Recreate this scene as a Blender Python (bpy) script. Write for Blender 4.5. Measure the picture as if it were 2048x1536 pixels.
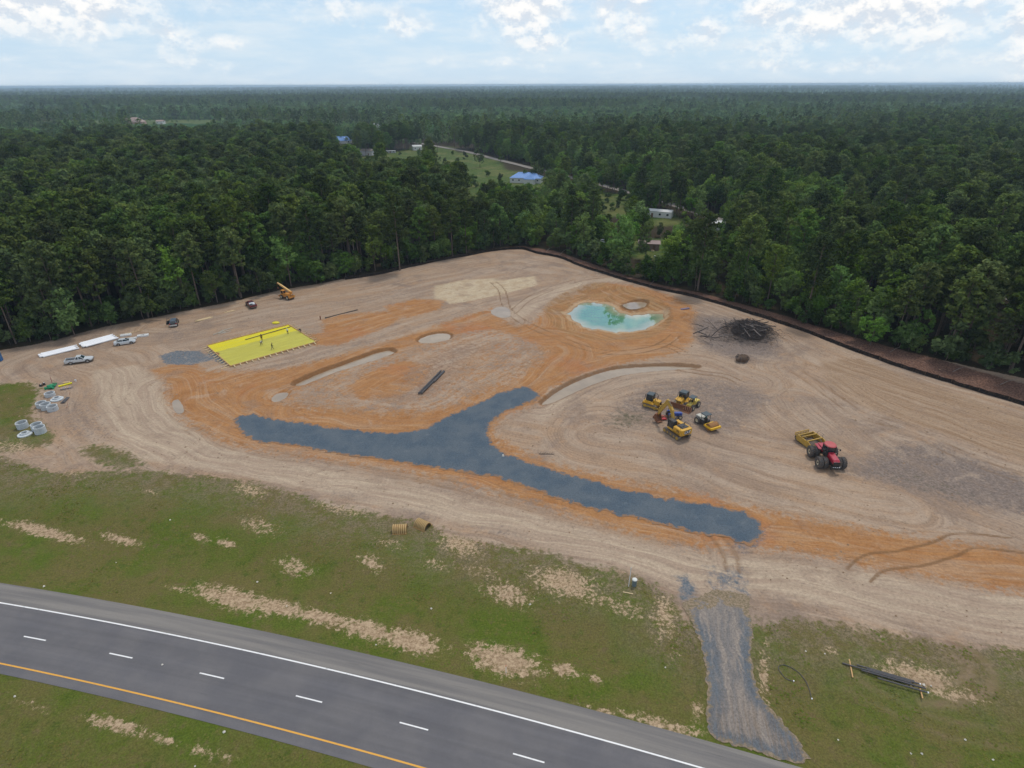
import bpy, bmesh, math, random
import numpy as np
from mathutils import Vector, Matrix, geometry

for _o in list(bpy.data.objects):
    bpy.data.objects.remove(_o, do_unlink=True)
scene = bpy.context.scene
col = scene.collection
PI = math.pi
R = math.radians

# ------------------------------------------------------------------ camera
FPX, CAM_H, HORIZON, ROLL = 1183.0, 59.4, 169.0, math.atan(7 / 2048.0)
PITCH = math.atan((768 - HORIZON) / FPX)
cd = bpy.data.cameras.new('camera')
cam = bpy.data.objects.new('camera', cd)
col.objects.link(cam)
cd.sensor_width = 36.0
cd.lens = 36.0 * FPX / 2048.0
cd.clip_start, cd.clip_end = 0.5, 60000.0
_f = Vector((0, math.cos(PITCH), -math.sin(PITCH)))
_u = Vector((0, math.sin(PITCH), math.cos(PITCH)))
_r = Vector((1, 0, 0))
_rt = _r * math.cos(ROLL) - _u * math.sin(ROLL)
_up = _r * math.sin(ROLL) + _u * math.cos(ROLL)
_m = Matrix((_rt, _up, -_f)).transposed().to_4x4()
_m.translation = Vector((0, 0, CAM_H))
cam.matrix_world = _m
scene.camera = cam

SUN_EL, SUN_AZ = R(63), R(32)      # azimuth measured clockwise from +Y (view direction)
# ------------------------------------------------------------------ render settings
scene.render.engine = 'CYCLES'
cy = scene.cycles
cy.max_bounces, cy.diffuse_bounces, cy.glossy_bounces = 5, 2, 2
cy.transmission_bounces, cy.transparent_max_bounces, cy.volume_bounces = 2, 4, 0
cy.caustics_reflective = cy.caustics_refractive = False
cy.use_denoising = True
cy.use_adaptive_sampling = True
cy.adaptive_threshold = 0.02
vs = scene.view_settings
vs.view_transform, vs.look, vs.exposure, vs.gamma = 'Standard', 'None', -0.1, 1.0
vs.use_curve_mapping = False


# ------------------------------------------------------------------ node helpers
class NT:
    def __init__(s, tree):
        s.t = tree
        s.n = tree.nodes
        s.l = tree.links
        s.n.clear()

    def node(s, typ, **kw):
        n = s.n.new(typ)
        for k, v in kw.items():
            setattr(n, k, v)
        return n

    def put(s, sock, val):
        if val is None:
            return
        if isinstance(val, bpy.types.NodeSocket):
            s.l.new(val, sock)
        else:
            if sock.type == 'RGBA' and len(val) == 3:
                val = (*val, 1.0)
            sock.default_value = val

    def math(s, op, a, b=None, c=None, clamp=False):
        n = s.node('ShaderNodeMath', operation=op, use_clamp=clamp)
        s.put(n.inputs[0], a); s.put(n.inputs[1], b); s.put(n.inputs[2], c)
        return n.outputs[0]

    def vmath(s, op, a, b=None):
        n = s.node('ShaderNodeVectorMath', operation=op)
        s.put(n.inputs[0], a); s.put(n.inputs[1], b)
        return n.outputs[0]

    def mix(s, fac, a, b, blend='MIX'):
        n = s.node('ShaderNodeMix', data_type='RGBA', blend_type=blend)
        s.put(n.inputs[0], fac); s.put(n.inputs[6], a); s.put(n.inputs[7], b)
        return n.outputs[2]

    def noise(s, vec, scale, detail=3.0, rough=0.55, dist=0.0, dims='3D'):
        n = s.node('ShaderNodeTexNoise', noise_dimensions=dims)
        s.put(n.inputs['Vector'], vec)
        n.inputs['Scale'].default_value = scale
        n.inputs['Detail'].default_value = detail
        n.inputs['Roughness'].default_value = rough
        n.inputs['Distortion'].default_value = dist
        return n.outputs['Fac']

    def ramp(s, fac, lo, hi, a=0.0, b=1.0, smooth=True):
        n = s.node('ShaderNodeMapRange', interpolation_type='SMOOTHSTEP' if smooth else 'LINEAR')
        s.put(n.inputs[0], fac)
        n.inputs[1].default_value, n.inputs[2].default_value = lo, hi
        n.inputs[3].default_value, n.inputs[4].default_value = a, b
        return n.outputs[0]

    def attr(s, name, vec=False):
        n = s.node('ShaderNodeAttribute', attribute_name=name)
        return n.outputs['Vector' if vec else 'Fac']

    def xyz(s, v):
        n = s.node('ShaderNodeSeparateXYZ')
        s.put(n.inputs[0], v)
        return n.outputs

    def comb(s, x, y, z=0.0):
        n = s.node('ShaderNodeCombineXYZ')
        s.put(n.inputs[0], x); s.put(n.inputs[1], y); s.put(n.inputs[2], z)
        return n.outputs[0]


def lin(r, g=None, b=None):
    """8-bit picture colour -> linear reflectance"""
    if g is None:
        r, g, b = r
    return tuple((c / 255 / 12.92) if c / 255 <= 0.04045 else ((c / 255 + 0.055) / 1.055) ** 2.4 for c in (r, g, b))


# ------------------------------------------------------------------ world: sky with summer cumulus
world = bpy.data.worlds.new('World')
scene.world = world
world.use_nodes = True
w = NT(world.node_tree)
sky = w.node('ShaderNodeTexSky', sky_type='NISHITA')
sky.sun_disc = False
sky.sun_elevation = SUN_EL
sky.sun_rotation = SUN_AZ
sky.altitude = 100
sky.air_density, sky.dust_density, sky.ozone_density = 1.0, 0.15, 2.0
SKY_STRENGTH = 0.13
HAZE = 0.00012
tc = w.node('ShaderNodeTexCoord').outputs['Generated']
dx, dy, dz = w.xyz(tc)
az = w.math('ARCTAN2', dx, dy)
el = w.math('ARCSINE', dz)
wob = w.noise(w.vmath('MULTIPLY', tc, (1, 1, 1.6)), 14.0, 4.0, 0.6)
puff = w.noise(w.vmath('MULTIPLY', tc, (1, 1, 1.5)), 34.0, 7.0, 0.62)
puff_up = w.noise(w.vmath('MULTIPLY', w.vmath('ADD', tc, (0, 0, 0.011)), (1, 1, 1.5)), 34.0, 7.0, 0.62)
# cloud field over the whole sky, plus the clouds that stand in view at their own bearings
field = w.ramp(w.noise(w.vmath('MULTIPLY', tc, (1, 1, 2.6)), 3.2, 5.0, 0.55), 0.34, 0.60, 0.0, 0.95)
field = w.math('MULTIPLY', field, w.ramp(el, 0.02, 0.16))
cov = field
CLOUDS = [  # picture x, y of centre, half width, half height, weight
    (230, 25, 190, 36, 1.0), (60, 35, 90, 26, .7), (455, 75, 45, 34, .75), (520, 95, 60, 14, .6),
    (850, 62, 44, 26, .75), (760, 30, 90, 18, .5), (1045, 40, 70, 46, 1.0), (1070, 95, 80, 20, .7),
    (1190, 45, 32, 44, .9), (1235, 55, 34, 46, .85), (1355, 75, 46, 24, .75), (1455, 45, 55, 30, .9),
    (1560, 60, 90, 40, .9), (1700, 45, 120, 42, 1.0), (1500, 105, 150, 18, .6), (1960, 50, 80, 60, 1.05),
    (1850, 20, 120, 22, .8), (2010, 100, 70, 24, .7), (620, 60, 80, 16, .35), (170, 70, 60, 14, .5),
    (1330, 110, 120, 14, .4), (930, 110, 70, 12, .3), (1000, 132, 150, 13, .5), (1600, 136, 220, 15, .55), (440, 128, 130, 11, .45), (1880, 128, 140, 16, .55), (90, 118, 90, 12, .4)]
for (px, py, hw, hh, wt) in CLOUDS:
    a0, e0 = math.atan((px - 1024) / (FPX * 0.985)), math.atan((171 - py) / (FPX * 1.13)) * math.cos(math.atan((px - 1024) / FPX))
    sw, sh = hw / FPX * 1.3 * math.cos(a0), hh / FPX * 1.3
    u = w.math('MULTIPLY', w.math('SUBTRACT', az, a0), 1 / sw)
    v = w.math('MULTIPLY', w.math('SUBTRACT', el, e0), 1 / sh)
    d2 = w.math('ADD', w.math('MULTIPLY', u, u), w.math('MULTIPLY', v, v))
    g = w.math('MULTIPLY', w.math('EXPONENT', w.math('MULTIPLY', d2, -0.8)), wt)
    cov = w.math('MAXIMUM', cov, g)
dens = w.math('ADD', cov, w.math('ADD', w.math('MULTIPLY', w.math('SUBTRACT', wob, 0.5), 0.85),
                                 w.math('MULTIPLY', w.math('SUBTRACT', puff, 0.5), 1.0)))
alpha = w.ramp(dens, 0.28, 1.05)
lit = w.ramp(w.math('SUBTRACT', puff, puff_up), -0.11, 0.10)
ccol = w.mix(lit, (0.76, 0.83, 0.92), (1.10, 1.09, 1.07))
thin = w.ramp(w.noise(w.vmath('MULTIPLY', tc, (1, 1, 5.0)), 9.0, 5.0, 0.6), 0.36, 0.72, 0.0, 0.6)
base = w.mix(1.0, sky.outputs[0], (SKY_STRENGTH,) * 3, 'MULTIPLY')
base = w.mix(w.ramp(el, 0.30, 0.0, 0.15, 0.85), base, (0.60, 0.79, 1.0))      # summer haze veil, even all round
base = w.mix(thin, base, (0.86, 0.94, 1.0))
fin = w.mix(alpha, base, ccol)
bg = w.node('ShaderNodeBackground')
w.put(bg.inputs[0], fin)
bg.inputs[1].default_value = 1.0
wo = w.node('ShaderNodeOutputWorld')
w.l.new(bg.outputs[0], wo.inputs[0])

# ------------------------------------------------------------------ sun behind thin cloud
sl = bpy.data.lights.new('sun', 'SUN')
sl.energy, sl.angle, sl.color = 1.95, R(8), (1.0, 0.93, 0.82)
sun = bpy.data.objects.new('sun', sl)
col.objects.link(sun)
_sd = Vector((math.sin(SUN_AZ) * math.cos(SUN_EL), math.cos(SUN_AZ) * math.cos(SUN_EL), math.sin(SUN_EL)))
sun.rotation_euler = _sd.to_track_quat('Z', 'Y').to_euler()
sun.location = (0, 0, 200)


# ------------------------------------------------------------------ where a spot of the photograph stands on the ground
def at(px, py, z=0.0):
    x0, y0 = (px - 1024) / FPX, (768 - py) / FPX
    c, s = math.cos(ROLL), math.sin(ROLL)
    x, y = c * x0 + s * y0, -s * x0 + c * y0
    fw = math.cos(PITCH) + y * math.sin(PITCH)
    up = -math.sin(PITCH) + y * math.cos(PITCH)
    t = (z - CAM_H) / up
    return (x * t, fw * t)


def ats(pts, z=0.0):
    return np.array([at(x, y, z) for x, y in pts])


def pic(x, y, z):
    """where a point of the place falls in the photograph (only used to keep trees from hiding what stands open)"""
    d = Vector((x, y, z - CAM_H))
    dp = d.dot(_f)
    return 1024 + FPX * d.dot(_rt) / dp, 768 - FPX * d.dot(_up) / dp


# ------------------------------------------------------------------ numpy noise and distances
def vnoise(x, y, seed=0):
    xi, yi = np.floor(x).astype(np.int64), np.floor(y).astype(np.int64)
    xf, yf = x - xi, y - yi
    u, v = xf * xf * (3 - 2 * xf), yf * yf * (3 - 2 * yf)

    def h(a, b):
        n = (a * 374761393 + b * 668265263 + seed * 974711) & 0x7fffffff
        n = ((n ^ (n >> 13)) * 1274126177) & 0x7fffffff
        return ((n ^ (n >> 16)) & 0xffff) / 65535.0
    return (h(xi, yi) * (1 - u) + h(xi + 1, yi) * u) * (1 - v) + (h(xi, yi + 1) * (1 - u) + h(xi + 1, yi + 1) * u) * v


def fbm(x, y, seed=0, oct=4):
    s, a, t = 0, 0.5, 0
    for i in range(oct):
        s = s + a * vnoise(x * 2 ** i, y * 2 ** i, seed + i * 7)
        t += a
        a *= 0.5
    return s / t


def seg_dist(x, y, pts, closed):
    """distance to a polyline, arc length of the nearest spot, side sign"""
    best = np.full(x.shape, 1e18)
    arc = np.zeros(x.shape)
    sgn = np.ones(x.shape)
    n = len(pts)
    acc = 0.0
    for i in range(n if closed else n - 1):
        a, b = pts[i], pts[(i + 1) % n]
        ab = b - a
        L2 = float(ab @ ab) + 1e-12
        px_, py_ = x - a[0], y - a[1]
        t = np.clip((px_ * ab[0] + py_ * ab[1]) / L2, 0, 1)
        ex, ey = px_ - t * ab[0], py_ - t * ab[1]
        d = ex * ex + ey * ey
        m = d < best
        best = np.where(m, d, best)
        arc = np.where(m, acc + t * math.sqrt(L2), arc)
        sgn = np.where(m, np.sign(ab[0] * py_ - ab[1] * px_), sgn)
        acc += math.sqrt(L2)
    return np.sqrt(best), arc, sgn


def inside(x, y, poly):
    c = np.zeros(x.shape, bool)
    n = len(poly)
    for i in range(n):
        (x1, y1), (x2, y2) = poly[i], poly[(i + 1) % n]
        if y1 == y2:
            continue
        k = ((y1 > y) != (y2 > y)) & (x < (x2 - x1) * (y - y1) / (y2 - y1) + x1)
        c ^= k
    return c


def sd(x, y, poly, margin=12.0):
    """signed distance, negative inside; points far outside the box get +margin"""
    out = np.full(x.shape, float(margin))
    lo, hi = poly.min(0) - margin, poly.max(0) + margin
    m = (x > lo[0]) & (x < hi[0]) & (y > lo[1]) & (y < hi[1])
    if m.any():
        xs, ys = x[m], y[m]
        d, _, _ = seg_dist(xs, ys, poly, True)
        out[m] = np.where(inside(xs, ys, poly), -d, d)
    return out


def sstep(a, b, v):
    t = np.clip((v - a) / (b - a), 0, 1)
    return t * t * (3 - 2 * t)


def smooth_poly(pts, n=4, closed=True):
    """Catmull-Rom"""
    p = np.array(pts, float)
    N = len(p)
    out = []
    for i in range(N if closed else N - 1):
        if closed:
            a, b, c, d = p[(i - 1) % N], p[i], p[(i + 1) % N], p[(i + 2) % N]
        else:
            a, b, c, d = p[max(i - 1, 0)], p[i], p[i + 1], p[min(i + 2, N - 1)]
        for k in range(n):
            t = k / n
            out.append(0.5 * ((2 * b) + (-a + c) * t + (2 * a - 5 * b + 4 * c - d) * t * t + (-a + 3 * b - 3 * c + d) * t ** 3))
    if not closed:
        out.append(p[-1])
    return np.array(out)


# ------------------------------------------------------------------ object helpers
def tag(o, label=None, cat=None, group=None, kind=None):
    if label: o['label'] = label
    if cat: o['category'] = cat
    if group: o['group'] = group
    if kind: o['kind'] = kind
    return o


def link(name, mesh, parent=None, mats=None):
    o = bpy.data.objects.new(name, mesh)
    col.objects.link(o)
    if parent is not None:
        o.parent = parent
    if mats is not None:
        for m in (mats if isinstance(mats, (list, tuple)) else [mats]):
            mesh.materials.append(m)
    return o


def empty(name, loc, rz=0.0, label=None, cat=None, group=None):
    o = bpy.data.objects.new(name, None)
    o.empty_display_size = 0.3
    col.objects.link(o)
    o.location = loc
    o.rotation_euler = (0, 0, rz)
    return tag(o, label, cat, group)


def np_mesh(name, V, Q, mi=None, smooth=False):
    """V (n,3); Q (m,k) with k = 3 or 4"""
    me = bpy.data.meshes.new(name)
    V = np.asarray(V, np.float32); Q = np.asarray(Q, np.int32)
    k = Q.shape[1]
    me.vertices.add(len(V)); me.vertices.foreach_set('co', V.ravel())
    me.loops.add(Q.size); me.loops.foreach_set('vertex_index', Q.ravel())
    me.polygons.add(len(Q))
    me.polygons.foreach_set('loop_start', np.arange(0, Q.size, k, dtype=np.int32))
    if mi is not None:
        me.polygons.foreach_set('material_index', np.asarray(mi, np.int32))
    if smooth:
        me.polygons.foreach_set('use_smooth', np.ones(len(Q), bool))
    me.update(calc_edges=True)
    me.validate()
    return me


class MB:
    """collects shapes; build() links them as one mesh object"""
    def __init__(s):
        s.v, s.f = [], []

    def add(s, vs, fs):
        k = len(s.v)
        s.v += [tuple(v) for v in vs]
        s.f += [tuple(i + k for i in f) for f in fs]
        return s

    def box(s, c, d, rot=(0, 0, 0), tx=1.0, ty=1.0, sx=0.0):
        """centre, size; tx, ty shrink the top, sx shifts the top along x"""
        hx, hy, hz = d[0] / 2, d[1] / 2, d[2] / 2
        vs = [(-hx, -hy, -hz), (hx, -hy, -hz), (hx, hy, -hz), (-hx, hy, -hz),
              (-hx * tx + sx, -hy * ty, hz), (hx * tx + sx, -hy * ty, hz), (hx * tx + sx, hy * ty, hz), (-hx * tx + sx, hy * ty, hz)]
        m = Matrix.Rotation(rot[2], 3, 'Z') @ Matrix.Rotation(rot[1], 3, 'Y') @ Matrix.Rotation(rot[0], 3, 'X')
        vs = [m @ Vector(v) + Vector(c) for v in vs]
        return s.add(vs, [(3, 2, 1, 0), (4, 5, 6, 7), (0, 1, 5, 4), (1, 2, 6, 5), (2, 3, 7, 6), (3, 0, 4, 7)])

    def prism(s, prof, y0, y1, inset=None):
        """profile (x, z) drawn out along y; inset = list of inner points for bevelled side"""
        n = len(prof)
        a = [(x, y0, z) for x, z in prof]
        b = [(x, y1, z) for x, z in prof]
        fs = [tuple(range(n)), tuple(range(2 * n - 1, n - 1, -1))]
        fs += [(i, i + n, (i + 1) % n + n, (i + 1) % n) for i in range(n)]
        return s.add(a + b, fs)

    def bprism(s, prof, y0, y1, bev=0.08):
        """prism with chamfered sides"""
        cx = sum(p[0] for p in prof) / len(prof); cz = sum(p[1] for p in prof) / len(prof)
        X = max(abs(p[0] - cx) for p in prof); Z = max(abs(p[1] - cz) for p in prof)
        small = [(cx + (x - cx) * (1 - bev / X), cz + (z - cz) * (1 - bev / Z)) for x, z in prof]
        b = math.copysign(bev, y1 - y0)
        rings = [[(x, y0, z) for x, z in small], [(x, y0 + b, z) for x, z in prof],
                 [(x, y1 - b, z) for x, z in prof], [(x, y1, z) for x, z in small]]
        return s.loft(rings)

    def loft(s, rings, cap=True, closed=True):
        n = len(rings[0])
        vs = [p for r in rings for p in r]
        fs = []
        for k in range(len(rings) - 1):
            for i in range(n if closed else n - 1):
                j = (i + 1) % n
                fs.append((k * n + i, k * n + j, (k + 1) * n + j, (k + 1) * n + i))
        if cap:
            fs.append(tuple(range(n - 1, -1, -1)))
            fs.append(tuple(range((len(rings) - 1) * n, len(rings) * n)))
        return s.add(vs, fs)

    def cyl(s, p0, p1, r0, r1=None, n=12, cap=True):
        p0, p1 = Vector(p0), Vector(p1)
        r1 = r0 if r1 is None else r1
        d = (p1 - p0).normalized()
        u = d.orthogonal().normalized()
        v = d.cross(u)
        rr = [[p + (u * math.cos(2 * PI * i / n) + v * math.sin(2 * PI * i / n)) * r for i in range(n)] for p, r in ((p0, r0), (p1, r1))]
        return s.loft(rr, cap)

    def bar(s, p0, p1, wd, ht):
        p0, p1 = Vector(p0), Vector(p1)
        d = (p1 - p0).normalized()
        u = Vector((0, 0, 1)).cross(d)
        u = u.normalized() if u.length > 1e-4 else Vector((0, 1, 0))
        v = d.cross(u)
        q = [(-1, -1), (1, -1), (1, 1), (-1, 1)]
        return s.loft([[p + u * a * wd / 2 + v * b * ht / 2 for a, b in q] for p in (p0, p1)])

    def path(s, pts, r, n=8):
        P = [Vector(p) for p in pts]
        rings = []
        for i, p in enumerate(P):
            d = (P[min(i + 1, len(P) - 1)] - P[max(i - 1, 0)]).normalized()
            u = Vector((0, 0, 1)).cross(d)
            u = u.normalized() if u.length > 1e-3 else Vector((1, 0, 0))
            v = d.cross(u)
            rr = r[i] if isinstance(r, (list, tuple)) else r
            rings.append([p + (u * math.cos(2 * PI * k / n) + v * math.sin(2 * PI * k / n)) * rr for k in range(n)])
        return s.loft(rings)

    def ring(s, prof, n=24, c=(0, 0, 0), axis='Z'):
        """closed profile (r, h) turned about an axis"""
        rr = []
        for i in range(n):
            a = 2 * PI * i / n
            ca, sa = math.cos(a), math.sin(a)
            if axis == 'Z':
                rr.append([(c[0] + q * ca, c[1] + q * sa, c[2] + h) for q, h in prof])
            else:   # about Y
                rr.append([(c[0] + q * ca, c[1] + h, c[2] + q * sa) for q, h in prof])
        rr.append(rr[0])
        return s.loft(rr, cap=False)

    def build(s, name, mat, parent=None, smooth=False):
        me = bpy.data.meshes.new(name)
        me.from_pydata(s.v, [], s.f)
        bm = bmesh.new(); bm.from_mesh(me)
        bmesh.ops.remove_doubles(bm, verts=bm.verts, dist=1e-5)
        bmesh.ops.recalc_face_normals(bm, faces=bm.faces)
        bm.to_mesh(me); bm.free()
        if smooth:
            me.polygons.foreach_set('use_smooth', np.ones(len(me.polygons), bool))
            try:
                me.set_sharp_from_angle(angle=R(35))
            except Exception:
                pass
        return link(name, me, parent, mat)


# ------------------------------------------------------------------ plain materials
MATS = {}


def mat(name, c, rough=0.6, metal=0.0, var=0.15, scale=3.0, spec=0.5, dirt=0.0, coat=0.0, bump=0.0):
    if name in MATS:
        return MATS[name]
    m = bpy.data.materials.new(name)
    m.use_nodes = True
    t = NT(m.node_tree)
    o = t.node('ShaderNodeTexCoord').outputs['Object']
    n1 = t.noise(o, scale, 4.0, 0.6)
    f = t.ramp(n1, 0.3, 0.7, 1 - var, 1 + var * 0.6, smooth=False)
    cc = t.mix(1.0, c, t.comb(f, f, f), 'MULTIPLY')
    if dirt > 0:
        d = t.ramp(t.noise(o, 2.1, 5.0, 0.65), 0.45, 0.72, 0.0, dirt)
        cc = t.mix(d, cc, lin(140, 112, 84))
    p = t.node('ShaderNodeBsdfPrincipled')
    t.put(p.inputs['Base Color'], cc)
    t.put(p.inputs['Roughness'], t.ramp(n1, 0.3, 0.7, rough * 0.85, min(1, rough * 1.2), smooth=False))
    p.inputs['Metallic'].default_value = metal
    p.inputs['Specular IOR Level'].default_value = spec
    p.inputs['Coat Weight'].default_value = coat
    if bump > 0:
        b = t.node('ShaderNodeBump')
        b.inputs['Strength'].default_value = bump
        b.inputs['Distance'].default_value = 0.05
        t.put(b.inputs['Height'], t.noise(o, scale * 6, 4.0, 0.6))
        t.l.new(b.outputs[0], p.inputs['Normal'])
    out = t.node('ShaderNodeOutputMaterial')
    t.l.new(p.outputs[0], out.inputs[0])
    MATS[name] = m
    return m
# ================================================================== LAYOUT OF THE PLACE (metres, from spots read off the photograph)
# highway lines: y as a quadratic of x
def road_fit(pts):
    p = ats(pts)
    return np.polyfit(p[:, 0], p[:, 1], 2)


HW_TOP = road_fit([(0, 1166), (88, 1182), (190, 1197), (264, 1210), (381, 1233), (498, 1255), (600, 1277), (756, 1310), (873, 1340), (971, 1367), (1069, 1392), (1155, 1420), (1300, 1455), (1406, 1476), (1500, 1502), (1565, 1524)])
HW_WHITE = road_fit([(0, 1206), (146, 1231), (293, 1259), (450, 1292), (600, 1326), (740, 1359), (873, 1392), (1108, 1453), (1280, 1500), (1400, 1536)])
HW_DASH = road_fit([(69, 1277), (241, 1311), (424, 1352), (618, 1399), (829, 1452), (1058, 1517)])
HW_YELLOW = road_fit([(0, 1328), (146, 1357), (293, 1390), (450, 1430), (600, 1471), (850, 1536)])
HW_BOT = road_fit([(0, 1349), (110, 1370), (205, 1393), (381, 1436), (500, 1468), (600, 1496), (750, 1536)])


def strip(c_lo, c_hi, x0, x1, n=80, grow=0.0):
    xs = np.linspace(x0, x1, n)
    a = np.stack([xs, np.polyval(c_lo, xs) - grow], 1)
    b = np.stack([xs[::-1], np.polyval(c_hi, xs[::-1]) + grow], 1)
    return np.concatenate([a, b])


HIGHWAY = strip(HW_BOT, HW_TOP, -150, 75)

GRAVEL_Y = ats([(468, 837), (478, 831), (513, 827), (533, 835), (587, 842), (650, 852), (712, 859), (752, 864), (790, 866), (822, 863), (853, 854),
                (888, 835), (927, 817), (966, 800), (994, 786), (1025, 776), (1060, 772), (1066, 780), (1083, 790), (1072, 800), (1041, 811), (1009, 825),
                (986, 843), (976, 860), (980, 878), (990, 891), (1017, 909), (1064, 925), (1123, 942), (1200, 964), (1260, 980), (1340, 996), (1420, 1008),
                (1490, 1022), (1520, 1042), (1528, 1072), (1502, 1090), (1468, 1082), (1430, 1070), (1395, 1068), (1320, 1048), (1250, 1033), (1200, 1022),
                (1123, 1001), (1044, 970), (978, 952), (908, 942), (830, 930), (751, 917), (673, 907), (595, 891), (517, 884), (490, 872), (472, 856)])
DRIVE = ats([(1364, 1208), (1384, 1247), (1400, 1285), (1411, 1330), (1414, 1379), (1413, 1427), (1416, 1460), (1429, 1480), (1465, 1490), (1500, 1500), (1530, 1510), (1565, 1521),
             (1600, 1530), (1620, 1518), (1590, 1473), (1548, 1424), (1519, 1389), (1507, 1347), (1502, 1298), (1505, 1266), (1500, 1221), (1498, 1192),
             (1455, 1182), (1426, 1180), (1400, 1192), (1380, 1200)])
WATER_Z = -1.9
POND = smooth_poly(ats([(1140, 632), (1150, 616), (1170, 607), (1195, 606), (1222, 613), (1237, 625), (1262, 631), (1300, 628), (1330, 631), (1318, 645), (1296, 656), (1262, 664), (1225, 663), (1190, 657), (1160, 648)], WATER_Z), 4)
POND = POND + np.random.default_rng(6).normal(size=POND.shape) * .38
PIT = smooth_poly(ats([(1098, 640), (1090, 612), (1130, 582), (1190, 566), (1225, 568), (1290, 585), (1330, 605), (1345, 628), (1338, 652), (1300, 674), (1240, 682), (1170, 678), (1120, 662)]), 3)
PUDDLES = [  # name part, outline, depth below ground
    ([(592, 770), (640, 748), (700, 726), (750, 708), (776, 702), (788, 706), (778, 714), (730, 730), (680, 746), (620, 770), (602, 775)], 0.62, 'long milky brown puddle in the straight ditch by the gravel road'),
    ([(838, 682), (856, 672), (885, 667), (899, 671), (895, 680), (870, 686), (852, 687)], 0.42, 'short pale puddle near the middle of the orange clay'),
    ([(1085, 808), (1130, 776), (1185, 752), (1240, 738), (1330, 733), (1395, 737), (1330, 742), (1250, 750), (1195, 766), (1140, 790), (1105, 806)], 0.52, 'long curved muddy puddle behind the gravel road end'),
    ([(546, 800), (549, 792), (562, 787), (575, 787), (571, 795), (556, 803)], 0.15, 'small round muddy puddle left of the long ditch puddle'),
    ([(347, 807), (353, 800), (362, 812), (364, 824), (357, 825), (350, 816)], 0.12, 'tiny bluish puddle in the wheel track on the left'),
    ([(983, 622), (1000, 614), (1016, 618), (1018, 632), (1005, 635), (990, 630)], 0.10, 'shallow pale puddle crossed by wheel tracks above the clay'),
    ([(1247, 610), (1270, 604), (1292, 606), (1286, 614), (1262, 618)], 1.3, 'small tan puddle on the ledge behind the turquoise pond'),
]
PUDDLES = [(smooth_poly(ats(p, -d), 3), d, lb) for p, d, lb in PUDDLES]

SLAB = ats([(413, 692), (577, 650), (630, 683), (465, 732)], 0.28)
SITE_EDGE = [(-160, 745), (0, 706), (70, 692), (160, 672), (260, 652), (350, 634), (480, 605), (560, 585), (620, 574), (700, 559), (800, 541), (900, 518), (1000, 499), (1045, 496),
             (1100, 507), (1160, 530), (1240, 556), (1320, 578), (1400, 598), (1500, 628), (1600, 660), (1700, 698), (1800, 735), (1900, 768), (2048, 812), (2300, 890)]
SILT = ats([(690, 560), (760, 549), (850, 528), (930, 513), (1000, 501), (1045, 499), (1075, 508), (1120, 517), (1160, 533), (1240, 558), (1320, 580), (1400, 598), (1500, 628), (1600, 660), (1700, 698), (1800, 735), (1900, 768), (2048, 812), (2250, 878)])
TREE_EDGE = ats([(-700, 800), (-160, 730), (0, 700), (70, 688), (160, 666), (260, 644), (350, 627), (480, 600), (560, 580), (620, 570), (700, 556), (800, 538), (900, 515), (1000, 496), (1045, 492),
                 (1110, 502), (1180, 526), (1250, 550), (1330, 572), (1410, 588), (1500, 612), (1600, 640), (1700, 672), (1800, 700), (1900, 724), (2048, 756), (2400, 840), (3200, 980)])
CLEAR = np.concatenate([TREE_EDGE, np.array([(400, -20), (400, -300), (-500, -300), (-500, -20)])])
GRASS_EDGE = [(-300, 870), (0, 912), (102, 946), (290, 940), (444, 956), (513, 966), (632, 1000), (700, 1017), (790, 1034), (861, 1048), (900, 1072), (990, 1090), (1108, 1106), (1150, 1126),
              (1205, 1137), (1283, 1158), (1322, 1181), (1350, 1205), (1372, 1240), (1420, 1245), (1507, 1247), (1542, 1243), (1590, 1236), (1700, 1250), (1821, 1272), (1901, 1291), (2048, 1300), (2500, 1340)]
_ge = ats(GRASS_EDGE)
GRASS = np.concatenate([_ge, np.array([(300, -20), (300, -300), (-500, -300), (-500, 60)])])
GRASS_PATCHES = [ats(p) for p in (
    [(-60, 770), (0, 768), (60, 764), (80, 780), (70, 806), (60, 830), (110, 872), (100, 890), (40, 905), (-60, 905)],
    [(160, 897), (190, 890), (235, 898), (275, 915), (290, 930), (240, 940), (190, 925)])]
CLAY = smooth_poly(ats([(330, 770), (420, 742), (560, 738), (700, 704), (860, 654), (985, 615), (1010, 642), (1060, 648), (1100, 610), (1150, 585), (1210, 566), (1300, 578), (1385, 612), (1392, 660), (1370, 700), (1300, 718),
             (1200, 740), (1100, 780), (1085, 805), (1010, 832), (990, 860), (1005, 882), (1100, 922), (1250, 958), (1400, 986), (1550, 1024), (1700, 1052), (1900, 1082), (2100, 1112), (2100, 1192), (1900, 1160), (1750, 1136),
             (1600, 1105), (1500, 1098), (1395, 1096), (1250, 1062), (1100, 1016), (900, 962), (700, 926), (520, 902), (420, 872), (350, 822)]), 2)
ISLAND = smooth_poly(ats([(548, 806), (600, 772), (780, 706), (900, 668), (990, 657), (1060, 680), (1098, 704), (1085, 728), (1035, 762), (940, 800), (850, 832), (700, 828), (580, 818)]), 2)
CLAY_BITS = [ats(p) for p in ([(690, 778), (750, 738), (810, 722), (868, 734), (850, 770), (800, 800), (720, 805)],
                              [(640, 640), (690, 628), (770, 622), (808, 632), (780, 652), (700, 672), (650, 668)],
                              [(768, 612), (830, 598), (890, 600), (880, 618), (820, 636), (780, 632)],
                              [(600, 672), (700, 655), (760, 660), (680, 690), (630, 692)],
                              [(300, 740), (380, 720), (420, 745), (360, 790)])]
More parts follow.
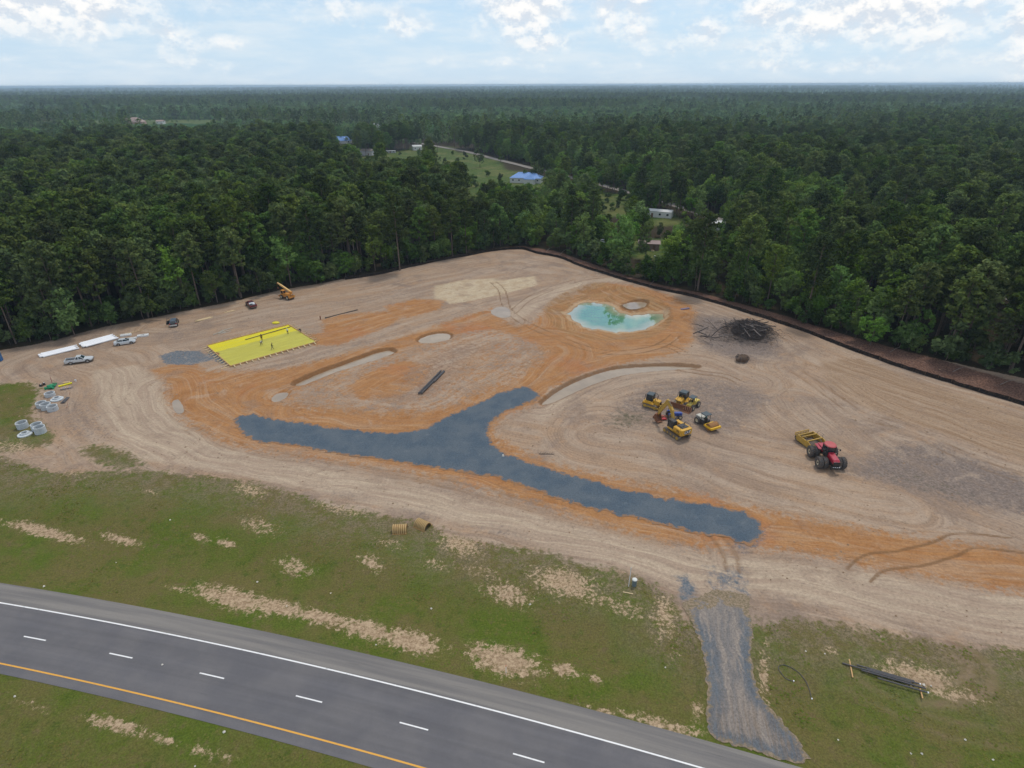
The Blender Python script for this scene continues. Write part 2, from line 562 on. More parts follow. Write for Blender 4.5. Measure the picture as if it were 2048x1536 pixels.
PALE = [ats(p) for p in ([(868, 590), (900, 572), (1000, 560), (1070, 552), (1075, 570), (1000, 590), (900, 608)],
                         [(1000, 630), (1030, 605), (1130, 568), (1240, 552), (1260, 562), (1180, 566), (1100, 600), (1040, 640)],
                         [(180, 740), (280, 728), (330, 770), (345, 830), (430, 890), (700, 945), (1000, 1010), (1380, 1105), (1500, 1112), (1900, 1170), (2100, 1200), (2100, 1290), (1800, 1240), (1500, 1180), (1350, 1180), (1150, 1110), (800, 1020), (500, 955), (280, 920), (200, 850)],
                         [(1330, 1120), (1520, 1110), (1540, 1180), (1500, 1190), (1400, 1190), (1350, 1150)],
                         [(1060, 830), (1120, 800), (1160, 790), (1110, 830), (1080, 850)])]
TOPSOIL = [(ats(p), s) for p, s in (
    ([(1190, 850), (1230, 800), (1300, 760), (1400, 752), (1500, 770), (1560, 800), (1500, 850), (1440, 880), (1350, 850), (1260, 865)], 0.75),
    ([(1700, 935), (1740, 905), (1800, 890), (1860, 890), (2100, 965), (2100, 1045), (1940, 1018), (1830, 985), (1760, 965), (1710, 958)], 0.95),
    ([(1380, 650), (1430, 630), (1500, 640), (1560, 680), (1560, 715), (1490, 728), (1410, 700)], 1.0),
    ([(460, 745), (600, 715), (720, 680), (860, 640), (960, 605), (940, 625), (820, 665), (700, 700), (560, 735), (480, 755)], 0.55),
    ([(640, 600), (760, 580), (900, 555), (870, 590), (760, 605), (660, 620)], 0.4),
    ([(800, 740), (900, 690), (960, 680), (980, 700), (900, 770), (830, 815), (760, 815)], 0.5),
    ([(660, 985), (700, 982), (740, 1000), (700, 1000)], 0.8), ([(800, 1018), (850, 1020), (880, 1036), (830, 1034)], 0.8), ([(960, 1052), (1010, 1060), (1050, 1080), (1000, 1074)], 0.8),
    ([(100, 800), (160, 790), (220, 830), (240, 880), (160, 890), (110, 870)], 0.55),
    ([(330, 660), (360, 655), (380, 668), (350, 680)], 0.8), ([(430, 690), (520, 668), (570, 655), (520, 660), (440, 680)], 0.6))]
DRYGREEN = [(ats(p), s) for p, s in (([(1200, 840), (1240, 815), (1300, 825), (1310, 850), (1260, 862), (1215, 858)], 0.55),
            ([(1720, 945), (1830, 930), (1960, 985), (2040, 1010), (1900, 1005), (1780, 968)], 0.35))]
BROWN = [ats(p) for p in ([(1640, 720), (1720, 715), (1860, 770), (2100, 850), (2100, 930), (1960, 900), (1800, 850), (1690, 800), (1650, 760)],)]
GDUST = [(ats(p), s) for p, s in (([(318, 712), (352, 700), (400, 702), (430, 720), (380, 730), (330, 728)], 1.0), ([(1350, 1150), (1375, 1145), (1400, 1180), (1385, 1215), (1360, 1205)], 0.8),
            ([(1480, 1060), (1550, 1040), (1540, 1090), (1500, 1115), (1440, 1100)], 0.55), ([(1400, 1130), (1500, 1120), (1510, 1200), (1420, 1200)], 0.55), ([(420, 700), (470, 725), (440, 730), (410, 712)], 0.9))]
BARE = [  # bare sandy spots in the verge: x, y, half width, half height, strength
    (85, 1058, 85, 12, 1), (240, 1074, 48, 10, .9), (400, 1074, 22, 8, .8), (450, 1085, 24, 9, .9), (520, 1052, 50, 20, .6), (300, 985, 25, 9, .5), (590, 1128, 45, 18, .7), (500, 980, 40, 16, .7), (470, 1195, 85, 22, 1.1),
    (560, 1212, 80, 18, 1.0), (640, 1232, 70, 16, 1.0), (735, 1258, 75, 22, 1.0), (820, 1280, 65, 24, 1.1), (360, 1178, 30, 7, .8), (1010, 1318, 72, 32, 1.15), (960, 1300, 30, 15, .9), (1130, 1337, 32, 14, 1.0), (1190, 1355, 15, 9, .8),
    (740, 1124, 28, 18, .8), (1015, 1182, 55, 24, .8), (1130, 1165, 75, 30, .9), (920, 1088, 50, 26, .8), (1250, 1215, 60, 20, .6), (1330, 1230, 30, 50, .7), (1200, 1200, 70, 14, .6), (870, 1130, 30, 14, .6), (960, 1140, 60, 14, .5),
    (40, 900, 60, 20, .7), (110, 930, 70, 18, .8), (230, 1450, 65, 16, .9), (320, 1475, 40, 12, .7), (420, 1505, 60, 14, .6), (60, 1410, 50, 12, .5), (1840, 1350, 90, 24, .9), (1910, 1385, 70, 14, .8), (1660, 1300, 20, 10, .6),
    (1350, 1460, 70, 18, .8), (1300, 1440, 90, 14, .7), (1210, 1425, 70, 9, .6), (1395, 1420, 18, 40, .6), (1530, 1340, 16, 70, .7), (1350, 1290, 18, 45, .4), (680, 1015, 60, 14, .7), (780, 1085, 40, 14, .5)]
EXTRA_RUTS = []
RUTS = [  # tyre tracks: centre line, half gauge, half width, strength
    ([(985, 563), (1003, 580), (1010, 605), (1020, 624), (1060, 651), (1120, 676), (1180, 698), (1240, 706), (1300, 697), (1335, 682), (1352, 668)], 1.15, .26, 1.0),
    ([(1300, 697), (1335, 690), (1370, 708)], 1.15, .26, 1.0),
    ([(1022, 628), (1060, 596), (1120, 571), (1180, 557), (1240, 556), (1300, 580), (1340, 602), (1400, 606), (1460, 625), (1540, 655), (1590, 690)], 1.2, .32, .7),
    ([(1712, 1155), (1750, 1125), (1820, 1116), (1890, 1097), (1936, 1080), (2048, 1092)], 1.6, .27, 1.0),
    ([(1420, 1060), (1440, 1080), (1460, 1110), (1466, 1150)], .9, .5, .6),
    ([(1590, 740), (1640, 775), (1720, 830), (1800, 860), (1900, 905), (2048, 960)], 1.4, .5, .55),
    ([(1560, 690), (1600, 720), (1580, 760), (1540, 800), (1560, 850), (1600, 880)], 1.3, .4, .35),
    ([(1640, 905), (1560, 880), (1480, 840), (1440, 800)], 1.6, .5, .3),
    ([(1880, 1290), (1950, 1320), (1960, 1360), (1900, 1385), (1820, 1380)], 1.1, .6, .6),
    ([(200, 740), (220, 820), (300, 890), (450, 935), (700, 985), (1000, 1050), (1300, 1115)], 1.2, .4, .35),
    ([(330, 770), (345, 820), (400, 870), (520, 905), (700, 935), (900, 970), (1100, 1025)], 1.0, .35, .5),
    ([(760, 640), (900, 605), (1010, 570), (1140, 555)], 1.1, .3, .4),
    ([(1500, 1060), (1700, 1070), (1900, 1095), (2100, 1110)], 1.2, .25, .35),
    ([(1340, 735), (1400, 745), (1450, 752), (1480, 765)], 1.0, .4, .8),
    ([(100, 880), (60, 850), (30, 842)], .9, .3, .3),
    ([(2048, 1475), (1900, 1450), (1780, 1400), (1680, 1350)], 1.0, .3, .35),
    ([(960, 770), (1040, 735), (1095, 705), (1060, 680), (980, 655)], .8, .3, .5),
]
for _k, (_g, _off) in enumerate([(0, 3), (0, -4), (0, 7), (2, 3), (2, -5), (3, 2), (3, 5), (4, 2), (4, -6), (5, 3), (5, -4), (6, 2), (9, 3), (10, 2), (10, -4), (4, 9), (0, -8), (5, 8)]):
    EXTRA_RUTS.append((_g, _off, 1.05 + .15 * (_k % 3), .2, .32 + .1 * (_k % 4)))
GUIDES = [ats(p) for p in (
    [(120, 720), (185, 760), (210, 840), (300, 905), (450, 945), (700, 990), (1000, 1055), (1300, 1115), (1700, 1200), (2100, 1265)],
    [(330, 770), (360, 830), (470, 890), (700, 930), (900, 965), (1100, 1020), (1400, 1085), (2100, 1180)],
    [(1580, 735), (1700, 822), (1850, 885), (2100, 965)], [(1300, 575), (1500, 645), (1700, 725), (2100, 850)], [(1600, 800), (1800, 940), (2100, 1060)],
    [(330, 650), (560, 605), (750, 570), (1000, 520), (1150, 545)], [(430, 742), (700, 672), (950, 602), (1100, 562)], [(560, 790), (800, 695), (1000, 640)],
    [(1100, 700), (1000, 780), (850, 845), (600, 820)], [(1080, 810), (1200, 750), (1380, 725), (1500, 760)], [(1200, 870), (1350, 900), (1560, 960), (1800, 1010)],
    [(1440, 1080), (1450, 1200), (1470, 1350), (1540, 1530)], [(0, 1000), (400, 1090), (900, 1200), (1400, 1330)], [(0, 1440), (300, 1500), (700, 1640)])]
MOUNDS = [((1372, 640), 5.2, 1.3), ((1400, 640), 5.0, 1.4), ((1500, 672), 7.5, 1.3), ((1440, 655), 6.0, .8), ((1483, 716), 3.0, 1.1), ((1800, 850), 9.0, .6), ((1870, 880), 8.0, .6), ((1280, 600), 5, .5), ((1060, 845), 4, .3)]
# clearings beyond the woods
BACK_ROAD = np.concatenate([np.array([(-260, 1000), (-160, 820)]), ats([(868, 292), (930, 303), (1000, 321), (1060, 336), (1140, 355), (1250, 383), (1350, 412), (1440, 440)]), np.array([(123, 245), (139, 205), (155, 172), (176, 130), (205, 80), (240, 20)])])
BACK_ROAD = smooth_poly(BACK_ROAD, 4, closed=False)
FIELDS = [ats(p) for p in ([(722, 313), (800, 302), (870, 293), (960, 312), (1000, 325), (1010, 345), (940, 352), (860, 342), (780, 324)], [(925, 352), (1010, 345), (1100, 352), (1170, 368), (1160, 392), (1080, 386), (1000, 402), (940, 396)], [(1180, 380), (1260, 392), (1264, 432), (1190, 434)], [(1195, 490), (1260, 478), (1350, 478), (1360, 520), (1270, 515)], [(1262, 430), (1350, 424), (1360, 450), (1270, 452)])]
FIELDS.append(np.array([(-1000, 1290), (-560, 1250), (-420, 1150), (-540, 1080), (-700, 1060), (-900, 1130)]))


def hgt(x, y):
    """height of the ground"""
    x = np.asarray(x, float); y = np.asarray(y, float)
    shape = x.shape
    x = x.ravel(); y = y.ravel()
    h = np.zeros_like(x)
    near = (np.abs(x) < 260) & (y > -60) & (y < 330)
    # shallow swales beside the highway
    ytop, ybot = np.polyval(HW_TOP, np.clip(x, -170, 110)), np.polyval(HW_BOT, np.clip(x, -170, 110))
    hw = (x > -180) & (x < 120)
    swale = np.where(hw, -0.55 * np.exp(-((y - (ytop + 9)) / 5.0) ** 2) - 0.5 * np.exp(-((y - (ybot - 8)) / 4.0) ** 2), 0)
    micro = (fbm(x / 2.2, y / 2.2, 3, 3) - 0.5) * 0.16 + (fbm(x / 14, y / 14, 9, 2) - 0.5) * 0.5
    h = h + swale + micro
    for (c, r, a) in MOUNDS:
        cx, cy_ = at(*c)
        d2 = ((x - cx) ** 2 + (y - cy_) ** 2) / r ** 2
        h = h + a * np.exp(-d2 * 1.6) * (0.75 + 0.5 * fbm(x / 1.6, y / 1.6, 21, 3))
    flat = np.zeros_like(x)
    h_i = sd(x, y, ISLAND, 6)
    h = h + 0.35 * sstep(1.5, -2.5, h_i)
    # level ground under made surfaces
    for poly, z, wd in ((HIGHWAY, 0.0, 2.5), (GRAVEL_Y, -0.05, 1.6), (DRIVE, -0.02, 1.2)):
        k = sstep(wd, 0.2, sd(x, y, poly, 6))
        h = h * (1 - k) + z * k
    k = sstep(5.0, 1.8, sd(x, y, SLAB, 8))
    h = h * (1 - k) + 0.04 * k
    dp, dw = sd(x, y, PIT, 12), sd(x, y, POND, 12)
    ins = dp < 0
    f = np.clip(np.maximum(dw, 0) / (np.maximum(dw, 0) - np.minimum(dp, 0) + 1e-6), 0, 1)
    hp = WATER_Z * (1 - f) ** 0.8 + h * f + (fbm(x / 1.3, y / 1.3, 31, 3) - 0.5) * 0.35 * sstep(0, 2, dw) * (1 - f)
    hp = np.where(dw < 0, WATER_Z - 0.05 - np.minimum(1.5, -dw * 0.5), hp)
    h = np.where(ins, hp, h)
    for poly, d, _ in PUDDLES:
        dd = sd(x, y, poly, 4)
        k = sstep(0.9 if d > .5 else 1.3, 0.15, dd)
        rough = (fbm(x / .9, y / .9, 41, 2) - .5) * 0.12
        h = np.where(dd < 4, h * (1 - k) + (-d - 0.03 + rough * (dd > 0)) * k, h)
        h = np.where(dd < 0, -d - 0.04 - np.minimum(0.25, -dd * 0.2), h)
    # low ridges far away
    rr = np.hypot(x, y)
    far = sstep(1500, 5000, rr)
    h = h + far * ((fbm(x / 2600, y / 2600, 77, 3) - 0.5) * 12)
    return h.reshape(shape)


def hz(x, y):
    return float(hgt(np.array([x]), np.array([y]))[0])


# ================================================================== GROUND
def axis(lo, hi, step_fn, far_lo, far_hi):
    core = [lo]
    while core[-1] < hi:
        core.append(core[-1] + step_fn(core[-1]))
    a, s = [lo], 1.0
    while a[-1] > far_lo:
        a.append(a[-1] - s); s *= 1.16
    b, s = [core[-1]], 1.0
    while b[-1] < far_hi:
        b.append(b[-1] + s); s *= 1.16
    return np.array(a[:0:-1] + core + b[1:])


gx = axis(-132, 150, lambda v: 0.42, -16000, 16000)
gy = axis(30, 246, lambda v: 0.36 if v < 120 else 0.5, -1500, 16000)
GX, GY = np.meshgrid(gx, gy)
X, Y = GX.ravel(), GY.ravel()
Z = hgt(X, Y)
nx, ny = len(gx), len(gy)
idx = np.arange(nx * ny).reshape(ny, nx)
quads = np.stack([idx[:-1, :-1].ravel(), idx[:-1, 1:].ravel(), idx[1:, 1:].ravel(), idx[1:, :-1].ravel()], 1)

A = {}
zero = np.zeros_like(X)
dcl = np.where(inside(X, Y, CLEAR), -1.0, 1.0) * seg_dist(X, Y, TREE_EDGE, False)[0]
A['floor'] = sstep(-1.5, 1.5, dcl)
d_silt, _, s_silt = seg_dist(X, Y, SILT, False)
A['mulch'] = np.where((s_silt > 0) & (X > at(1045, 499)[0] - 8) & (X < 240) & (Y < 260), sstep(-0.8, 0.6, d_silt), 0) * sstep(16, 9, d_silt)
A['grass'] = sstep(3.0, -3.0, np.where(inside(X, Y, GRASS), -1, 1) * seg_dist(X, Y, GRASS, True)[0])
for p in GRASS_PATCHES:
    A['grass'] = np.maximum(A['grass'], sstep(3.5, -3.5, sd(X, Y, p, 8)))
A['grass'] = np.where(Y > 260, 0, A['grass'])


def many(polys, wdt=1.2):
    o = zero.copy()
    for p in polys:
        p, s = p if isinstance(p, tuple) else (p, 1.0)
        o = np.maximum(o, s * sstep(wdt, -wdt, sd(X, Y, p, 8)))
    return o


A['clay'] = many([CLAY], 4.2) * (1 - 0.55 * many([ISLAND], 3.0))
A['pit'] = many([PIT], 2.0) * sstep(.3, 2.5, sd(X, Y, POND, 6))
A['gedge'] = sstep(13.0, 0.0, seg_dist(X, Y, _ge, False)[0])
A['clay'] = np.maximum(A['clay'], many(CLAY_BITS, 3.0))
A['pale'] = many(PALE, 2.6)
A['top'] = many(TOPSOIL, 4.5)
A['dry'] = many(DRYGREEN, 4.0)
A['brown'] = many(BROWN, 3.0)
A['cream'] = many([PALE[0], ats([(868, 572), (930, 560), (1000, 556), (1020, 575), (990, 592), (905, 606), (868, 598)])], 2.2)
A['gdust'] = many(GDUST, 1.8)
A['wet_shade'] = np.maximum.reduce([(1.0 if dq > .3 else .45) * sstep(1.9, .2, sd(X, Y, p, 4)) for p, dq, _ in PUDDLES] + [.6 * sstep(1.2, .1, sd(X, Y, POND, 4))])
A['shore'] = sstep(3.5, .3, sd(X, Y, POND, 6))
A['field'] = many(FIELDS, 9.0)
bare = zero.copy()
for (px, py, hw_, hh, s) in BARE:
    c = np.array(at(px, py)); e1 = np.array(at(px + hw_, py + hw_ * 0.23)) - c; e2 = np.array(at(px, py - hh)) - c
    inv = np.linalg.inv(np.stack([e1, e2], 1))
    q = inv @ np.stack([X - c[0], Y - c[1]])
    bare = np.maximum(bare, s * np.exp(-(q[0] ** 2 + q[1] ** 2) * 0.9))
A['bare'] = bare
rut = zero.copy()
near = (np.abs(X) < 170) & (Y > 25) & (Y < 260)
for (pts, gauge, hwid, s) in RUTS:
    _pl = smooth_poly(ats(pts), 5, False); _len = float(np.linalg.norm(np.diff(_pl, axis=0), axis=1).sum())
    d, arc, sg = seg_dist(X[near], Y[near], _pl, False)
    endm = sstep(0.0, .8, arc) * sstep(0.0, .8, _len - arc)
    d = np.abs(d - gauge + (vnoise(arc / 3.0, arc * 0 + gauge, 5) - .5) * 0.25)
    k = np.exp(-(d / hwid) ** 2) * s * (0.65 + 0.5 * vnoise(arc / 2.0, arc * 0, 15)) * endm
    rut[near] = np.maximum(rut[near], k)
for (_g, _off, gauge, hwid, s) in EXTRA_RUTS:      # older wheel tracks beside the haul lines
    _pl = smooth_poly(GUIDES[_g], 4, False)
    _t = np.gradient(_pl, axis=0); _t /= np.linalg.norm(_t, axis=1)[:, None]
    _pl = _pl + np.stack([-_t[:, 1], _t[:, 0]], 1) * (_off + 1.8 * np.sin(np.arange(len(_pl)) * .37 + _off))[:, None]
    d, arc, sg = seg_dist(X[near], Y[near], _pl, False)
    d = np.abs(d - gauge)
    k = np.exp(-(d / hwid) ** 2) * s * sstep(.35, .6, vnoise(arc / 14.0, arc * 0 + _off, 25)) * (0.6 + 0.5 * vnoise(arc / 1.3, arc * 0, 15))
    rut[near] = np.maximum(rut[near], k * (A['grass'][near] < .3))
A['rut'] = rut
Z = Z - 0.10 * rut
# direction of travel: along and across the nearest guide line
bd = np.full(X.shape, 1e9); fs = zero.copy(); fd = zero.copy()
for i, g in enumerate(GUIDES):
    d, a, s = seg_dist(X[near], Y[near], smooth_poly(g, 4, False), False)
    wob_ = (fbm(X[near] / 9, Y[near] / 9, 50 + i, 2) - .5) * 14
    m = (d + wob_) < bd[near]
    t = bd[near]; t[m] = (d + wob_)[m]; bd[near] = t
    t = fs[near]; t[m] = a[m] + i * 57.0; fs[near] = t
    t = fd[near]; t[m] = (d * s)[m] + i * 31.0; fd[near] = t
streak = fbm(fs / 9.0, fd * 1.4, 61, 3)
onsite = near & (A['grass'] < 0.5) & (A['floor'] < 0.5)
_safe = np.minimum.reduce([sd(X, Y, GRAVEL_Y, 6), sd(X, Y, DRIVE, 6), sd(X, Y, SLAB, 6), sd(X, Y, HIGHWAY, 6)] + [sd(X, Y, p, 4) for p, _, _ in PUDDLES] + [sd(X, Y, POND, 6)])
Z = Z + np.where(onsite, (streak - 0.5) * 0.15, 0) * sstep(0.3, 1.5, _safe)

gme = np_mesh('ground', np.stack([X, Y, Z], 1), quads, smooth=True)
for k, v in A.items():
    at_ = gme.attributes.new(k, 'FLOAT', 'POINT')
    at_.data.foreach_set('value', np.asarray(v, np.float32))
at_ = gme.attributes.new('flow', 'FLOAT_VECTOR', 'POINT')
at_.data.foreach_set('vector', np.stack([fs, fd, zero], 1).astype(np.float32).ravel())


def surf_out(t, colr, rough=0.9, spec=0.2, bumps=(), bdist=0.05):
    p = t.node('ShaderNodeBsdfPrincipled')
    t.put(p.inputs['Base Color'], colr)
    t.put(p.inputs['Roughness'], rough)
    p.inputs['Specular IOR Level'].default_value = spec
    nrm = None
    for hgt_, st, dist in bumps:
        b = t.node('ShaderNodeBump')
        b.inputs['Strength'].default_value = st
        b.inputs['Distance'].default_value = dist
        t.put(b.inputs['Height'], hgt_)
        if nrm: t.l.new(nrm, b.inputs['Normal'])
        nrm = b.outputs[0]
    if nrm: t.l.new(nrm, p.inputs['Normal'])
    o = t.node('ShaderNodeOutputMaterial')
    t.l.new(p.outputs[0], o.inputs[0])
    return p


def ground_mat():
    m = bpy.data.materials.new('earth_and_grass')
    m.use_nodes = True
    t = NT(m.node_tree)
    pos = t.node('ShaderNodeTexCoord').outputs['Object']
    flow = t.vmath('ADD', t.attr('flow', True), t.comb(0.0, t.math('MULTIPLY', t.noise(pos, .06, 1.5, .5), 6.0)))
    n_big = t.noise(pos, 0.045, 4, .6)
    n_mid = t.noise(pos, 0.35, 5, .62)
    n_fine = t.noise(pos, 2.6, 5, .7)
    n_edge = t.noise(pos, 0.9, 6, .7)
    st1 = t.noise(t.vmath('MULTIPLY', flow, (0.045, 0.9, 1)), 1.0, 5, .65, 0.6)
    st2 = t.noise(t.vmath('MULTIPLY', flow, (0.12, 3.2, 1)), 1.0, 4, .65, 0.4)
    st3 = t.noise(t.vmath('MULTIPLY', flow, (0.03, 0.35, 1)), 1.0, 4, .6, 0.8)

    def edge(name, amp=0.9, lo=0.38, hi=0.62, nz=None):
        a = t.attr(name)
        j = t.math('MULTIPLY', t.math('SUBTRACT', nz or n_edge, 0.5), amp)
        return t.math('MULTIPLY', t.ramp(t.math('ADD', a, j), lo, hi), t.ramp(a, 0.02, 0.12))
    # sandy subsoil
    c = t.mix(t.ramp(n_big, .35, .65), lin(160, 134, 110), lin(149, 129, 112))
    c = t.mix(t.ramp(st3, .42, .62, 0, .7), c, lin(170, 152, 134))
    c = t.mix(t.ramp(st1, .50, .70, 0, .5), c, lin(126, 107, 93))
    c = t.mix(t.ramp(t.noise(pos, .055, 5, .65, 1.2), .50, .66, 0, .75), c, lin(132, 115, 103))      # spread topsoil
    c = t.mix(t.ramp(n_mid, .5, .75, 0, .4), c, lin(172, 138, 106))
    c = t.mix(edge('brown', .8, .3, .8), c, t.mix(t.ramp(st1, .35, .65), lin(143, 118, 95), lin(160, 138, 116)))
    pale = t.mix(t.ramp(st1, .35, .65), lin(178, 160, 139), lin(160, 140, 122))
    c = t.mix(edge('pale', .9, .3, .8), c, pale)
    c = t.mix(t.math('MULTIPLY', edge('cream', 1.1, .3, .8), .85), c, t.mix(t.ramp(n_mid, .4, .65), lin(188, 172, 146), lin(176, 156, 128)))
    clay = t.mix(t.ramp(n_mid, .35, .68), lin(165, 120, 78), lin(152, 106, 66))
    clay = t.mix(t.ramp(st1, .48, .7, 0, .7), clay, lin(177, 141, 106))
    clay = t.mix(t.ramp(n_big, .52, .7, 0, .6), clay, lin(165, 106, 69))
    clay = t.mix(t.ramp(st3, .5, .68, 0, .5), clay, lin(168, 144, 120))
    c = t.mix(t.math('MULTIPLY', edge('clay', 1.7, .30, .78), t.ramp(st3, .30, .5, .72, 1.0)), c, clay)
    c = t.mix(t.math('MULTIPLY', edge('pit', 1.2, .3, .8), t.ramp(n_mid, .35, .6, .25, .85)), c, t.mix(t.ramp(st1, .4, .6), lin(138, 102, 66), lin(160, 130, 94)))
    top = t.mix(t.ramp(n_fine, .35, .65), lin(118, 106, 99), lin(138, 124, 115))
    top = t.mix(t.ramp(st2, .45, .65, 0, .6), top, lin(98, 90, 86))
    c = t.mix(edge('top', 1.7, .25, 1.0), c, top)
    dust = t.mix(t.ramp(n_fine, .4, .6), lin(92, 104, 114), lin(118, 118, 120))
    c = t.mix(edge('gdust', 1.3, .35, .75), c, dust)
    c = t.mix(edge('dry', 1.6, .25, .9), c, t.mix(t.ramp(n_fine, .4, .6), lin(86, 84, 58), lin(108, 98, 78)))
    c = t.mix(t.ramp(t.noise(pos, .8, 6, .75), .57, .70, 0, .6), c, lin(112, 93, 77))      # clods and damp spots
    c = t.mix(t.ramp(t.noise(t.vmath('MULTIPLY', flow, (0.25, 1.8, 1)), 1.0, 5, .7, .5), .60, .72, 0, .5), c, lin(120, 104, 92))
    c = t.mix(t.ramp(t.noise(pos, .16, 5, .65), .52, .70, 0, .5), c, lin(139, 119, 103))      # damp and dry ground
    c = t.mix(t.ramp(t.noise(pos, .13, 4, .6, 1.5), .56, .72, 0, .45), c, lin(172, 153, 134))
    c = t.mix(t.math('MULTIPLY', t.ramp(t.math('ADD', t.attr('shore'), t.math('MULTIPLY', t.math('SUBTRACT', n_edge, .5), 1.2)), .45, .9), .5), c, lin(184, 166, 138))
    c = t.mix(t.math('MULTIPLY', t.ramp(t.math('ADD', t.attr('wet_shade'), t.math('MULTIPLY', t.math('SUBTRACT', n_edge, .5), .8)), .3, .8), .7), c, lin(112, 82, 56))      # cut banks: damp earth, with the bank shade mixed into the colour
    # fine streaks from blades and wheels
    f = t.ramp(st2, .3, .7, .88, 1.10, False)
    f = t.math('MULTIPLY', f, t.ramp(n_fine, .28, .72, .74, 1.18, False))
    c = t.mix(1.0, c, t.comb(f, f, f), 'MULTIPLY')
    c = t.mix(t.math('MULTIPLY', t.ramp(t.math('MULTIPLY', t.attr('rut'), t.ramp(n_fine, .3, .6, .35, 1.0)), .12, .7), .75), c, lin(112, 84, 58))
    # shredded bark strip along the woods
    mul = t.mix(t.ramp(n_fine, .38, .62), lin(78, 56, 48), lin(122, 95, 82))
    c = t.mix(edge('mulch', .6), c, mul)
    # verge grass
    n_g1 = t.noise(pos, 0.11, 5, .6)
    n_g2 = t.noise(pos, 0.55, 6, .68)
    n_g3 = t.noise(pos, 5.0, 4, .75)
    g = t.mix(t.ramp(n_g1, .36, .62), lin(80, 94, 32), lin(98, 92, 52))
    g = t.mix(t.ramp(n_g2, .52, .7, 0, .75), g, lin(66, 82, 28))
    g = t.mix(t.ramp(n_g2, .48, .28, 0, .8), g, lin(104, 91, 64))
    g = t.mix(t.ramp(t.noise(pos, 1.6, 5, .7), .56, .72, 0, .55), g, lin(112, 97, 72))
    g = t.mix(t.math('MULTIPLY', t.attr('gedge'), t.ramp(n_g2, .38, .56, .05, .75)), g, t.mix(t.ramp(n_fine, .4, .6), lin(104, 92, 72), lin(132, 116, 98)))
    f = t.ramp(n_g3, .25, .75, .5, 1.45, False)
    g = t.mix(1.0, g, t.comb(f, f, f), 'MULTIPLY')
    bare_c = t.mix(t.ramp(n_fine, .35, .68), lin(136, 114, 90), lin(182, 160, 132))
    bm_ = t.math('ADD', t.attr('bare'), t.math('MULTIPLY', t.math('SUBTRACT', t.noise(pos, 1.3, 7, .82), .5), 3.2))
    bmask = t.math('MULTIPLY', t.ramp(bm_, .40, .80), t.ramp(t.attr('bare'), .08, .3))
    bmask = t.math('MAXIMUM', bmask, t.math('MULTIPLY', t.ramp(t.noise(pos, 1.1, 6, .72), .66, .76), t.ramp(n_g1, .52, .66)))
    g = t.mix(bmask, g, bare_c)
    g = t.mix(t.math('MULTIPLY', t.attr('rut'), .7), g, lin(140, 118, 98))
    c = t.mix(edge('grass', 1.7, .34, .70), c, g)
    fl = t.mix(t.ramp(n_fine, .4, .6), lin(40, 42, 26), lin(66, 52, 38))
    c = t.mix(edge('floor', .8), c, fl)
    fg = t.mix(t.ramp(n_mid, .4, .65), lin(58, 82, 32), lin(88, 98, 50))
    fg = t.mix(t.ramp(n_big, .45, .65, 0, .7), fg, lin(104, 104, 62))
    fg = t.mix(t.ramp(t.noise(pos, .3, 5, .7), .54, .68, 0, .8), fg, lin(44, 62, 26))
    c = t.mix(edge('field', 1.5, .2, .6), c, fg)
    hcomb = t.math('ADD', n_fine, t.math('MULTIPLY', st2, .8))
    surf_out(t, c, .95, .12, [(hcomb, .55, .09), (t.noise(pos, 9, 3, .7), .4, .03)])
    return m


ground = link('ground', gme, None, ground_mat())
tag(ground, 'graded sand and orange clay site with grassy verges and wooded surroundings', 'ground', kind='structure')


# ================================================================== DRAPED SHEETS
def sheet_mesh(name, poly, step, zoff, z=None, jag=0.0, seed=1, edge=False):
    rng = random.Random(seed)
    n = len(poly)
    pts = []
    for i in range(n):
        a, b = poly[i], poly[(i + 1) % n]
        L = float(np.hypot(*(b - a)))
        k = max(1, int(L / (step * 0.6)))
        for j in range(k):
            q = a + (b - a) * j / k
            pts.append((q[0] + rng.uniform(-jag, jag), q[1] + rng.uniform(-jag, jag)))
    nb = len(pts)
    P = np.array(pts)
    lo, hi = P.min(0), P.max(0)
    xs, ys = np.meshgrid(np.arange(lo[0], hi[0], step), np.arange(lo[1], hi[1], step))
    xs, ys = xs.ravel(), ys.ravel()
    m = sd(xs, ys, P, 1.0) < -step * 0.45
    inn = np.stack([xs[m], ys[m]], 1)
    allp = [Vector((float(a), float(b))) for a, b in np.concatenate([P, inn])]
    v2, e2, f2, *_ = geometry.delaunay_2d_cdt(allp, [(i, (i + 1) % nb) for i in range(nb)], [], 1, 1e-4)
    V = np.array([(p.x, p.y) for p in v2])
    cen = np.array([np.mean([V[i] for i in f], 0) for f in f2])
    keep = inside(cen[:, 0], cen[:, 1], P)
    F = np.array([f for f, k in zip(f2, keep) if k and len(f) == 3])
    zz = hgt(V[:, 0], V[:, 1]) + zoff if z is None else np.full(len(V), z)
    me = np_mesh(name, np.column_stack([V, zz]), F, smooth=True)
    if edge:
        ea = me.attributes.new('rim', 'FLOAT', 'POINT')
        ea.data.foreach_set('value', np.minimum(7.0, seg_dist(V[:, 0], V[:, 1], P, True)[0]).astype(np.float32))
    return me


def pos_of(t):
    return t.node('ShaderNodeTexCoord').outputs['Object']


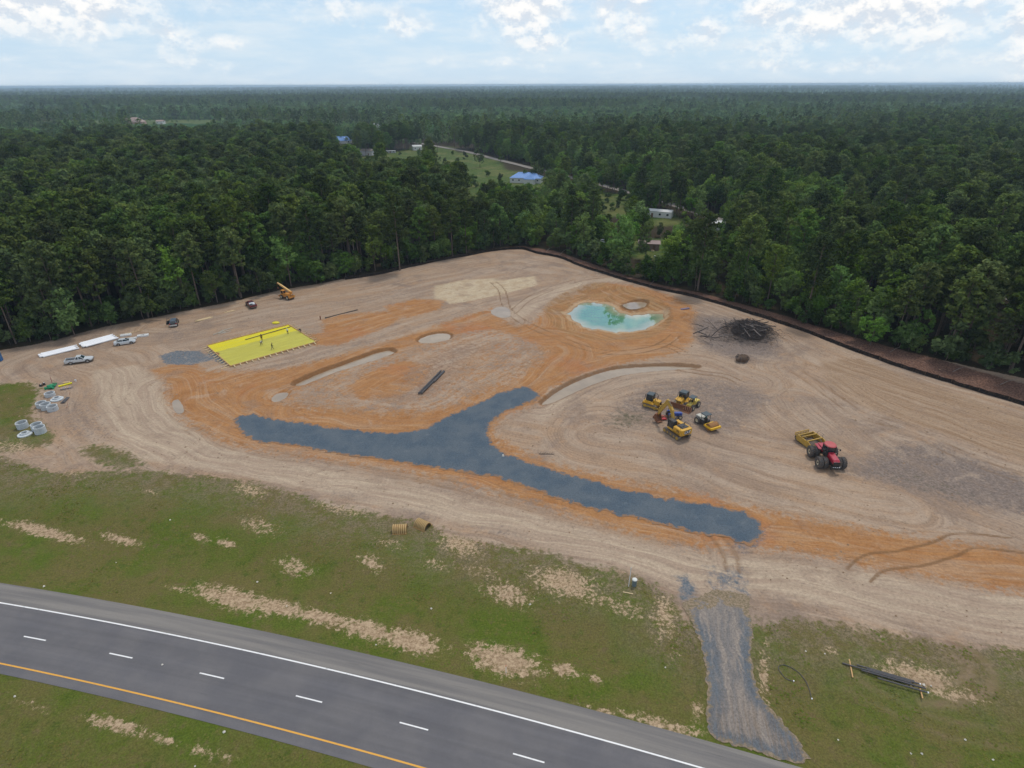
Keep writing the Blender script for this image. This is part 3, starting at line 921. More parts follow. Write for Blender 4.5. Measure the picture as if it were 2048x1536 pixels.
def asphalt_mat():
    m = bpy.data.materials.new('asphalt'); m.use_nodes = True
    t = NT(m.node_tree); pos = pos_of(t)
    across = t.attr('across')
    along = t.attr('along')
    v = t.comb(t.math('MULTIPLY', along, .03), t.math('MULTIPLY', across, 1.0))
    lanes = t.noise(v, 1.0, 4, .6)
    c = t.mix(t.ramp(t.noise(pos, .18, 4, .6), .35, .65), lin(95, 94, 98), lin(104, 102, 104))
    # the shoulder: older, paler
    sh = t.ramp(t.math('ADD', across, t.math('MULTIPLY', t.math('SUBTRACT', t.noise(pos, .5, 4, .6), .5), .9)), 8.6, 9.1)
    c = t.mix(sh, c, t.mix(t.ramp(lanes, .4, .6), lin(112, 109, 108), lin(124, 120, 116)))
    f = t.ramp(lanes, .3, .7, .88, 1.1, False)
    c = t.mix(1.0, c, t.comb(f, f, f), 'MULTIPLY')
    f = t.ramp(t.noise(pos, 14, 3, .8), .25, .75, .86, 1.14, False)
    c = t.mix(1.0, c, t.comb(f, f, f), 'MULTIPLY')
    # oil and tyre marks, sand drifting in at the edge
    c = t.mix(t.ramp(t.noise(t.vmath('MULTIPLY', v, (4, 3, 1)), 1.0, 3, .6), .66, .78, 0, .45), c, lin(66, 66, 70))
    sand = t.math('MULTIPLY', t.ramp(t.math('ADD', across, t.math('MULTIPLY', t.noise(pos, 1.0, 5, .7), 3.0)), 13.2, 14.6), .55)
    c = t.mix(sand, c, lin(148, 132, 118))
    surf_out(t, c, .82, .3, [(t.noise(pos, 20, 3, .7), .25, .01)])
    return m


hw_me = sheet_mesh('highway', HIGHWAY, 1.2, 0.03, seed=3)
_hv = np.zeros(len(hw_me.vertices) * 3, np.float32); hw_me.vertices.foreach_get('co', _hv); _hv = _hv.reshape(-1, 3)
_dash_y = np.polyval(HW_DASH, _hv[:, 0]); _sl = np.polyval(np.polyder(HW_DASH), _hv[:, 0])
_ac = hw_me.attributes.new('across', 'FLOAT', 'POINT')
_ac.data.foreach_set('value', ((_hv[:, 1] - _dash_y) / np.sqrt(1 + _sl ** 2) + 5.0).astype(np.float32))
_al = hw_me.attributes.new('along', 'FLOAT', 'POINT')
_al.data.foreach_set('value', (_hv[:, 0] * 1.05).astype(np.float32))
_hv[:, 2] = 0.03
hw_me.vertices.foreach_set('co', _hv.ravel())
highway = link('highway', hw_me, None, asphalt_mat())
tag(highway, 'grey two-lane highway carriageway with white and yellow lines', 'road', kind='structure')


def paint_mat(name, c):
    m = bpy.data.materials.new(name); m.use_nodes = True
    t = NT(m.node_tree); pos = pos_of(t)
    f = t.ramp(t.noise(pos, 1.2, 6, .75), .52, .75, 0, .55)
    surf_out(t, t.mix(f, c, lin(120, 118, 118)), .6, .4)
    return m


WHITE_PAINT, YELLOW_PAINT = paint_mat('white_road_paint', lin(226, 226, 226)), paint_mat('yellow_road_paint', lin(214, 158, 62))


def line_piece(name, coef, x0, x1, wd, z, material, n):
    xs = np.linspace(x0, x1, n); ys = np.polyval(coef, xs); sl_ = np.polyval(np.polyder(coef), xs)
    nn = np.stack([-sl_, np.ones_like(sl_)], 1) / np.sqrt(1 + sl_ ** 2)[:, None]
    c = np.stack([xs, ys], 1)
    V = np.concatenate([np.column_stack([c - nn * wd / 2, np.full(n, z)]), np.column_stack([c + nn * wd / 2, np.full(n, z)])])
    Q = [(i, i + 1, n + i + 1, n + i) for i in range(n - 1)]
    return link(name, np_mesh(name, V, Q), highway, material)


line_piece('white_edge_line', HW_WHITE, -150, 74, .17, .036, WHITE_PAINT, 120)
line_piece('yellow_edge_line', HW_YELLOW, -150, 74, .18, .036, YELLOW_PAINT, 120)
_d0 = at(47, 1274)[0]; _d1 = at(1026, 1508)[0]
_per = (_d1 - _d0) / 5.0
for k in range(-7, 11):
    x0 = _d0 + k * _per
    line_piece('lane_dash', HW_DASH, x0, x0 + (at(91, 1281)[0] - _d0) * 1.02, .15, .036, WHITE_PAINT, 4)


def gravel_mat(name, drive=False):
    m = bpy.data.materials.new(name); m.use_nodes = True
    t = NT(m.node_tree); pos = pos_of(t)
    n1, n2, n3 = t.noise(pos, .25, 5, .6), t.noise(pos, 3.5, 5, .75), t.noise(pos, 12, 3, .8)
    c = t.mix(t.ramp(n1, .35, .65), lin(74, 88, 101), lin(88, 98, 107))
    if drive:
        x, y, z = t.xyz(pos)
        # wheel-worn middle with tracked-in sand, running along the drive
        cx = t.math('ADD', 24.6, t.math('MULTIPLY', t.math('SUBTRACT', y, 45), .17))
        u = t.math('SUBTRACT', x, cx)
        v = t.comb(t.math('MULTIPLY', u, .9), t.math('MULTIPLY', y, .12))
        s1 = t.noise(t.vmath('ADD', v, t.comb(t.math('MULTIPLY', t.noise(pos, .25, 3, .6), 2.2), 0.0)), 1.0, 6, .7, 1.6)
        mid = t.math('MULTIPLY', t.ramp(t.math('ADD', t.attr('rim'), t.math('MULTIPLY', t.math('SUBTRACT', s1, .5), 2.4)), .7, 1.7), t.ramp(s1, .2, .55, .5, 1.0))
        mid = t.math('MAXIMUM', mid, t.math('MULTIPLY', t.ramp(y, 50, 55.5), t.ramp(n1, .3, .5)))
        c = t.mix(t.math('MULTIPLY', t.math('ADD', .3, mid), .78), c, t.mix(t.ramp(s1, .4, .65), lin(118, 113, 110), lin(142, 132, 123)))
        low = t.math('MULTIPLY', t.ramp(y, 44, 38), t.ramp(t.noise(t.vmath('MULTIPLY', v, (2.2, 1, 1)), 1.0, 5, .7, 1.5), .42, .62))
        c = t.mix(t.math('MULTIPLY', low, .5), c, lin(116, 98, 80))
    else:
        c = t.mix(t.ramp(t.noise(pos, .7, 6, .7), .54, .72, 0, .55), c, lin(106, 114, 121))
        c = t.mix(t.ramp(t.noise(pos, .45, 6, .75, 1.2), .56, .70, 0, .5), c, lin(62, 76, 90))
    f = t.ramp(n2, .28, .72, .66, 1.28, False)
    f = t.math('MULTIPLY', f, t.ramp(n3, .28, .72, .62, 1.36, False))
    c = t.mix(1.0, c, t.comb(f, f, f), 'MULTIPLY')
    rim = t.math('ADD', t.attr('rim'), t.math('MULTIPLY', t.math('SUBTRACT', t.noise(pos, 1.0, 6, .78), .5), 3.4 if not drive else 3.0))
    if drive:
        rim = t.math('SUBTRACT', rim, t.math('MULTIPLY', t.ramp(y, 51.5, 57.0), t.ramp(t.noise(pos, .7, 5, .7), .36, .56, 0, 4.0)))
    c = t.mix(t.ramp(rim, .55, .0, 0, 1.0 if drive else .9), c, t.mix(t.ramp(n2, .4, .6), lin(146, 128, 108), lin(108, 98, 76)) if drive else t.mix(t.ramp(n2, .4, .6), lin(158, 118, 80), lin(138, 104, 74)))
    surf_out(t, c, .9, .25, [(n2, .5, .05), (n3, .7, .03)])
    return m


o = link('gravel_road', sheet_mesh('gravel_road', GRAVEL_Y, .7, .045, jag=.42, seed=5, edge=True), None, gravel_mat('blue_grey_gravel'))
tag(o, 'forked blue-grey crushed stone road base across the clay', 'road', kind='structure')
o = link('gravel_driveway', sheet_mesh('gravel_driveway', DRIVE, .5, .062, jag=.16, seed=6, edge=True), None, gravel_mat('tracked_gravel', True))
tag(o, 'gravel driveway from the highway with sandy wheel-worn middle', 'road', kind='structure')


def grown(poly, d):
    c = np.array(poly); t_ = np.roll(c, -1, 0) - np.roll(c, 1, 0); t_ /= np.linalg.norm(t_, axis=1)[:, None] + 1e-9
    nn = np.stack([t_[:, 1], -t_[:, 0]], 1)
    ar = np.sum(c[:, 0] * np.roll(c[:, 1], -1) - np.roll(c[:, 0], -1) * c[:, 1])
    return c + nn * d * (1 if ar > 0 else -1)


def water_mat(name, c, rough, spec=.6, shallow=None):
    m = bpy.data.materials.new(name); m.use_nodes = True
    t = NT(m.node_tree); pos = pos_of(t)
    n = t.noise(pos, .3, 4, .55)
    cc = t.mix(t.ramp(n, .3, .7), c, tuple(v * .82 for v in c))
    if shallow:
        k = t.math('ADD', t.attr('rim'), t.math('MULTIPLY', t.math('SUBTRACT', t.noise(pos, .45, 4, .6), .5), 2.5))
        cc = t.mix(t.ramp(k, 4.6, .4), cc, shallow)
    p = surf_out(t, cc, rough, spec, [(t.noise(pos, 1.6, 3, .6), .02, .05)])
    p.inputs['IOR'].default_value = 2.1 if shallow else 1.6
    if shallow:
        p.inputs['Coat Weight'].default_value = .55; p.inputs['Coat IOR'].default_value = 1.9; p.inputs['Coat Roughness'].default_value = .02
    return m


o = link('pond', sheet_mesh('pond', grown(POND, .8), 1.2, 0, z=WATER_Z, seed=8, edge=True), None, water_mat('turquoise_water', lin(92, 146, 116), .03, .5, lin(166, 166, 138)))
tag(o, 'turquoise pond in the dug clay pit reflecting trees and sky', 'pond', kind='structure')
MUD = water_mat('muddy_water', lin(158, 142, 122), .10, .4)
for poly, d, lb in PUDDLES:
    o = link('puddle', sheet_mesh('puddle', grown(poly, .35), .8, 0, z=-d - 0.01, seed=9), None, MUD)
    tag(o, lb, 'puddle', kind='structure')

# back road through the woods
def ribbon(name, line, wd, z, material):
    n = len(line)
    tg = np.gradient(line, axis=0); tg /= np.linalg.norm(tg, axis=1)[:, None]
    nn = np.stack([-tg[:, 1], tg[:, 0]], 1)
    a, b = line - nn * wd / 2, line + nn * wd / 2
    za, zb = hgt(a[:, 0], a[:, 1]) + z, hgt(b[:, 0], b[:, 1]) + z
    V = np.concatenate([np.column_stack([a, za]), np.column_stack([b, zb])])
    return link(name, np_mesh(name, V, [(i, i + 1, n + i + 1, n + i) for i in range(n - 1)]), None, material)


o = ribbon('back_road', BACK_ROAD, 6.4, .25, mat('old_asphalt', lin(128, 122, 116), .9, scale=.4, var=.2))
tag(o, 'narrow grey country road running through the woods', 'road', kind='structure')
# ================================================================== TREES
def leaf_mat(name, c1, c2, var=.55, trans=.25):
    m = bpy.data.materials.new(name); m.use_nodes = True
    t = NT(m.node_tree)
    pos = t.node('ShaderNodeTexCoord').outputs['Object']
    rnd = t.node('ShaderNodeObjectInfo').outputs['Random']
    n = t.noise(pos, .55, 3, .6)
    c = t.mix(t.ramp(n, .32, .68), c1, c2)
    hs = t.node('ShaderNodeHueSaturation')
    t.put(hs.inputs['Hue'], t.ramp(rnd, 0, 1, .468, .508, False))
    t.put(hs.inputs['Saturation'], t.ramp(t.math('FRACT', t.math('MULTIPLY', rnd, 7.13)), 0, 1, .8, 1.1, False))
    t.put(hs.inputs['Value'], t.ramp(t.math('FRACT', t.math('MULTIPLY', rnd, 17.7)), 0, 1, 1 - var, 1 + var, False))
    t.put(hs.inputs['Color'], c)
    d = t.node('ShaderNodeBsdfDiffuse'); t.l.new(hs.outputs[0], d.inputs[0])
    tr = t.node('ShaderNodeBsdfTranslucent'); t.l.new(hs.outputs[0], tr.inputs[0])
    mx = t.node('ShaderNodeMixShader'); mx.inputs[0].default_value = trans
    t.l.new(d.outputs[0], mx.inputs[1]); t.l.new(tr.outputs[0], mx.inputs[2])
    o = t.node('ShaderNodeOutputMaterial'); t.l.new(mx.outputs[0], o.inputs[0])
    return m


LEAF = {'pine': leaf_mat('pine_needles', (.060, .110, .028), (.106, .156, .036)),
        'broad': leaf_mat('broad_leaves', (.084, .168, .032), (.142, .236, .046)),
        'bush': leaf_mat('bush_leaves', (.056, .108, .026), (.100, .160, .040)),
        'pale': leaf_mat('far_sunlit_leaves', (.085, .165, .052), (.145, .235, .080)),  # far trees only: sunlight on the distance put into the leaf colour
        'young': leaf_mat('young_sunlit_leaves', (.110, .190, .062), (.165, .245, .085))}  # short far stands, lightened in colour to look sunlit
BARK = mat('bark', lin(112, 98, 88), .95, var=.3, scale=2.0, spec=.1)
PALE_BARK = mat('pale_bark', lin(150, 138, 124), .95, var=.25, scale=2.0, spec=.1)


def cards(rng, cen, rad, n, size, flat=.6):
    """n leaf faces round each clump centre; cen (k,3), rad (k,)"""
    k = len(cen)
    d = rng.normal(size=(k, n, 3)); d /= np.linalg.norm(d, axis=2, keepdims=True)
    rr = rng.random((k, n, 1)) ** .45
    p = cen[:, None, :] + d * rr * rad[:, None, None] * np.array([1, 1, flat])
    nrm = d + rng.normal(size=(k, n, 3)) * .55 + np.array([0, 0, .55])
    nrm /= np.linalg.norm(nrm, axis=2, keepdims=True)
    a = np.cross(nrm, rng.normal(size=(k, n, 3))); a /= np.linalg.norm(a, axis=2, keepdims=True)
    b = np.cross(nrm, a)
    s = size * (.6 + .8 * rng.random((k, n, 1)))
    P = np.stack([p - a * s - b * s * .55, p + a * s - b * s * .4, p + a * s * .8 + b * s * .55, p - a * s * .7 + b * s * .5], 2).reshape(-1, 3)
    Q = np.arange(len(P)).reshape(-1, 4)
    return P, Q


def limb(mb, p0, p1, r0, r1, n=5):
    mb.cyl(p0, p1, r0, r1, n, cap=False)


def make_tree(kind, seed, low=False):
    """returns (trunk mesh, crown mesh, height)"""
    rng = np.random.default_rng(seed)
    t = MB()
    cen, rad = [], []
    if kind == 'pine':
        h = 22.0 + rng.random() * 4
        bend = rng.normal(size=2) * .5
        zs = np.linspace(0, h * .97, 7)
        pts = [(bend[0] * (z / h) ** 2, bend[1] * (z / h) ** 2, z) for z in zs]
        t.path(pts, [.27 * (1 - .88 * z / h) + .02 for z in zs], 6 if not low else 3)
        base = .42 + rng.random() * .14
        nb = 46 if not low else 16
        for i in range(nb):
            u = (i + rng.random()) / nb
            z = h * (base + (1 - base) * u)
            prof = (math.sin(PI * min(1, (u * .86 + .14)) ** .8)) ** .65
            r = (.7 + 3.1 * prof) * (.7 + .5 * rng.random())
            a = i * 2.4 + rng.normal() * .5
            cx, cy_ = bend[0] * (z / h) ** 2, bend[1] * (z / h) ** 2
            tip = np.array([cx + math.cos(a) * r, cy_ + math.sin(a) * r, z + r * (.12 + .3 * u)])
            if not low and i % 2 == 0:
                limb(t, (cx, cy_, z - .3), tip * .95 + np.array([cx, cy_, z]) * .05, .06, .02, 3)
            cen.append(tip); rad.append(.85 + .5 * rng.random())
            if not low:
                cen.append(np.array([cx, cy_, z]) * .45 + tip * .55); rad.append(.8 + .4 * rng.random())
        cen.append(np.array([bend[0], bend[1], h])); rad.append(.8)
        P, Q = cards(rng, np.array(cen), np.array(rad) * (1.0 if not low else 1.5), 24 if not low else 7, .34 if not low else .85, .62)
    elif kind in ('broad', 'bush'):
        big = kind == 'broad'
        h = (15 + rng.random() * 5) if big else (4.0 + 2.5 * rng.random())
        Rr = h * (.26 + .07 * rng.random()) if big else h * (.34 + .1 * rng.random())
        zc, rz = (h * .58, h * .42) if big else (h * .52, h * .5)
        fork = h * (.25 if big else .1)
        t.path([(0, 0, 0), (.1, 0, fork), (rng.normal() * .3, rng.normal() * .3, h * .8)], [.24 if big else .08, .2 if big else .06, .03], 6 if not low else 3)
        lob = [(rng.normal(size=3) * np.array([.42, .42, .38])) for _ in range(9 if big else 5)]
        nc = (105 if big else 40) if not low else 30
        for i in range(nc):
            lo_ = lob[rng.integers(len(lob))]
            d = rng.normal(size=3); d /= np.linalg.norm(d)
            q = lo_ + d * .52 * (rng.random() ** .35)
            L = np.linalg.norm(q)
            if L > 1: q /= L
            c = np.array([q[0] * Rr, q[1] * Rr, zc + q[2] * rz])
            cen.append(c); rad.append((.75 + .55 * rng.random()) * (1 if big else .7))
        if not low and big:
            for l in lob[:6]:
                limb(t, (.1, 0, fork), (l[0] * Rr * .9, l[1] * Rr * .9, zc + l[2] * rz * .8), .1, .03, 4)
        P, Q = cards(rng, np.array(cen), np.array(rad) * (1 if not low else 1.6), 24 if not low else 7, (.30 if big else .22) if not low else .85, .8)
    elif kind == 'snag':
        h = 13.0
        t.path([(0, 0, 0), (.1, .05, h * .5), (.3, -.1, h)], [.2, .15, .05], 6)
        limb(t, (.1, .05, h * .55), (1.2, .4, h * .7), .06, .02, 4); limb(t, (.15, 0, h * .7), (-.9, -.3, h * .85), .05, .02, 4)
        P, Q = None, None
    tm = bpy.data.meshes.new('trunk'); tm.from_pydata(t.v, [], t.f)
    cm = np_mesh('crown', P, Q) if P is not None else None
    return tm, cm, h


NV = 7
VAR = {k: [make_tree(k, 100 + 13 * i + 991 * j) for i in range(NV)] for j, k in enumerate(('pine', 'broad', 'bush'))}
for k in VAR:
    for tm, cm, h in VAR[k]:
        tm.materials.append(BARK if k != 'pine' else MATS['bark'])
        cm.materials.append(LEAF[k])
rs = np.random.default_rng(4242)


OPEN = [  # what shows in the open beyond the woods: box in the photograph and its distance
    (716, 295, 750, 312, 595), (765, 304, 840, 314, 600), (868, 299, 925, 324, 600), (822, 290, 848, 301, 640), (885, 294, 940, 308, 640), (940, 304, 985, 318, 600), (985, 316, 1040, 330, 520), (1040, 328, 1060, 338, 500),
    (934, 348, 954, 384, 430), (972, 344, 1000, 360, 440), (1012, 346, 1094, 366, 412), (1140, 352, 1152, 362, 400), (1212, 372, 1256, 388, 350), (1202, 396, 1252, 426, 320), (1302, 408, 1338, 434, 296), (1340, 406, 1438, 442, 296),
    (1194, 476, 1222, 490, 232), (1280, 490, 1318, 506, 222), (1440, 452, 1456, 462, 270), (666, 274, 706, 287, 725), (747, 246, 761, 260, 880), (257, 234, 284, 249, 1110), (285, 240, 420, 249, 1150), (135, 229, 235, 235, 1200), (314, 240, 330, 247, 1130), (2002, 584, 2060, 610, 172)]


def open_view(x, y, top, rad=2.2):
    """True if a tree here would stand in front of something the photograph shows in the open"""
    px, pt = pic(x, y, top)
    _, pb_ = pic(x, y, 0)
    rp = rad * FPX / max(y, 1)
    for (x0, y0, x1, y1, dist) in OPEN:
        if x0 - rp < px < x1 + rp and pt < y1 and pb_ > y0 and y < dist - 2:
            return True
    return False


def forest_points(rmin, rmax, step, amax, seed):
    r = np.random.default_rng(seed)
    n = int(2 * rmax / step)
    gx_, gy_ = np.meshgrid((np.arange(-n // 2, n // 2) + .5) * step, (np.arange(0, n // 2 + 2)) * step - 40)
    x = gx_.ravel() + r.uniform(-.48, .48, gx_.size) * step
    y = gy_.ravel() + r.uniform(-.48, .48, gx_.size) * step
    rr = np.hypot(x, y)
    m = (rr >= rmin) & (rr < rmax) & (np.abs(np.arctan2(x, y)) < amax)
    x, y = x[m], y[m]
    dc = np.where(inside(x, y, CLEAR), -1, 1) * seg_dist(x, y, TREE_EDGE, False)[0]
    k = dc > 1.0
    d_road = seg_dist(x, y, BACK_ROAD, False)[0]
    k &= d_road > 6.5
    for f in FIELDS:
        s_ = sd(x, y, f, 12)
        k &= ~((s_ < 0) & (r.random(len(x)) > .05))
    return x[k], y[k], dc[k], d_road[k]


HOUSES_XY = []
_bx, _by, _bd, _br = forest_points(60, 700, 5.0, 1.02, 11)
# stands: pine plantation on the left, mixed woods to the right
mixn = fbm(_bx / 60, _by / 60, 88, 3)
pb = np.clip(.16 + sstep(-70, 50, _bx) * .42 + (mixn - .5) * 1.6 + .30 * sstep(16, 4, _bd), .06, .9)
pb = np.where((_by > 235) & (_by < 460) & (_bx > -25) & (_bx < 95), np.maximum(pb, .85), pb)
isb = rs.random(len(_bx)) < pb
scl = .78 + .34 * rs.random(len(_bx)) + (fbm(_bx / 45, _by / 45, 5, 2) - .5) * .5
scl = np.where(_br < 16, scl * .85, scl)
lowtree = isb & (_bd < 18) & (rs.random(len(_bx)) < .6)
scl = np.where(lowtree, scl * (.5 + .3 * rs.random(len(_bx))), scl)
_mid = (_by > 235) & (_by < 430) & (_bx > -20) & (_bx < 75)
scl = np.where(_mid, scl * .8, scl)
rot = rs.random(len(_bx)) * 2 * PI
var = rs.integers(0, NV, len(_bx))
_hv = np.array([[v[2] for v in VAR['pine']], [v[2] for v in VAR['broad']]])
keep = np.ones(len(_bx), bool)
for i in range(len(_bx)):
    hh = _hv[int(isb[i])][var[i]]
    if open_view(_bx[i], _by[i], hh * scl[i]):
        scl[i] *= .62
        if open_view(_bx[i], _by[i], hh * scl[i]) or rs.random() < .3: keep[i] = False
_bx, _by, _bd, _br, isb, scl, rot, var = [q[keep] for q in (_bx, _by, _bd, _br, isb, scl, rot, var)]
dist = np.hypot(_bx, _by)
ang = np.abs(np.arctan2(_bx, _by))
inview = (ang < R(45))
order = np.argsort(np.where(inview, dist, 1e9))


def zone(x, y, d):
    px, py = pic(x, y, 0)
    row = 'at the front edge of' if d < 9 else 'inside'
    if px < 330: return row + ' the pine woods behind the white pipes'
    if px < 680: return row + ' the woods behind the yellow sheeting'
    if px < 1060: return row + ' the woods beyond the site tip'
    if px < 1480: return row + ' the trees behind the pond and fence'
    if px < 1760: return row + ' the woods behind the brush pile'
    return row + ' the woods above the bark strip at right'


def plant(kind, i_var, x, y, sc, rz, label, group, bark=None):
    tm, cm, h = VAR[kind][i_var]
    nm = {'pine': 'pine_tree', 'broad': 'broadleaf_tree', 'bush': 'shrub'}[kind]
    e = empty(nm, (x, y, hz(x, y) - .08), rz, label, 'tree' if kind != 'bush' else 'shrub', group)
    e.scale = (sc, sc, sc)
    a = bpy.data.objects.new('trunk', tm); col.objects.link(a); a.parent = e
    if cm:
        b = bpy.data.objects.new('crown' if kind != 'bush' else 'foliage', cm); col.objects.link(b); b.parent = e
    return e


_hts = hgt(_bx, _by)
cnt = {'pine': 0, 'broad': 0}
done = np.zeros(len(_bx), bool)
for i in order:
    k = 'broad' if isb[i] else 'pine'
    if not inview[i] or cnt[k] >= 295:
        continue
    cnt[k] += 1
    done[i] = True
    z_ = zone(_bx[i], _by[i], _bd[i])
    sz_ = 'tall ' if scl[i] > 1.02 else ('short ' if scl[i] < .72 else '')
    what = sz_ + ('dark pine ' if k == 'pine' else 'leafy tree ')
    plant(k, int(var[i]), float(_bx[i]), float(_by[i]), float(scl[i]), float(rot[i]), what + z_, what.strip() + 's ' + z_)
# bushes along the edge of the woods
te = smooth_poly(TREE_EDGE, 6, False)
seg = np.linalg.norm(np.diff(te, axis=0), axis=1); cum = np.concatenate([[0], np.cumsum(seg)])
nb = 0
for s_ in np.arange(0, cum[-1], 1.5):
    q = np.array([np.interp(s_, cum, te[:, 0]), np.interp(s_, cum, te[:, 1])])
    dn = rs.uniform(.3, 6.5)
    q2 = q + np.array([0, 1.0]) * dn + rs.normal(size=2) * .6
    a_ = abs(math.atan2(q2[0], q2[1]))
    if a_ > R(44) or rs.random() < .25: continue
    px, py = pic(q2[0], q2[1], 0)
    if 1050 < px < 1250 and rs.random() < .5: continue
    nb += 1
    z_ = zone(q2[0], q2[1], 0).replace('at the front edge of', 'along the foot of')
    plant('bush', int(rs.integers(0, NV)), float(q2[0]), float(q2[1]), float(rs.uniform(.6, 1.75)), float(rs.uniform(0, 6.28)), 'low green shrub ' + z_, 'shrubs ' + z_)
# scattered bushes on the open ground beyond the fence
for (px, py) in [(1000, 365), (1060, 385), (1110, 395), (1150, 415), (1120, 430), (1180, 430), (1210, 440), (1170, 455), (1130, 460), (1080, 450), (1230, 470), (1200, 480), (1040, 420), (890, 330), (820, 322), (930, 318), (860, 318), (1290, 455), (1370, 455), (1240, 400), (1110, 470), (1060, 470), (1250, 490), (1150, 490), (905, 310), (880, 322), (840, 312), (800, 310), (770, 312), (915, 328), (945, 360), (950, 375), (975, 352), (1215, 405), (1235, 415), (1225, 422), (1205, 425), (1245, 400)]:
    x_, y_ = at(px, py)
    plant('bush', int(rs.integers(0, NV)), x_, y_, float(rs.uniform(.6, 1.3)), float(rs.uniform(0, 6.28)), 'bush on the open grass beyond the far fence', 'bushes on the open grass beyond the far fence')
# trees that stand alone
for (px, py, k, v_, sc, lb) in [(800, 541, 'pine', 0, 1.05, 'tall pine with a bare trunk standing forward at the far tip of the left woods'), (1395, 582, 'pine', 1, 1.08, 'tall pine with a long bare pale trunk behind the pond fence'),
                                (905, 512, 'pine', 2, .95, 'slim pine with a pale bare trunk near the far tip of the site'), (1610, 640, 'pine', 3, 1.0, 'leaning bare-trunked pine behind the brush pile fence'), (1920, 712, 'pine', 4, 1.0, 'broad flat-topped pine at the far right of the woods'),
                                (150, 672, 'broad', 1, .86, 'bright green leafy tree just behind the white pipes'), (1180, 392, 'broad', 2, .9, 'tall leafy tree standing alone by the country road'), (1070, 342, 'broad', 3, .8, 'round leafy tree behind the blue-roofed house'),
                                (960, 335, 'broad', 4, .8, 'round leafy tree on the grass left of the blue-roofed house'), (1400, 452, 'broad', 5, .7, 'slender light green tree beside the white mobile home'), (1740, 690, 'broad', 6, .62, 'young leafy tree at the right on the bark strip edge'),
                                (420, 598, 'pine', 5, 1.0, 'tall pine with visible bare trunk behind the yellow sheeting'), (1285, 452, 'broad', 1, .62, 'dark round tree standing in front of the white mobile home'), (1268, 446, 'pine', 2, .55, 'short pine at the left end of the white mobile home'), (1130, 372, 'broad', 0, .62, 'small tree right of the blue-roofed house')]:
    x_, y_ = at(px, py)
    plant(k, v_, x_, y_, sc, float(px), lb, None)
tm, cm, h = make_tree('snag', 9)
x_, y_ = at(712, 545)
e = empty('dead_tree', (x_, y_, hz(x_, y_) - .1), .3, 'pale dead tree snag without leaves in front of the left woods', 'dead tree')
link('trunk', tm, e, PALE_BARK)

# ---------------------------------------------------------------- the rest of the woods: one mass
def proto_collection(name, low):
    c = bpy.data.collections.new(name)
    k = 0
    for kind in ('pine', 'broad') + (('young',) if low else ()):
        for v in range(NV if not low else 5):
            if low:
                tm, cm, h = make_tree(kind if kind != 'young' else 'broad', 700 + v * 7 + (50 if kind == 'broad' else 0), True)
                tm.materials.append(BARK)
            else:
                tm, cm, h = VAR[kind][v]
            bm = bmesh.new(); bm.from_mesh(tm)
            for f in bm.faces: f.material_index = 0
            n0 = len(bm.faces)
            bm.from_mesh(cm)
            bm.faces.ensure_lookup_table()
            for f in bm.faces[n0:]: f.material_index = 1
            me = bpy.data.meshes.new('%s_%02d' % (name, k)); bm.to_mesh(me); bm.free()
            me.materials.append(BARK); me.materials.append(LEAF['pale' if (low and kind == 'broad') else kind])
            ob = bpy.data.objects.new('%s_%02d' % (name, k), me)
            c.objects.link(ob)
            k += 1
    return c


def scatter(name, P, vi, rz, sc, coll, label):
    me = bpy.data.meshes.new(name)
    me.vertices.add(len(P)); me.vertices.foreach_set('co', np.asarray(P, np.float32).ravel())
    for nm, ty, arr in (('vi', 'INT', np.asarray(vi, np.int32)), ('rz', 'FLOAT', np.asarray(rz, np.float32)), ('sc', 'FLOAT', np.asarray(sc, np.float32))):
        a = me.attributes.new(nm, ty, 'POINT'); a.data.foreach_set('value', arr)
    o = link(name, me)
    g = bpy.data.node_groups.new(name, 'GeometryNodeTree')
    g.interface.new_socket('Geometry', in_out='INPUT', socket_type='NodeSocketGeometry')
    g.interface.new_socket('Geometry', in_out='OUTPUT', socket_type='NodeSocketGeometry')
    N = g.nodes
    gi, go = N.new('NodeGroupInput'), N.new('NodeGroupOutput')
    ci = N.new('GeometryNodeCollectionInfo'); ci.inputs['Collection'].default_value = coll
    ci.inputs['Separate Children'].default_value = True; ci.inputs['Reset Children'].default_value = True
    ip = N.new('GeometryNodeInstanceOnPoints'); ip.inputs['Pick Instance'].default_value = True

    def na(nm, ty):
        n = N.new('GeometryNodeInputNamedAttribute'); n.data_type = ty; n.inputs[0].default_value = nm
        return n.outputs['Attribute']
    cx = N.new('ShaderNodeCombineXYZ'); L = g.links
    L.new(na('rz', 'FLOAT'), cx.inputs[2])
    L.new(gi.outputs[0], ip.inputs['Points']); L.new(ci.outputs[0], ip.inputs['Instance'])
    L.new(na('vi', 'INT'), ip.inputs['Instance Index']); L.new(cx.outputs[0], ip.inputs['Rotation'])
    L.new(na('sc', 'FLOAT'), ip.inputs['Scale']); L.new(ip.outputs[0], go.inputs[0])
    md = o.modifiers.new('scatter', 'NODES'); md.node_group = g
    return tag(o, label, 'woods', kind='stuff')


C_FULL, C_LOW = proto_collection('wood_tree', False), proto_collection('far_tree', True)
rest = ~done
scatter('forest', np.column_stack([_bx, _by, _hts - .1])[rest], (np.where(isb, NV, 0) + var)[rest], rot[rest], scl[rest], C_FULL, 'dense mass of pine and leafy woods behind the front trees')


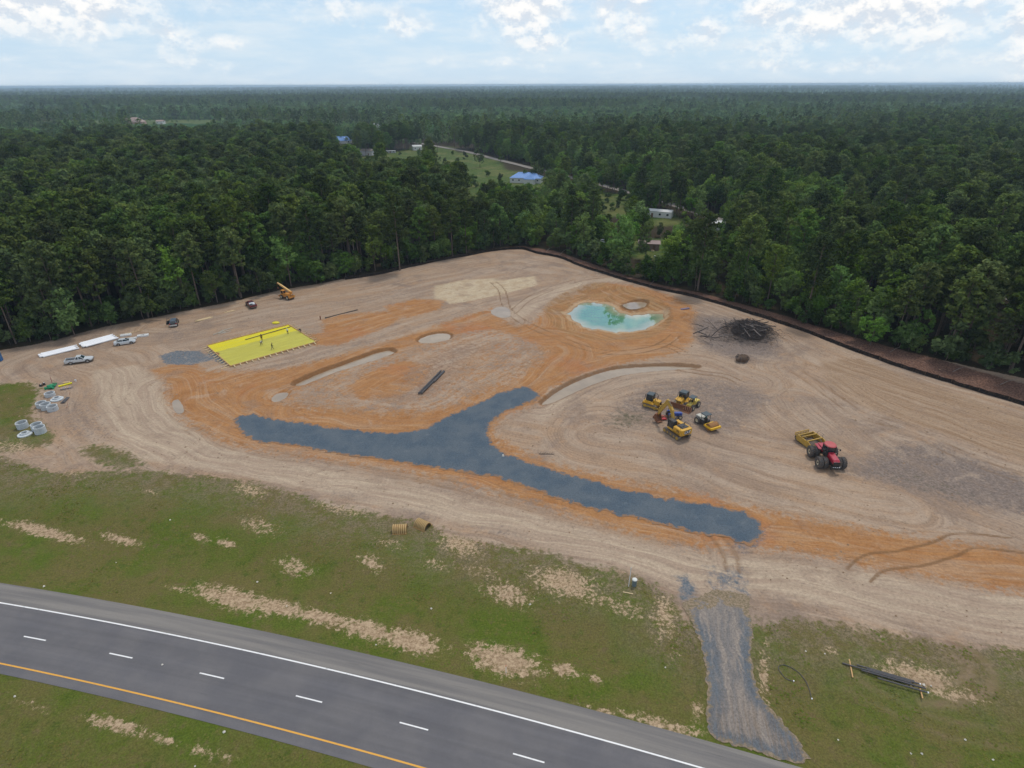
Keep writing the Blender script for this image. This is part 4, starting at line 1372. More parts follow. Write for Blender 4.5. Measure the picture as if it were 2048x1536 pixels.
def far_field(r0, r1, step, seed, grow):
    x, y, d, _ = forest_points(r0, r1, step, .92, seed)
    kk = np.array([not open_view(a, b, 16) for a, b in zip(x, y)]) if r0 < 1300 else np.ones(len(x), bool)
    x, y = x[kk], y[kk]
    r = np.random.default_rng(seed + 1)
    b = r.random(len(x)) < .06 + .88 * sstep(.44, .56, fbm(x / 520, y / 260, 31, 3))
    stand = fbm(x / 620, y / 300, 63, 2)
    cut = (stand > .53) & (r.random(len(x)) < .85)          # young plantations, leaf colour lightened as if sunlit
    s = (.75 + .35 * r.random(len(x))) * grow * np.where(cut, .45, 1.0) * np.where(b & (grow > 1), 1.0, 1.0)
    return x, y, np.where(cut, 10, np.where(b, 5, 0)) + r.integers(0, 5, len(x)), r.random(len(x)) * 6.28, s


F1 = far_field(700, 1500, 6.4, 21, 1.0)
F2 = far_field(1500, 3200, 11.0, 23, 1.15)
F3 = far_field(3200, 7000, 34.0, 25, 1.6)
F4 = far_field(7000, 15000, 80.0, 27, 2.6)
fx, fy, fv, fr, fsc = [np.concatenate(t_) for t_ in zip(F1, F2, F3, F4)]
fz = hgt(fx, fy) - np.where(np.hypot(fx, fy) > 7000, 30.0, np.where(np.hypot(fx, fy) > 3200, 12.0, 0.3))
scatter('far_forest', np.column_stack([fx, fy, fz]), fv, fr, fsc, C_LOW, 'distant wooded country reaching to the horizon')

# leaf canopy that closes the far woods
rads = np.concatenate([np.arange(760, 1500, 9.0), np.geomspace(1500, 15500, 150)])
azs = np.linspace(-.95, .95, 520)
RA, AZ = np.meshgrid(rads, azs, indexing='ij')
cx_, cy2 = (RA * np.sin(AZ)).ravel(), (RA * np.cos(AZ)).ravel()
rz_ = RA.ravel()
cz = hgt(cx_, cy2) + 8.5 + 3.5 * sstep(1300, 2200, rz_) + (fbm(cx_ / 14, cy2 / 14, 91, 3) - .5) * 5 + (fbm(cx_ / 90, cy2 / 90, 93, 3) - .5) * 7 * sstep(1500, 4000, rz_)
stand = fbm(cx_ / 620, cy2 / 300, 63, 2)
cz -= 5.0 * sstep(.51, .56, stand)
cz -= 16 * sstep(860, 760, rz_)
for f in FIELDS:
    cz -= 16 * sstep(14, 0, sd(cx_, cy2, f, 30))
cz -= 16 * sstep(14, 6, seg_dist(cx_, cy2, BACK_ROAD, False)[0])
na_, nr_ = len(azs), len(rads)
ii = np.arange(nr_ * na_).reshape(nr_, na_)
cq = np.stack([ii[:-1, :-1].ravel(), ii[:-1, 1:].ravel(), ii[1:, 1:].ravel(), ii[1:, :-1].ravel()], 1)
cme = np_mesh('far_canopy', np.column_stack([cx_, cy2, cz]), cq)


def canopy_mat():
    m = bpy.data.materials.new('far_leaf_canopy'); m.use_nodes = True
    t = NT(m.node_tree); pos = pos_of(t)
    c = t.mix(t.ramp(t.noise(t.vmath('MULTIPLY', pos, (.6, 1.4, 1)), .0024, 5, .6), .42, .58), (.036, .080, .034), (.140, .220, .085))
    c = t.mix(t.ramp(t.noise(pos, .012, 4, .6), .4, .65), c, (.046, .088, .036))
    f = t.ramp(t.noise(pos, .09, 4, .7), .25, .75, .6, 1.35, False)
    c = t.mix(1.0, c, t.comb(f, f, f), 'MULTIPLY')
    d = t.node('ShaderNodeBsdfDiffuse'); t.put(d.inputs[0], c)
    o = t.node('ShaderNodeOutputMaterial'); t.l.new(d.outputs[0], o.inputs[0])
    return m


o = link('far_canopy', cme, None, canopy_mat())
tag(o, 'unbroken leaf canopy of the distant woods', 'woods', kind='stuff')
print('trees', cnt, nb, len(_bx), len(fx))
# ================================================================== MATERIALS OF THINGS
YEL = mat('machine_yellow', lin(206, 158, 46), .5, dirt=.45, scale=1.5)
YEL2 = mat('weathered_yellow', lin(186, 150, 62), .6, dirt=.55, scale=1.5)
ORANGE_Y = mat('crane_orange', lin(205, 140, 62), .5, dirt=.3)
BLACK = mat('black_paint', lin(40, 42, 46), .5, dirt=.25)
RUBBER = mat('rubber', lin(84, 82, 82), .85, dirt=.45, scale=4, spec=.2)
STEEL = mat('worn_steel', lin(120, 112, 104), .5, .4, dirt=.5)
RUST = mat('rusty_steel', lin(128, 84, 60), .8, .1, dirt=.3)
GLASS = mat('dark_glass', lin(34, 48, 54), .08, var=.1, spec=.8)
CABROOF = mat('cab_roof_grey', lin(58, 74, 82), .5, dirt=.15)
RED = mat('tractor_red', lin(168, 34, 58), .35, dirt=.12, coat=.3)
FADED_RED = mat('faded_red', lin(176, 72, 76), .5, dirt=.2)
SILVER = mat('silver_paint', lin(206, 212, 216), .3, .1, coat=.6, var=.05)
DARK_CAR = mat('dark_grey_paint', lin(52, 58, 66), .3, .2, coat=.6, var=.05)
MAROON = mat('maroon_paint', lin(108, 34, 46), .35, .1, coat=.5, var=.08)
WHITE = mat('white_plastic', lin(232, 234, 238), .45, var=.04)
CREAM = mat('fresh_lumber', lin(206, 184, 146), .8, var=.18, scale=5, spec=.2)
LUMBER = mat('weathered_lumber', lin(196, 158, 112), .85, var=.2, scale=5, spec=.2)
CONCRETE = mat('concrete', lin(190, 196, 200), .85, var=.12, scale=2.5, spec=.2, bump=.2)
CHROME = mat('wheel_rim_grey', lin(170, 170, 172), .35, .5)
HUBCREAM = mat('hub_cream', lin(206, 196, 170), .6, dirt=.4)
BLUE = mat('tractor_blue', lin(46, 74, 150), .4, dirt=.15)
REDIMP = mat('mower_red', lin(176, 44, 52), .5, dirt=.2)
LAMP_R = mat('tail_lamp_red', lin(170, 30, 30), .25, var=.05)
LAMP_W = mat('head_lamp_clear', lin(220, 224, 228), .15, var=.05)
PIPE_BLACK = mat('black_pipe_plastic', lin(72, 73, 78), .6, var=.15, dirt=.25)
PIPE_DARK = mat('dark_iron_pipe', lin(72, 64, 60), .7, dirt=.4)
DIRT = mat('dry_clay', lin(150, 112, 76), .95, var=.3, scale=6, spec=.1, bump=.5)


def heading(pa, pb):
    a, b = at(*pa), at(*pb)
    return math.atan2(b[1] - a[1], b[0] - a[0])


def spot(px, py, lift=0.0):
    x, y = at(px, py)
    return (x, y, hz(x, y) + lift)


def footing(x, y, rz, lx, ly):
    """ground height under the corners of a footprint: mean of the upper ones"""
    c, s = math.cos(rz), math.sin(rz)
    zs = [hz(x + c * a * lx - s * b * ly, y + s * a * lx + c * b * ly) for a in (-.5, 0, .5) for b in (-.5, .5)]
    return sum(sorted(zs)[2:]) / 4


def thing(name, px, py, rz, label, cat, group=None, lx=3, ly=2):
    x, y = at(px, py)
    return empty(name, (x, y, footing(x, y, rz, lx, ly)), rz, label, cat, group)


def wheel(parent, x, y, r, wd, rim=CHROME, lugs=0, rr=.58, name='wheel'):
    """wheel about the y axis; y is its centre"""
    m = MB()
    h = wd / 2
    m.ring([(r * rr, -h), (r * .93, -h), (r, -h * .7), (r, h * .7), (r * .93, h), (r * rr, h)], 20, (x, y, r), 'Y')
    if lugs:
        for i in range(lugs):
            a = 2 * PI * i / lugs
            for sgn in (-1, 1):
                a2 = a + (PI / lugs if sgn > 0 else 0)
                p0 = Vector((x + math.cos(a2) * r, y + sgn * h * .9, r + math.sin(a2) * r))
                a3 = a2 + .16
                p1 = Vector((x + math.cos(a3) * r * 1.02, y + sgn * h * .05, r + math.sin(a3) * r * 1.02))
                m.bar(p0, p1, .07 * r / .9, .10 * r / .9)
    w_ = m.build(name, RUBBER, parent, smooth=True)
    k = MB()
    k.ring([(r * .1, -h * .5), (r * rr, -h * .72), (r * rr, h * .72), (r * .1, h * .5)], 16, (x, y, r), 'Y')
    k.cyl((x, y - h * .62, r), (x, y + h * .62, r), r * .2, n=10)
    k.build('rim', rim, w_, smooth=True)
    return w_


# ================================================================== CARS
def section(x, wb, wm, wt, z0, zm, zt):
    return [(x, -wb, z0), (x, -wm, zm), (x, -wt, zt), (x, 0, zt + .03), (x, wt, zt), (x, wm, zm), (x, wb, z0), (x, 0, z0)]


def glass_quad(parent, name, pts, material=GLASS, th=.02):
    m = MB()
    p = [Vector(q) for q in pts]
    n = (p[1] - p[0]).cross(p[2] - p[0]).normalized() * th
    m.loft([[q - n for q in p], [q + n for q in p]])
    return m.build(name, material, parent)


def sedan(root, paint):
    b = MB()
    b.loft([section(-2.42, .62, .70, .62, .42, .60, .78), section(-2.3, .78, .86, .76, .30, .62, .96), section(-1.5, .84, .91, .80, .24, .60, 1.02), section(0, .85, .91, .82, .22, .58, .98),
            section(1.0, .84, .91, .80, .22, .58, .94), section(1.9, .80, .88, .74, .25, .56, .84), section(2.3, .70, .80, .64, .32, .52, .72), section(2.44, .50, .60, .50, .40, .50, .62)])
    b.build('body', paint, root, smooth=True)
    g = MB()
    g.loft([[(-1.75, -.70, .98), (-1.75, .70, .98), (-1.1, .56, 1.40), (-1.1, -.56, 1.40)], [(-.4, -.78, .98), (-.4, .78, .98), (-.4, .60, 1.45), (-.4, -.60, 1.45)], [(1.05, -.74, .95), (1.05, .74, .95), (.25, .56, 1.42), (.25, -.56, 1.42)]])
    g.build('window_band', GLASS, root)
    r_ = MB()
    r_.loft([[(-1.15, -.55, 1.40), (-1.15, .55, 1.40), (-1.15, .5, 1.44), (-1.15, -.5, 1.44)], [(-.4, -.61, 1.45), (-.4, .61, 1.45), (-.4, .54, 1.49), (-.4, -.54, 1.49)], [(.3, -.56, 1.41), (.3, .56, 1.41), (.3, .5, 1.45), (.3, -.5, 1.45)]])
    for s in (-1, 1):
        r_.bar((.3, s * .57, 1.42), (1.1, s * .76, .96), .06, .06); r_.bar((-1.1, s * .57, 1.41), (-1.8, s * .71, .98), .12, .06); r_.bar((-.35, s * .61, 1.45), (-.3, s * .79, .98), .07, .05)
    r_.build('roof', paint, root)
    for s in (-1, 1):
        for x in (-1.42, 1.45):
            wheel(root, x, s * .86, .33, .22); MB().cyl((x, s * .88, .36), (x, s * .925, .36), .40, n=16).build('wheel_arch', BLACK, root)
        MB().box((2.32, s * .55, .62), (.16, .3, .12)).build('headlight', LAMP_W, root)
        MB().box((-2.36, s * .6, .78), (.12, .26, .12)).build('tail_light', LAMP_R, root)
        MB().box((.75, s * .98, 1.0), (.14, .16, .11)).build('mirror', paint, root)


def pickup(root, paint, L=5.7, ext=True, load=None):
    h = L / 2
    b = MB()
    b.loft([section(-h + .05, .86, .94, .90, .48, .72, 1.0), section(-.6, .88, .96, .92, .42, .70, 1.02)])
    # bed hollow is built as walls
    b2 = MB()
    b2.loft([section(-.6, .88, .96, .92, .42, .70, 1.06), section(.9, .88, .96, .90, .40, .70, 1.06), section(1.0, .88, .96, .88, .42, .72, 1.05), section(h - .35, .84, .92, .80, .46, .72, .98), section(h, .70, .80, .66, .52, .70, .86)])
    b2.build('body', paint, root, smooth=True)
    b = MB()
    b.box((-h / 2 - .3, 0, .62), (h - .6, 1.8, .36))
    for s in (-1, 1):
        b.box((-h / 2 - .3, s * .88, .93), (h - .6, .12, .42)); b.box((-h + .75 + .35, s * .95, .72), (.95, .1, .3))
    b.box((-h + .06, 0, .9), (.1, 1.86, .5)); b.box((-.66, 0, .93), (.1, 1.7, .4))
    b.build('bed', paint, root)
    MB().box((-h / 2 - .35, 0, .815), (h - .85, 1.6, .03)).build('bed_floor', BLACK, root)
    g = MB()
    x0 = -.55
    g.loft([[(x0, -.80, 1.04), (x0, .80, 1.04), (x0 + .18, .64, 1.62), (x0 + .18, -.64, 1.62)], [(1.15, -.80, 1.04), (1.15, .80, 1.04), (.55, .64, 1.62), (.55, -.64, 1.62)]])
    g.build('window_band', GLASS, root)
    r_ = MB()
    r_.box((x0 + .63, 0, 1.65), (1.0, 1.32, .07), tx=.92, ty=.92)
    for s in (-1, 1):
        r_.bar((.57, s * .65, 1.62), (1.2, s * .82, 1.04), .08, .07); r_.bar((x0 + .17, s * .65, 1.62), (x0 - .02, s * .82, 1.04), .16, .07); r_.bar((.12, s * .66, 1.62), (.1, s * .82, 1.04), .10, .06)
    r_.build('roof', paint, root)
    for s in (-1, 1):
        for x in (-h + 1.2, h - 1.0):
            wheel(root, x, s * .92, .39, .25, HUBCREAM if not ext else CHROME); MB().cyl((x, s * .9, .42), (x, s * .985, .42), .47, n=16).build('wheel_arch', BLACK, root)
        MB().box((h - .06, s * .58, .76), (.12, .34, .16)).build('headlight', LAMP_W, root)
        MB().box((-h + .02, s * .84, .86), (.08, .14, .3)).build('tail_light', LAMP_R, root)
        MB().box((.95, s * 1.02, 1.12), (.16, .16, .2)).build('mirror', BLACK, root)
    MB().box((h + .02, 0, .52), (.14, 1.76, .2)).build('front_bumper', STEEL, root)
    MB().box((-h - .05, 0, .52), (.16, 1.78, .18)).build('rear_bumper', STEEL, root)


def suv(root, paint):
    b = MB()
    b.loft([section(-2.35, .80, .88, .84, .46, .72, 1.04), section(-2.2, .88, .95, .90, .36, .70, 1.08), section(0, .90, .96, .90, .34, .68, 1.06), section(1.0, .90, .96, .88, .34, .70, 1.04), section(2.0, .84, .92, .80, .40, .70, .98), section(2.35, .70, .80, .64, .48, .68, .84)])
    b.build('body', paint, root, smooth=True)
    g = MB()
    g.loft([[(-2.2, -.80, 1.06), (-2.2, .80, 1.06), (-1.95, .66, 1.66), (-1.95, -.66, 1.66)], [(1.05, -.80, 1.05), (1.05, .80, 1.05), (.45, .64, 1.64), (.45, -.64, 1.64)]])
    g.build('window_band', GLASS, root)
    r_ = MB()
    r_.box((-.75, 0, 1.69), (2.5, 1.36, .07), tx=.95, ty=.92)
    for s in (-1, 1):
        for x0, x1 in ((.46, 1.1), (-.35, -.35), (-1.3, -1.35), (-1.95, -2.25)):
            r_.bar((x0, s * .66, 1.65), (x1, s * .82, 1.06), .1, .06)
    r_.build('roof', mat('dark_roof', lin(92, 106, 122), .3, coat=.5, var=.05), root)
    for s in (-1, 1):
        for x in (-1.4, 1.4):
            wheel(root, x, s * .91, .38, .25); MB().cyl((x, s * .9, .40), (x, s * .975, .40), .45, n=16).build('wheel_arch', BLACK, root)
        MB().box((-2.33, s * .78, 1.0), (.1, .18, .3)).build('tail_light', LAMP_R, root)
        MB().box((2.3, s * .6, .8), (.12, .3, .16)).build('headlight', LAMP_W, root)
    MB().box((-2.42, 0, .56), (.18, 1.8, .34)).build('rear_bumper', mat('pale_bumper', lin(196, 192, 186), .5), root)
    for x, a in ((.95, 1.05), (-.25, 1.0)):      # both left doors stand open
        d = MB()
        c, s_ = math.cos(PI - a), math.sin(PI - a)
        m = Matrix.Translation((x, .95, 0)) @ Matrix.Rotation(PI - a, 4, 'Z')
        def q(v): return m @ Vector(v)
        d.loft([[q((0, -.04, .42)), q((1.05, -.04, .42)), q((1.05, -.04, 1.06)), q((0, -.04, 1.06))], [q((0, .04, .42)), q((1.05, .04, .42)), q((1.05, .04, 1.06)), q((0, .04, 1.06))]])
        d.bar(q((1.02, 0, 1.06)), q((.9, 0, 1.6)), .06, .05); d.bar(q((.9, 0, 1.6)), q((.3, 0, 1.6)), .05, .05); d.bar(q((.3, 0, 1.6)), q((.02, 0, 1.06)), .05, .05)
        do = d.build('door', paint, root)
        MB().loft([[q((.08, -.06, .5)), q((.95, -.06, .5)), q((.95, -.06, .98)), q((.08, -.06, .98))], [q((.08, -.045, .5)), q((.95, -.045, .5)), q((.95, -.045, .98)), q((.08, -.045, .98))]]).build('door_lining', mat('pale_trim', lin(190, 188, 182), .7), do)


hd = heading((229, 693), (273, 686))
e = thing('sedan_car', 251, 689, hd, 'silver four-door sedan parked beside the large stack of white pipes', 'car', lx=4.4)
sedan(e, SILVER)
hd = heading((133, 728), (187, 721))
e = thing('pickup_truck', 160, 724, hd, 'silver extended-cab pickup truck parked below the small stack of white pipes', 'truck', lx=5)
pickup(e, SILVER)
x_, y_ = at(146, 721)
bx_ = MB().box((0, 0, .2), (.9, .7, .4)); bo = bx_.build('tool_box', mat('grey_box', lin(110, 112, 116), .6))
_c = Vector((e.location.x, e.location.y, 0)) + Matrix.Rotation(hd, 3, 'Z') @ Vector((-1.2, .1, 0))
bo.location = (_c.x, _c.y, e.location.z + .83); bo.rotation_euler = (0, 0, hd + .1)
tag(bo, 'grey box lying in the bed of the silver pickup truck', 'box')
e = thing('sport_utility_car', 349, 648, R(112), 'dark SUV with its left doors standing open by the tree line', 'car', lx=4.4)
suv(e, DARK_CAR)
e = thing('pickup_truck', 503, 613, R(128), 'maroon pickup truck with a loaded bed parked in front of the woods', 'truck', lx=5)
pickup(e, MAROON, 5.6, False)
_M = Matrix.Translation(e.location) @ Matrix.Rotation(R(128), 4, 'Z')
for (lx, ly, sx_, sy_, sz_, cc, lb) in ((-1.0, 0, .6, 1.5, .5, WHITE, 'white chest across the bed of the maroon pickup truck'), (-1.75, .35, .7, .6, .35, CABROOF, 'blue-grey crate in the bed of the maroon pickup truck'), (-1.8, -.4, .6, .5, .4, WHITE, 'white bucket box at the tailgate of the maroon pickup truck'),
                                        (-2.35, 0.1, .4, 1.2, .3, mat('grey_box', None), 'low grey case by the tailgate of the maroon pickup truck')):
    b_ = MB().box((0, 0, sz_ / 2), (sx_, sy_, sz_), tx=.94, ty=.96).box((0, 0, sz_ + .02), (sx_ * 1.02, sy_ * 1.02, .05)).build('load_box', cc)
    b_.matrix_world = _M @ Matrix.Translation((lx, ly, .83)); tag(b_, lb, 'box')


# ================================================================== EARTH MOVERS
def track(root, yc, L, h, wd, lift=0.0, nsh=26):
    """crawler track: belt with shoes, rollers inside"""
    r = h / 2
    prof = []
    for i in range(9):
        a = PI / 2 + PI * i / 8
        prof.append((-L / 2 + r + r * math.cos(a), r + r * math.sin(a)))
    for i in range(9):
        a = -PI / 2 + PI * i / 8
        prof.append((L / 2 - r + r * math.cos(a), r + r * math.sin(a)))
    m = MB().prism(prof, yc - wd / 2, yc + wd / 2)
    per = 2 * (L - h) + PI * h
    for i in range(nsh):
        s = per * i / nsh
        if s < L - h: p, a = (-L / 2 + r + s, h), 0
        elif s < L - h + PI * r: a = (s - (L - h)) / r; p = (L / 2 - r + r * math.sin(a), r + r * math.cos(a)); a = -a
        elif s < 2 * (L - h) + PI * r: p, a = (L / 2 - r - (s - (L - h) - PI * r), 0), 0
        else: a = (s - 2 * (L - h) - PI * r) / r; p = (-L / 2 + r - r * math.sin(a), r - r * math.cos(a)); a = -a
        if p[1] > .01:
            m.box((p[0], yc, p[1]), (.10, wd * 1.02, .07), (0, -a, 0))
    t = m.build('track', STEEL, root)
    k = MB()
    s = math.copysign(1, yc)
    for x in np.linspace(-L / 2 + r, L / 2 - r, 5):
        k.cyl((x, yc + s * wd * .5, r), (x, yc + s * (wd * .5 + .05), r), r * (.72 if abs(x) > L / 2 - r - .01 else .4), n=12)
    k.build('track_wheels', YEL2, t)


def cab(root, c, d, material, roof=CABROOF, taper=.88):
    """cab with corner posts, glass on four sides and an overhanging roof"""
    x, y, z = c
    g = MB().box((x, y, z), (d[0] * .94, d[1] * .94, d[2]), tx=taper, ty=.94)
    o_ = g.build('cab', GLASS, root)
    f = MB()
    for sx_ in (-1, 1):
        for sy_ in (-1, 1):
            f.bar((x + sx_ * d[0] / 2 * .96, y + sy_ * d[1] / 2 * .96, z - d[2] / 2), (x + sx_ * d[0] / 2 * taper * .97, y + sy_ * d[1] / 2 * .93, z + d[2] / 2), .1, .1)
    f.box((x, y, z - d[2] * .32), (d[0] * .97, d[1] * .98, d[2] * .26))
    f.build('cab_frame', material, o_)
    MB().box((x, y, z + d[2] / 2 + .06), (d[0] * 1.02, d[1] * 1.02, .12), tx=.92, ty=.92).build('cab_roof', roof, o_)
    return o_


def dozer(root, blade_mat, cage):
    for s in (-1, 1): track(root, s * 1.0, 3.1, .95, .56)
    b = MB()
    b.box((-.05, 0, .75), (2.9, 1.4, .6)); b.bprism([(.3, .9), (1.75, .9), (1.75, 1.62), (1.5, 1.78), (.3, 1.85)], -.55, .55, .08)
    for s in (-1, 1): b.box((-.4, s * 1.0, 1.12), (2.2, .6, .12))
    b.bprism([(-1.5, .9), (.3, .9), (.3, 1.4), (-1.35, 1.55)], -1.0, 1.0, .08)
    b.build('body', YEL, root)
    cab(root, (-.5, 0, 2.1), (1.4, 1.5, 1.35), BLACK)
    k = MB()
    for s in (-1, 1):
        k.bar((.6, s * .78, 2.8), (.95, s * .78, 1.9), .07, .07); k.bar((.6, s * .78, 2.8), (-.1, s * .78, 2.85), .07, .07); k.bar((-1.3, s * .78, 2.8), (-1.45, s * .78, 1.5), .09, .09)
    k.bar((.6, -.78, 2.8), (.6, .78, 2.8), .07, .07)
    k.build('brush_guard', BLACK, root)
    g = MB()
    for i in range(7): g.box((1.77, -.42 + i * .14, 1.28), (.05, .05, .6))
    g.build('grille', BLACK, root)
    MB().cyl((.9, .25, 1.8), (.9, .25, 2.5), .07, n=8).build('exhaust_stack', RUST, root)
    a = MB()
    for s in (-1, 1):
        a.bar((-.3, s * 1.38, .55), (2.1, s * 1.2, .45), .14, .22); a.bar((1.2, s * .5, 1.35), (2.05, s * .45, .95), .12, .12)
    a.build('push_arm', YEL2, root)
    bl = MB()
    prof = [(2.12, .03), (2.18, .05), (2.06, .45), (2.08, .85), (2.2, 1.15), (2.14, 1.17), (1.98, .85), (1.96, .45)]
    bl.prism(prof, -1.6, 1.6)
    bl.build('blade', blade_mat, root)
    rp = MB().box((-1.7, 0, .9), (.3, 1.3, .3))
    for y in (-.5, 0, .5): rp.bar((-1.85, y, .95), (-1.95, y, .2), .12, .14)
    rp.build('ripper', YEL2, root)


e = thing('bulldozer', 1304, 812, R(-37), 'yellow bulldozer with a caged cab at the left of the parked machines', 'bulldozer', lx=3)
dozer(e, YEL2, True)
e = thing('bulldozer', 1363, 809, R(-128), 'yellow bulldozer with a rusty brown blade at the rear of the parked machines', 'bulldozer', lx=3)
dozer(e, RUST, False)

# excavator
e = thing('excavator', 1353, 869, R(118), 'yellow excavator with its back to the camera and arm reaching to the machines behind', 'excavator', lx=4)
for s in (-1, 1): track(e, s * 1.25, 4.3, .9, .62, nsh=34)
MB().box((0, 0, .62), (2.2, 2.0, .45)).cyl((0, 0, .8), (0, 0, 1.08), .75, n=20).build('undercarriage', BLACK, e)
h_ = MB()
h_.bprism([(-2.35, 1.1), (1.3, 1.1), (1.3, 1.55), (-2.1, 1.55)], -1.38, 1.38, .06)
hs_ = []
for xx, wy in ((-2.55, 1.0), (-2.45, 1.25), (-2.1, 1.38), (-.3, 1.38)):
    hs_.append([(xx, -wy, 1.2), (xx, wy, 1.2), (xx, wy, 2.2), (xx, wy * .92, 2.3), (xx, -wy * .92, 2.3), (xx, -wy, 2.2)])
h_.loft(hs_)
h_.box((.6, -.95, 1.85), (1.5, .75, .65))
h_.build('house', YEL, e)
MB().box((-1.15, -.1, 2.345), (1.5, 1.7, .09), tx=.96, ty=.96).box((-1.1, .15, 2.43), (.7, .8, .1)).build('engine_cover', BLACK, e)
MB().box((-2.575, 0, 1.78), (.05, 1.2, .74)).build('rear_panel', BLACK, e)
cab(e, (.6, .86, 2.2), (1.5, .95, 1.5), BLACK, BLACK, .9)
MB().cyl((-.7, -.9, 2.3), (-.7, -.9, 2.75), .06, n=8).build('exhaust_stack', BLACK, e)
for k in range(3): MB().box((-1.3 - .25 * k, 1.4, 1.85), (.12, .03, .45)).build('side_louvre', BLACK, e)
rl = MB()
for s in (-1, 1): rl.bar((-1.9, s * 1.2, 2.3), (-1.9, s * 1.2, 2.75), .04, .04)
rl.bar((-1.9, -1.2, 2.75), (-.6, -1.2, 2.75), .04, .04); rl.bar((-.6, -1.2, 2.75), (-.6, -1.2, 2.3), .04, .04)
rl.build('handrail', BLACK, e)
bo_ = MB()
pr = [(.9, 1.35), (1.3, 1.3), (2.2, 3.9), (3.3, 5.05), (3.5, 5.35), (3.1, 5.5), (1.7, 4.35)]
bo_.prism(pr, -.25, .2)
boom = bo_.build('boom', YEL2, e)
MB().cyl((1.5, .35, 1.7), (2.15, .35, 3.4), .09, n=8).cyl((1.5, -.4, 1.7), (2.15, -.4, 3.4), .09, n=8).cyl((2.2, 0, 4.9), (3.25, 0, 5.85), .08, n=8).build('hydraulic_ram', STEEL, boom)
MB().prism([(3.0, 5.75), (3.5, 5.9), (5.6, 1.75), (5.35, 1.6), (3.2, 4.95)], -.2, .15).build('stick', YEL2, e)
bk = MB()
bp = [(5.35, 1.75), (5.75, 1.75), (6.05, 1.2), (5.9, .55), (5.35, .15), (4.8, .1), (4.75, .2), (5.25, .35), (5.65, .75), (5.75, 1.2)]
bk.prism(bp, -.62, .58)
for y in (-.64, .58): bk.prism([(5.4, 1.7), (6.0, 1.2), (5.85, .55), (5.3, .15), (4.8, .12)], y, y + .05)
for y in np.linspace(-.55, .5, 5): bk.box((4.72, y, .12), (.22, .08, .07))
bk.build('bucket', RUST, e)
# the maker's lettering on the counterweight
fc = bpy.data.curves.new('maker_name', 'FONT'); fc.body = 'CAT'; fc.size = .72; fc.extrude = .008; fc.align_x, fc.align_y = 'CENTER', 'CENTER'; fc.offset = .012
fo = bpy.data.objects.new('maker_name_curve', fc); col.objects.link(fo)
dg = bpy.context.evaluated_depsgraph_get()
lm = bpy.data.meshes.new_from_object(fo.evaluated_get(dg))
bpy.data.objects.remove(fo, do_unlink=True)
lm.materials.clear()
lo = link('maker_name', lm, e, WHITE)
lo.rotation_euler = (R(90), 0, R(-90)); lo.location = (-2.612, 0, 1.78)

# drum roller with dark platform
e = thing('drum_roller', 1411, 851, R(-64), 'yellow-framed drum roller with dark canopy at the front of the parked machines', 'roller', lx=4)
for s in (-1, 1): wheel(e, -1.5, s * .82, .68, .5, HUBCREAM, 16)
b = MB(); b.bprism([(-2.5, .75), (-.2, .75), (-.2, 1.2), (-.9, 1.55), (-2.3, 1.5), (-2.5, 1.25)], -.55, .55, .08)
b.build('engine_hood', mat('pale_machine_grey', lin(188, 186, 176), .5, dirt=.3), e)
MB().box((-.3, 0, .95), (1.1, 1.5, .5)).box((.15, 0, .8), (.4, .6, .5)).box((-.2, 0, 1.35), (.5, .5, .5)).build('platform', BLACK, e)
k = MB()
for x in (-.75, .25):
    for s in (-1, 1): k.bar((x, s * .66, 1.2), (x, s * .62, 2.5), .07, .07)
for s in (-1, 1): k.bar((-.75, s * .68, 1.75), (.25, s * .68, 1.75), .05, .05)
k.build('canopy_post', BLACK, e)
MB().box((-.25, 0, 2.56), (1.5, 1.55, .12), tx=.92, ty=.92).build('canopy', CABROOF, e)
f = MB()
f.box((2.66, 0, .85), (.25, 2.4, .42)); f.box((.75, 0, .85), (.2, 2.4, .36))
for s in (-1, 1): f.box((1.7, s * 1.13, .85), (2.1, .16, .36))
f.build('drum_frame', mat('bright_machine_yellow', lin(226, 178, 34), .45, dirt=.15), e)
d = MB().cyl((1.7, -1.02, .76), (1.7, 1.02, .76), .76, n=28)
d.build('drum', mat('muddy_drum', lin(150, 108, 64), .9, var=.3, scale=5, bump=.4), e, smooth=True)
MB().box((-.2, .0, 1.75), (.12, .5, .3), (0, .3, 0)).build('seat_back', mat('seat_teal', lin(50, 110, 100), .7), e)

# wheel loader with ribbed rusty bucket
e = thing('wheel_loader', 1383, 815, R(-135), 'small yellow canopied loader with a ribbed rusty bucket among the parked machines', 'loader', lx=4)
for s in (-1, 1):
    for x in (-1.15, 1.0): wheel(e, x, s * .82, .62, .42, HUBCREAM, 14)
b = MB(); b.bprism([(-2.1, .75), (-.3, .75), (-.3, 1.55), (-1.8, 1.45), (-2.1, 1.25)], -.62, .62, .1); b.box((.5, 0, .85), (1.7, .8, .5))
b.build('body', mat('pale_machine_yellow', lin(214, 190, 92), .5, dirt=.3), e)
k = MB()
for x in (-.55, .6):
    for s in (-1, 1): k.bar((x, s * .55, 1.3), (x, s * .52, 2.45), .07, .07)
k.build('canopy_post', YEL2, e)
MB().box((.02, 0, 2.52), (1.5, 1.3, .12), tx=.9, ty=.9).build('canopy', CABROOF, e)
MB().box((-.2, 0, 1.5), (.5, .5, .4)).box((-.42, 0, 1.8), (.12, .5, .4)).build('seat', BLACK, e)
a = MB()
for s in (-1, 1): a.bar((.3, s * .5, 1.25), (2.0, s * .5, .5), .12, .2)
a.build('lift_arm', YEL2, e)
bk = MB(); bk.prism([(1.95, .1), (2.9, .05), (2.95, .1), (2.1, .2), (2.0, .95), (2.2, 1.1), (2.1, 1.15), (1.85, .95)], -1.05, 1.05)
bo = bk.build('bucket', RUST, e)
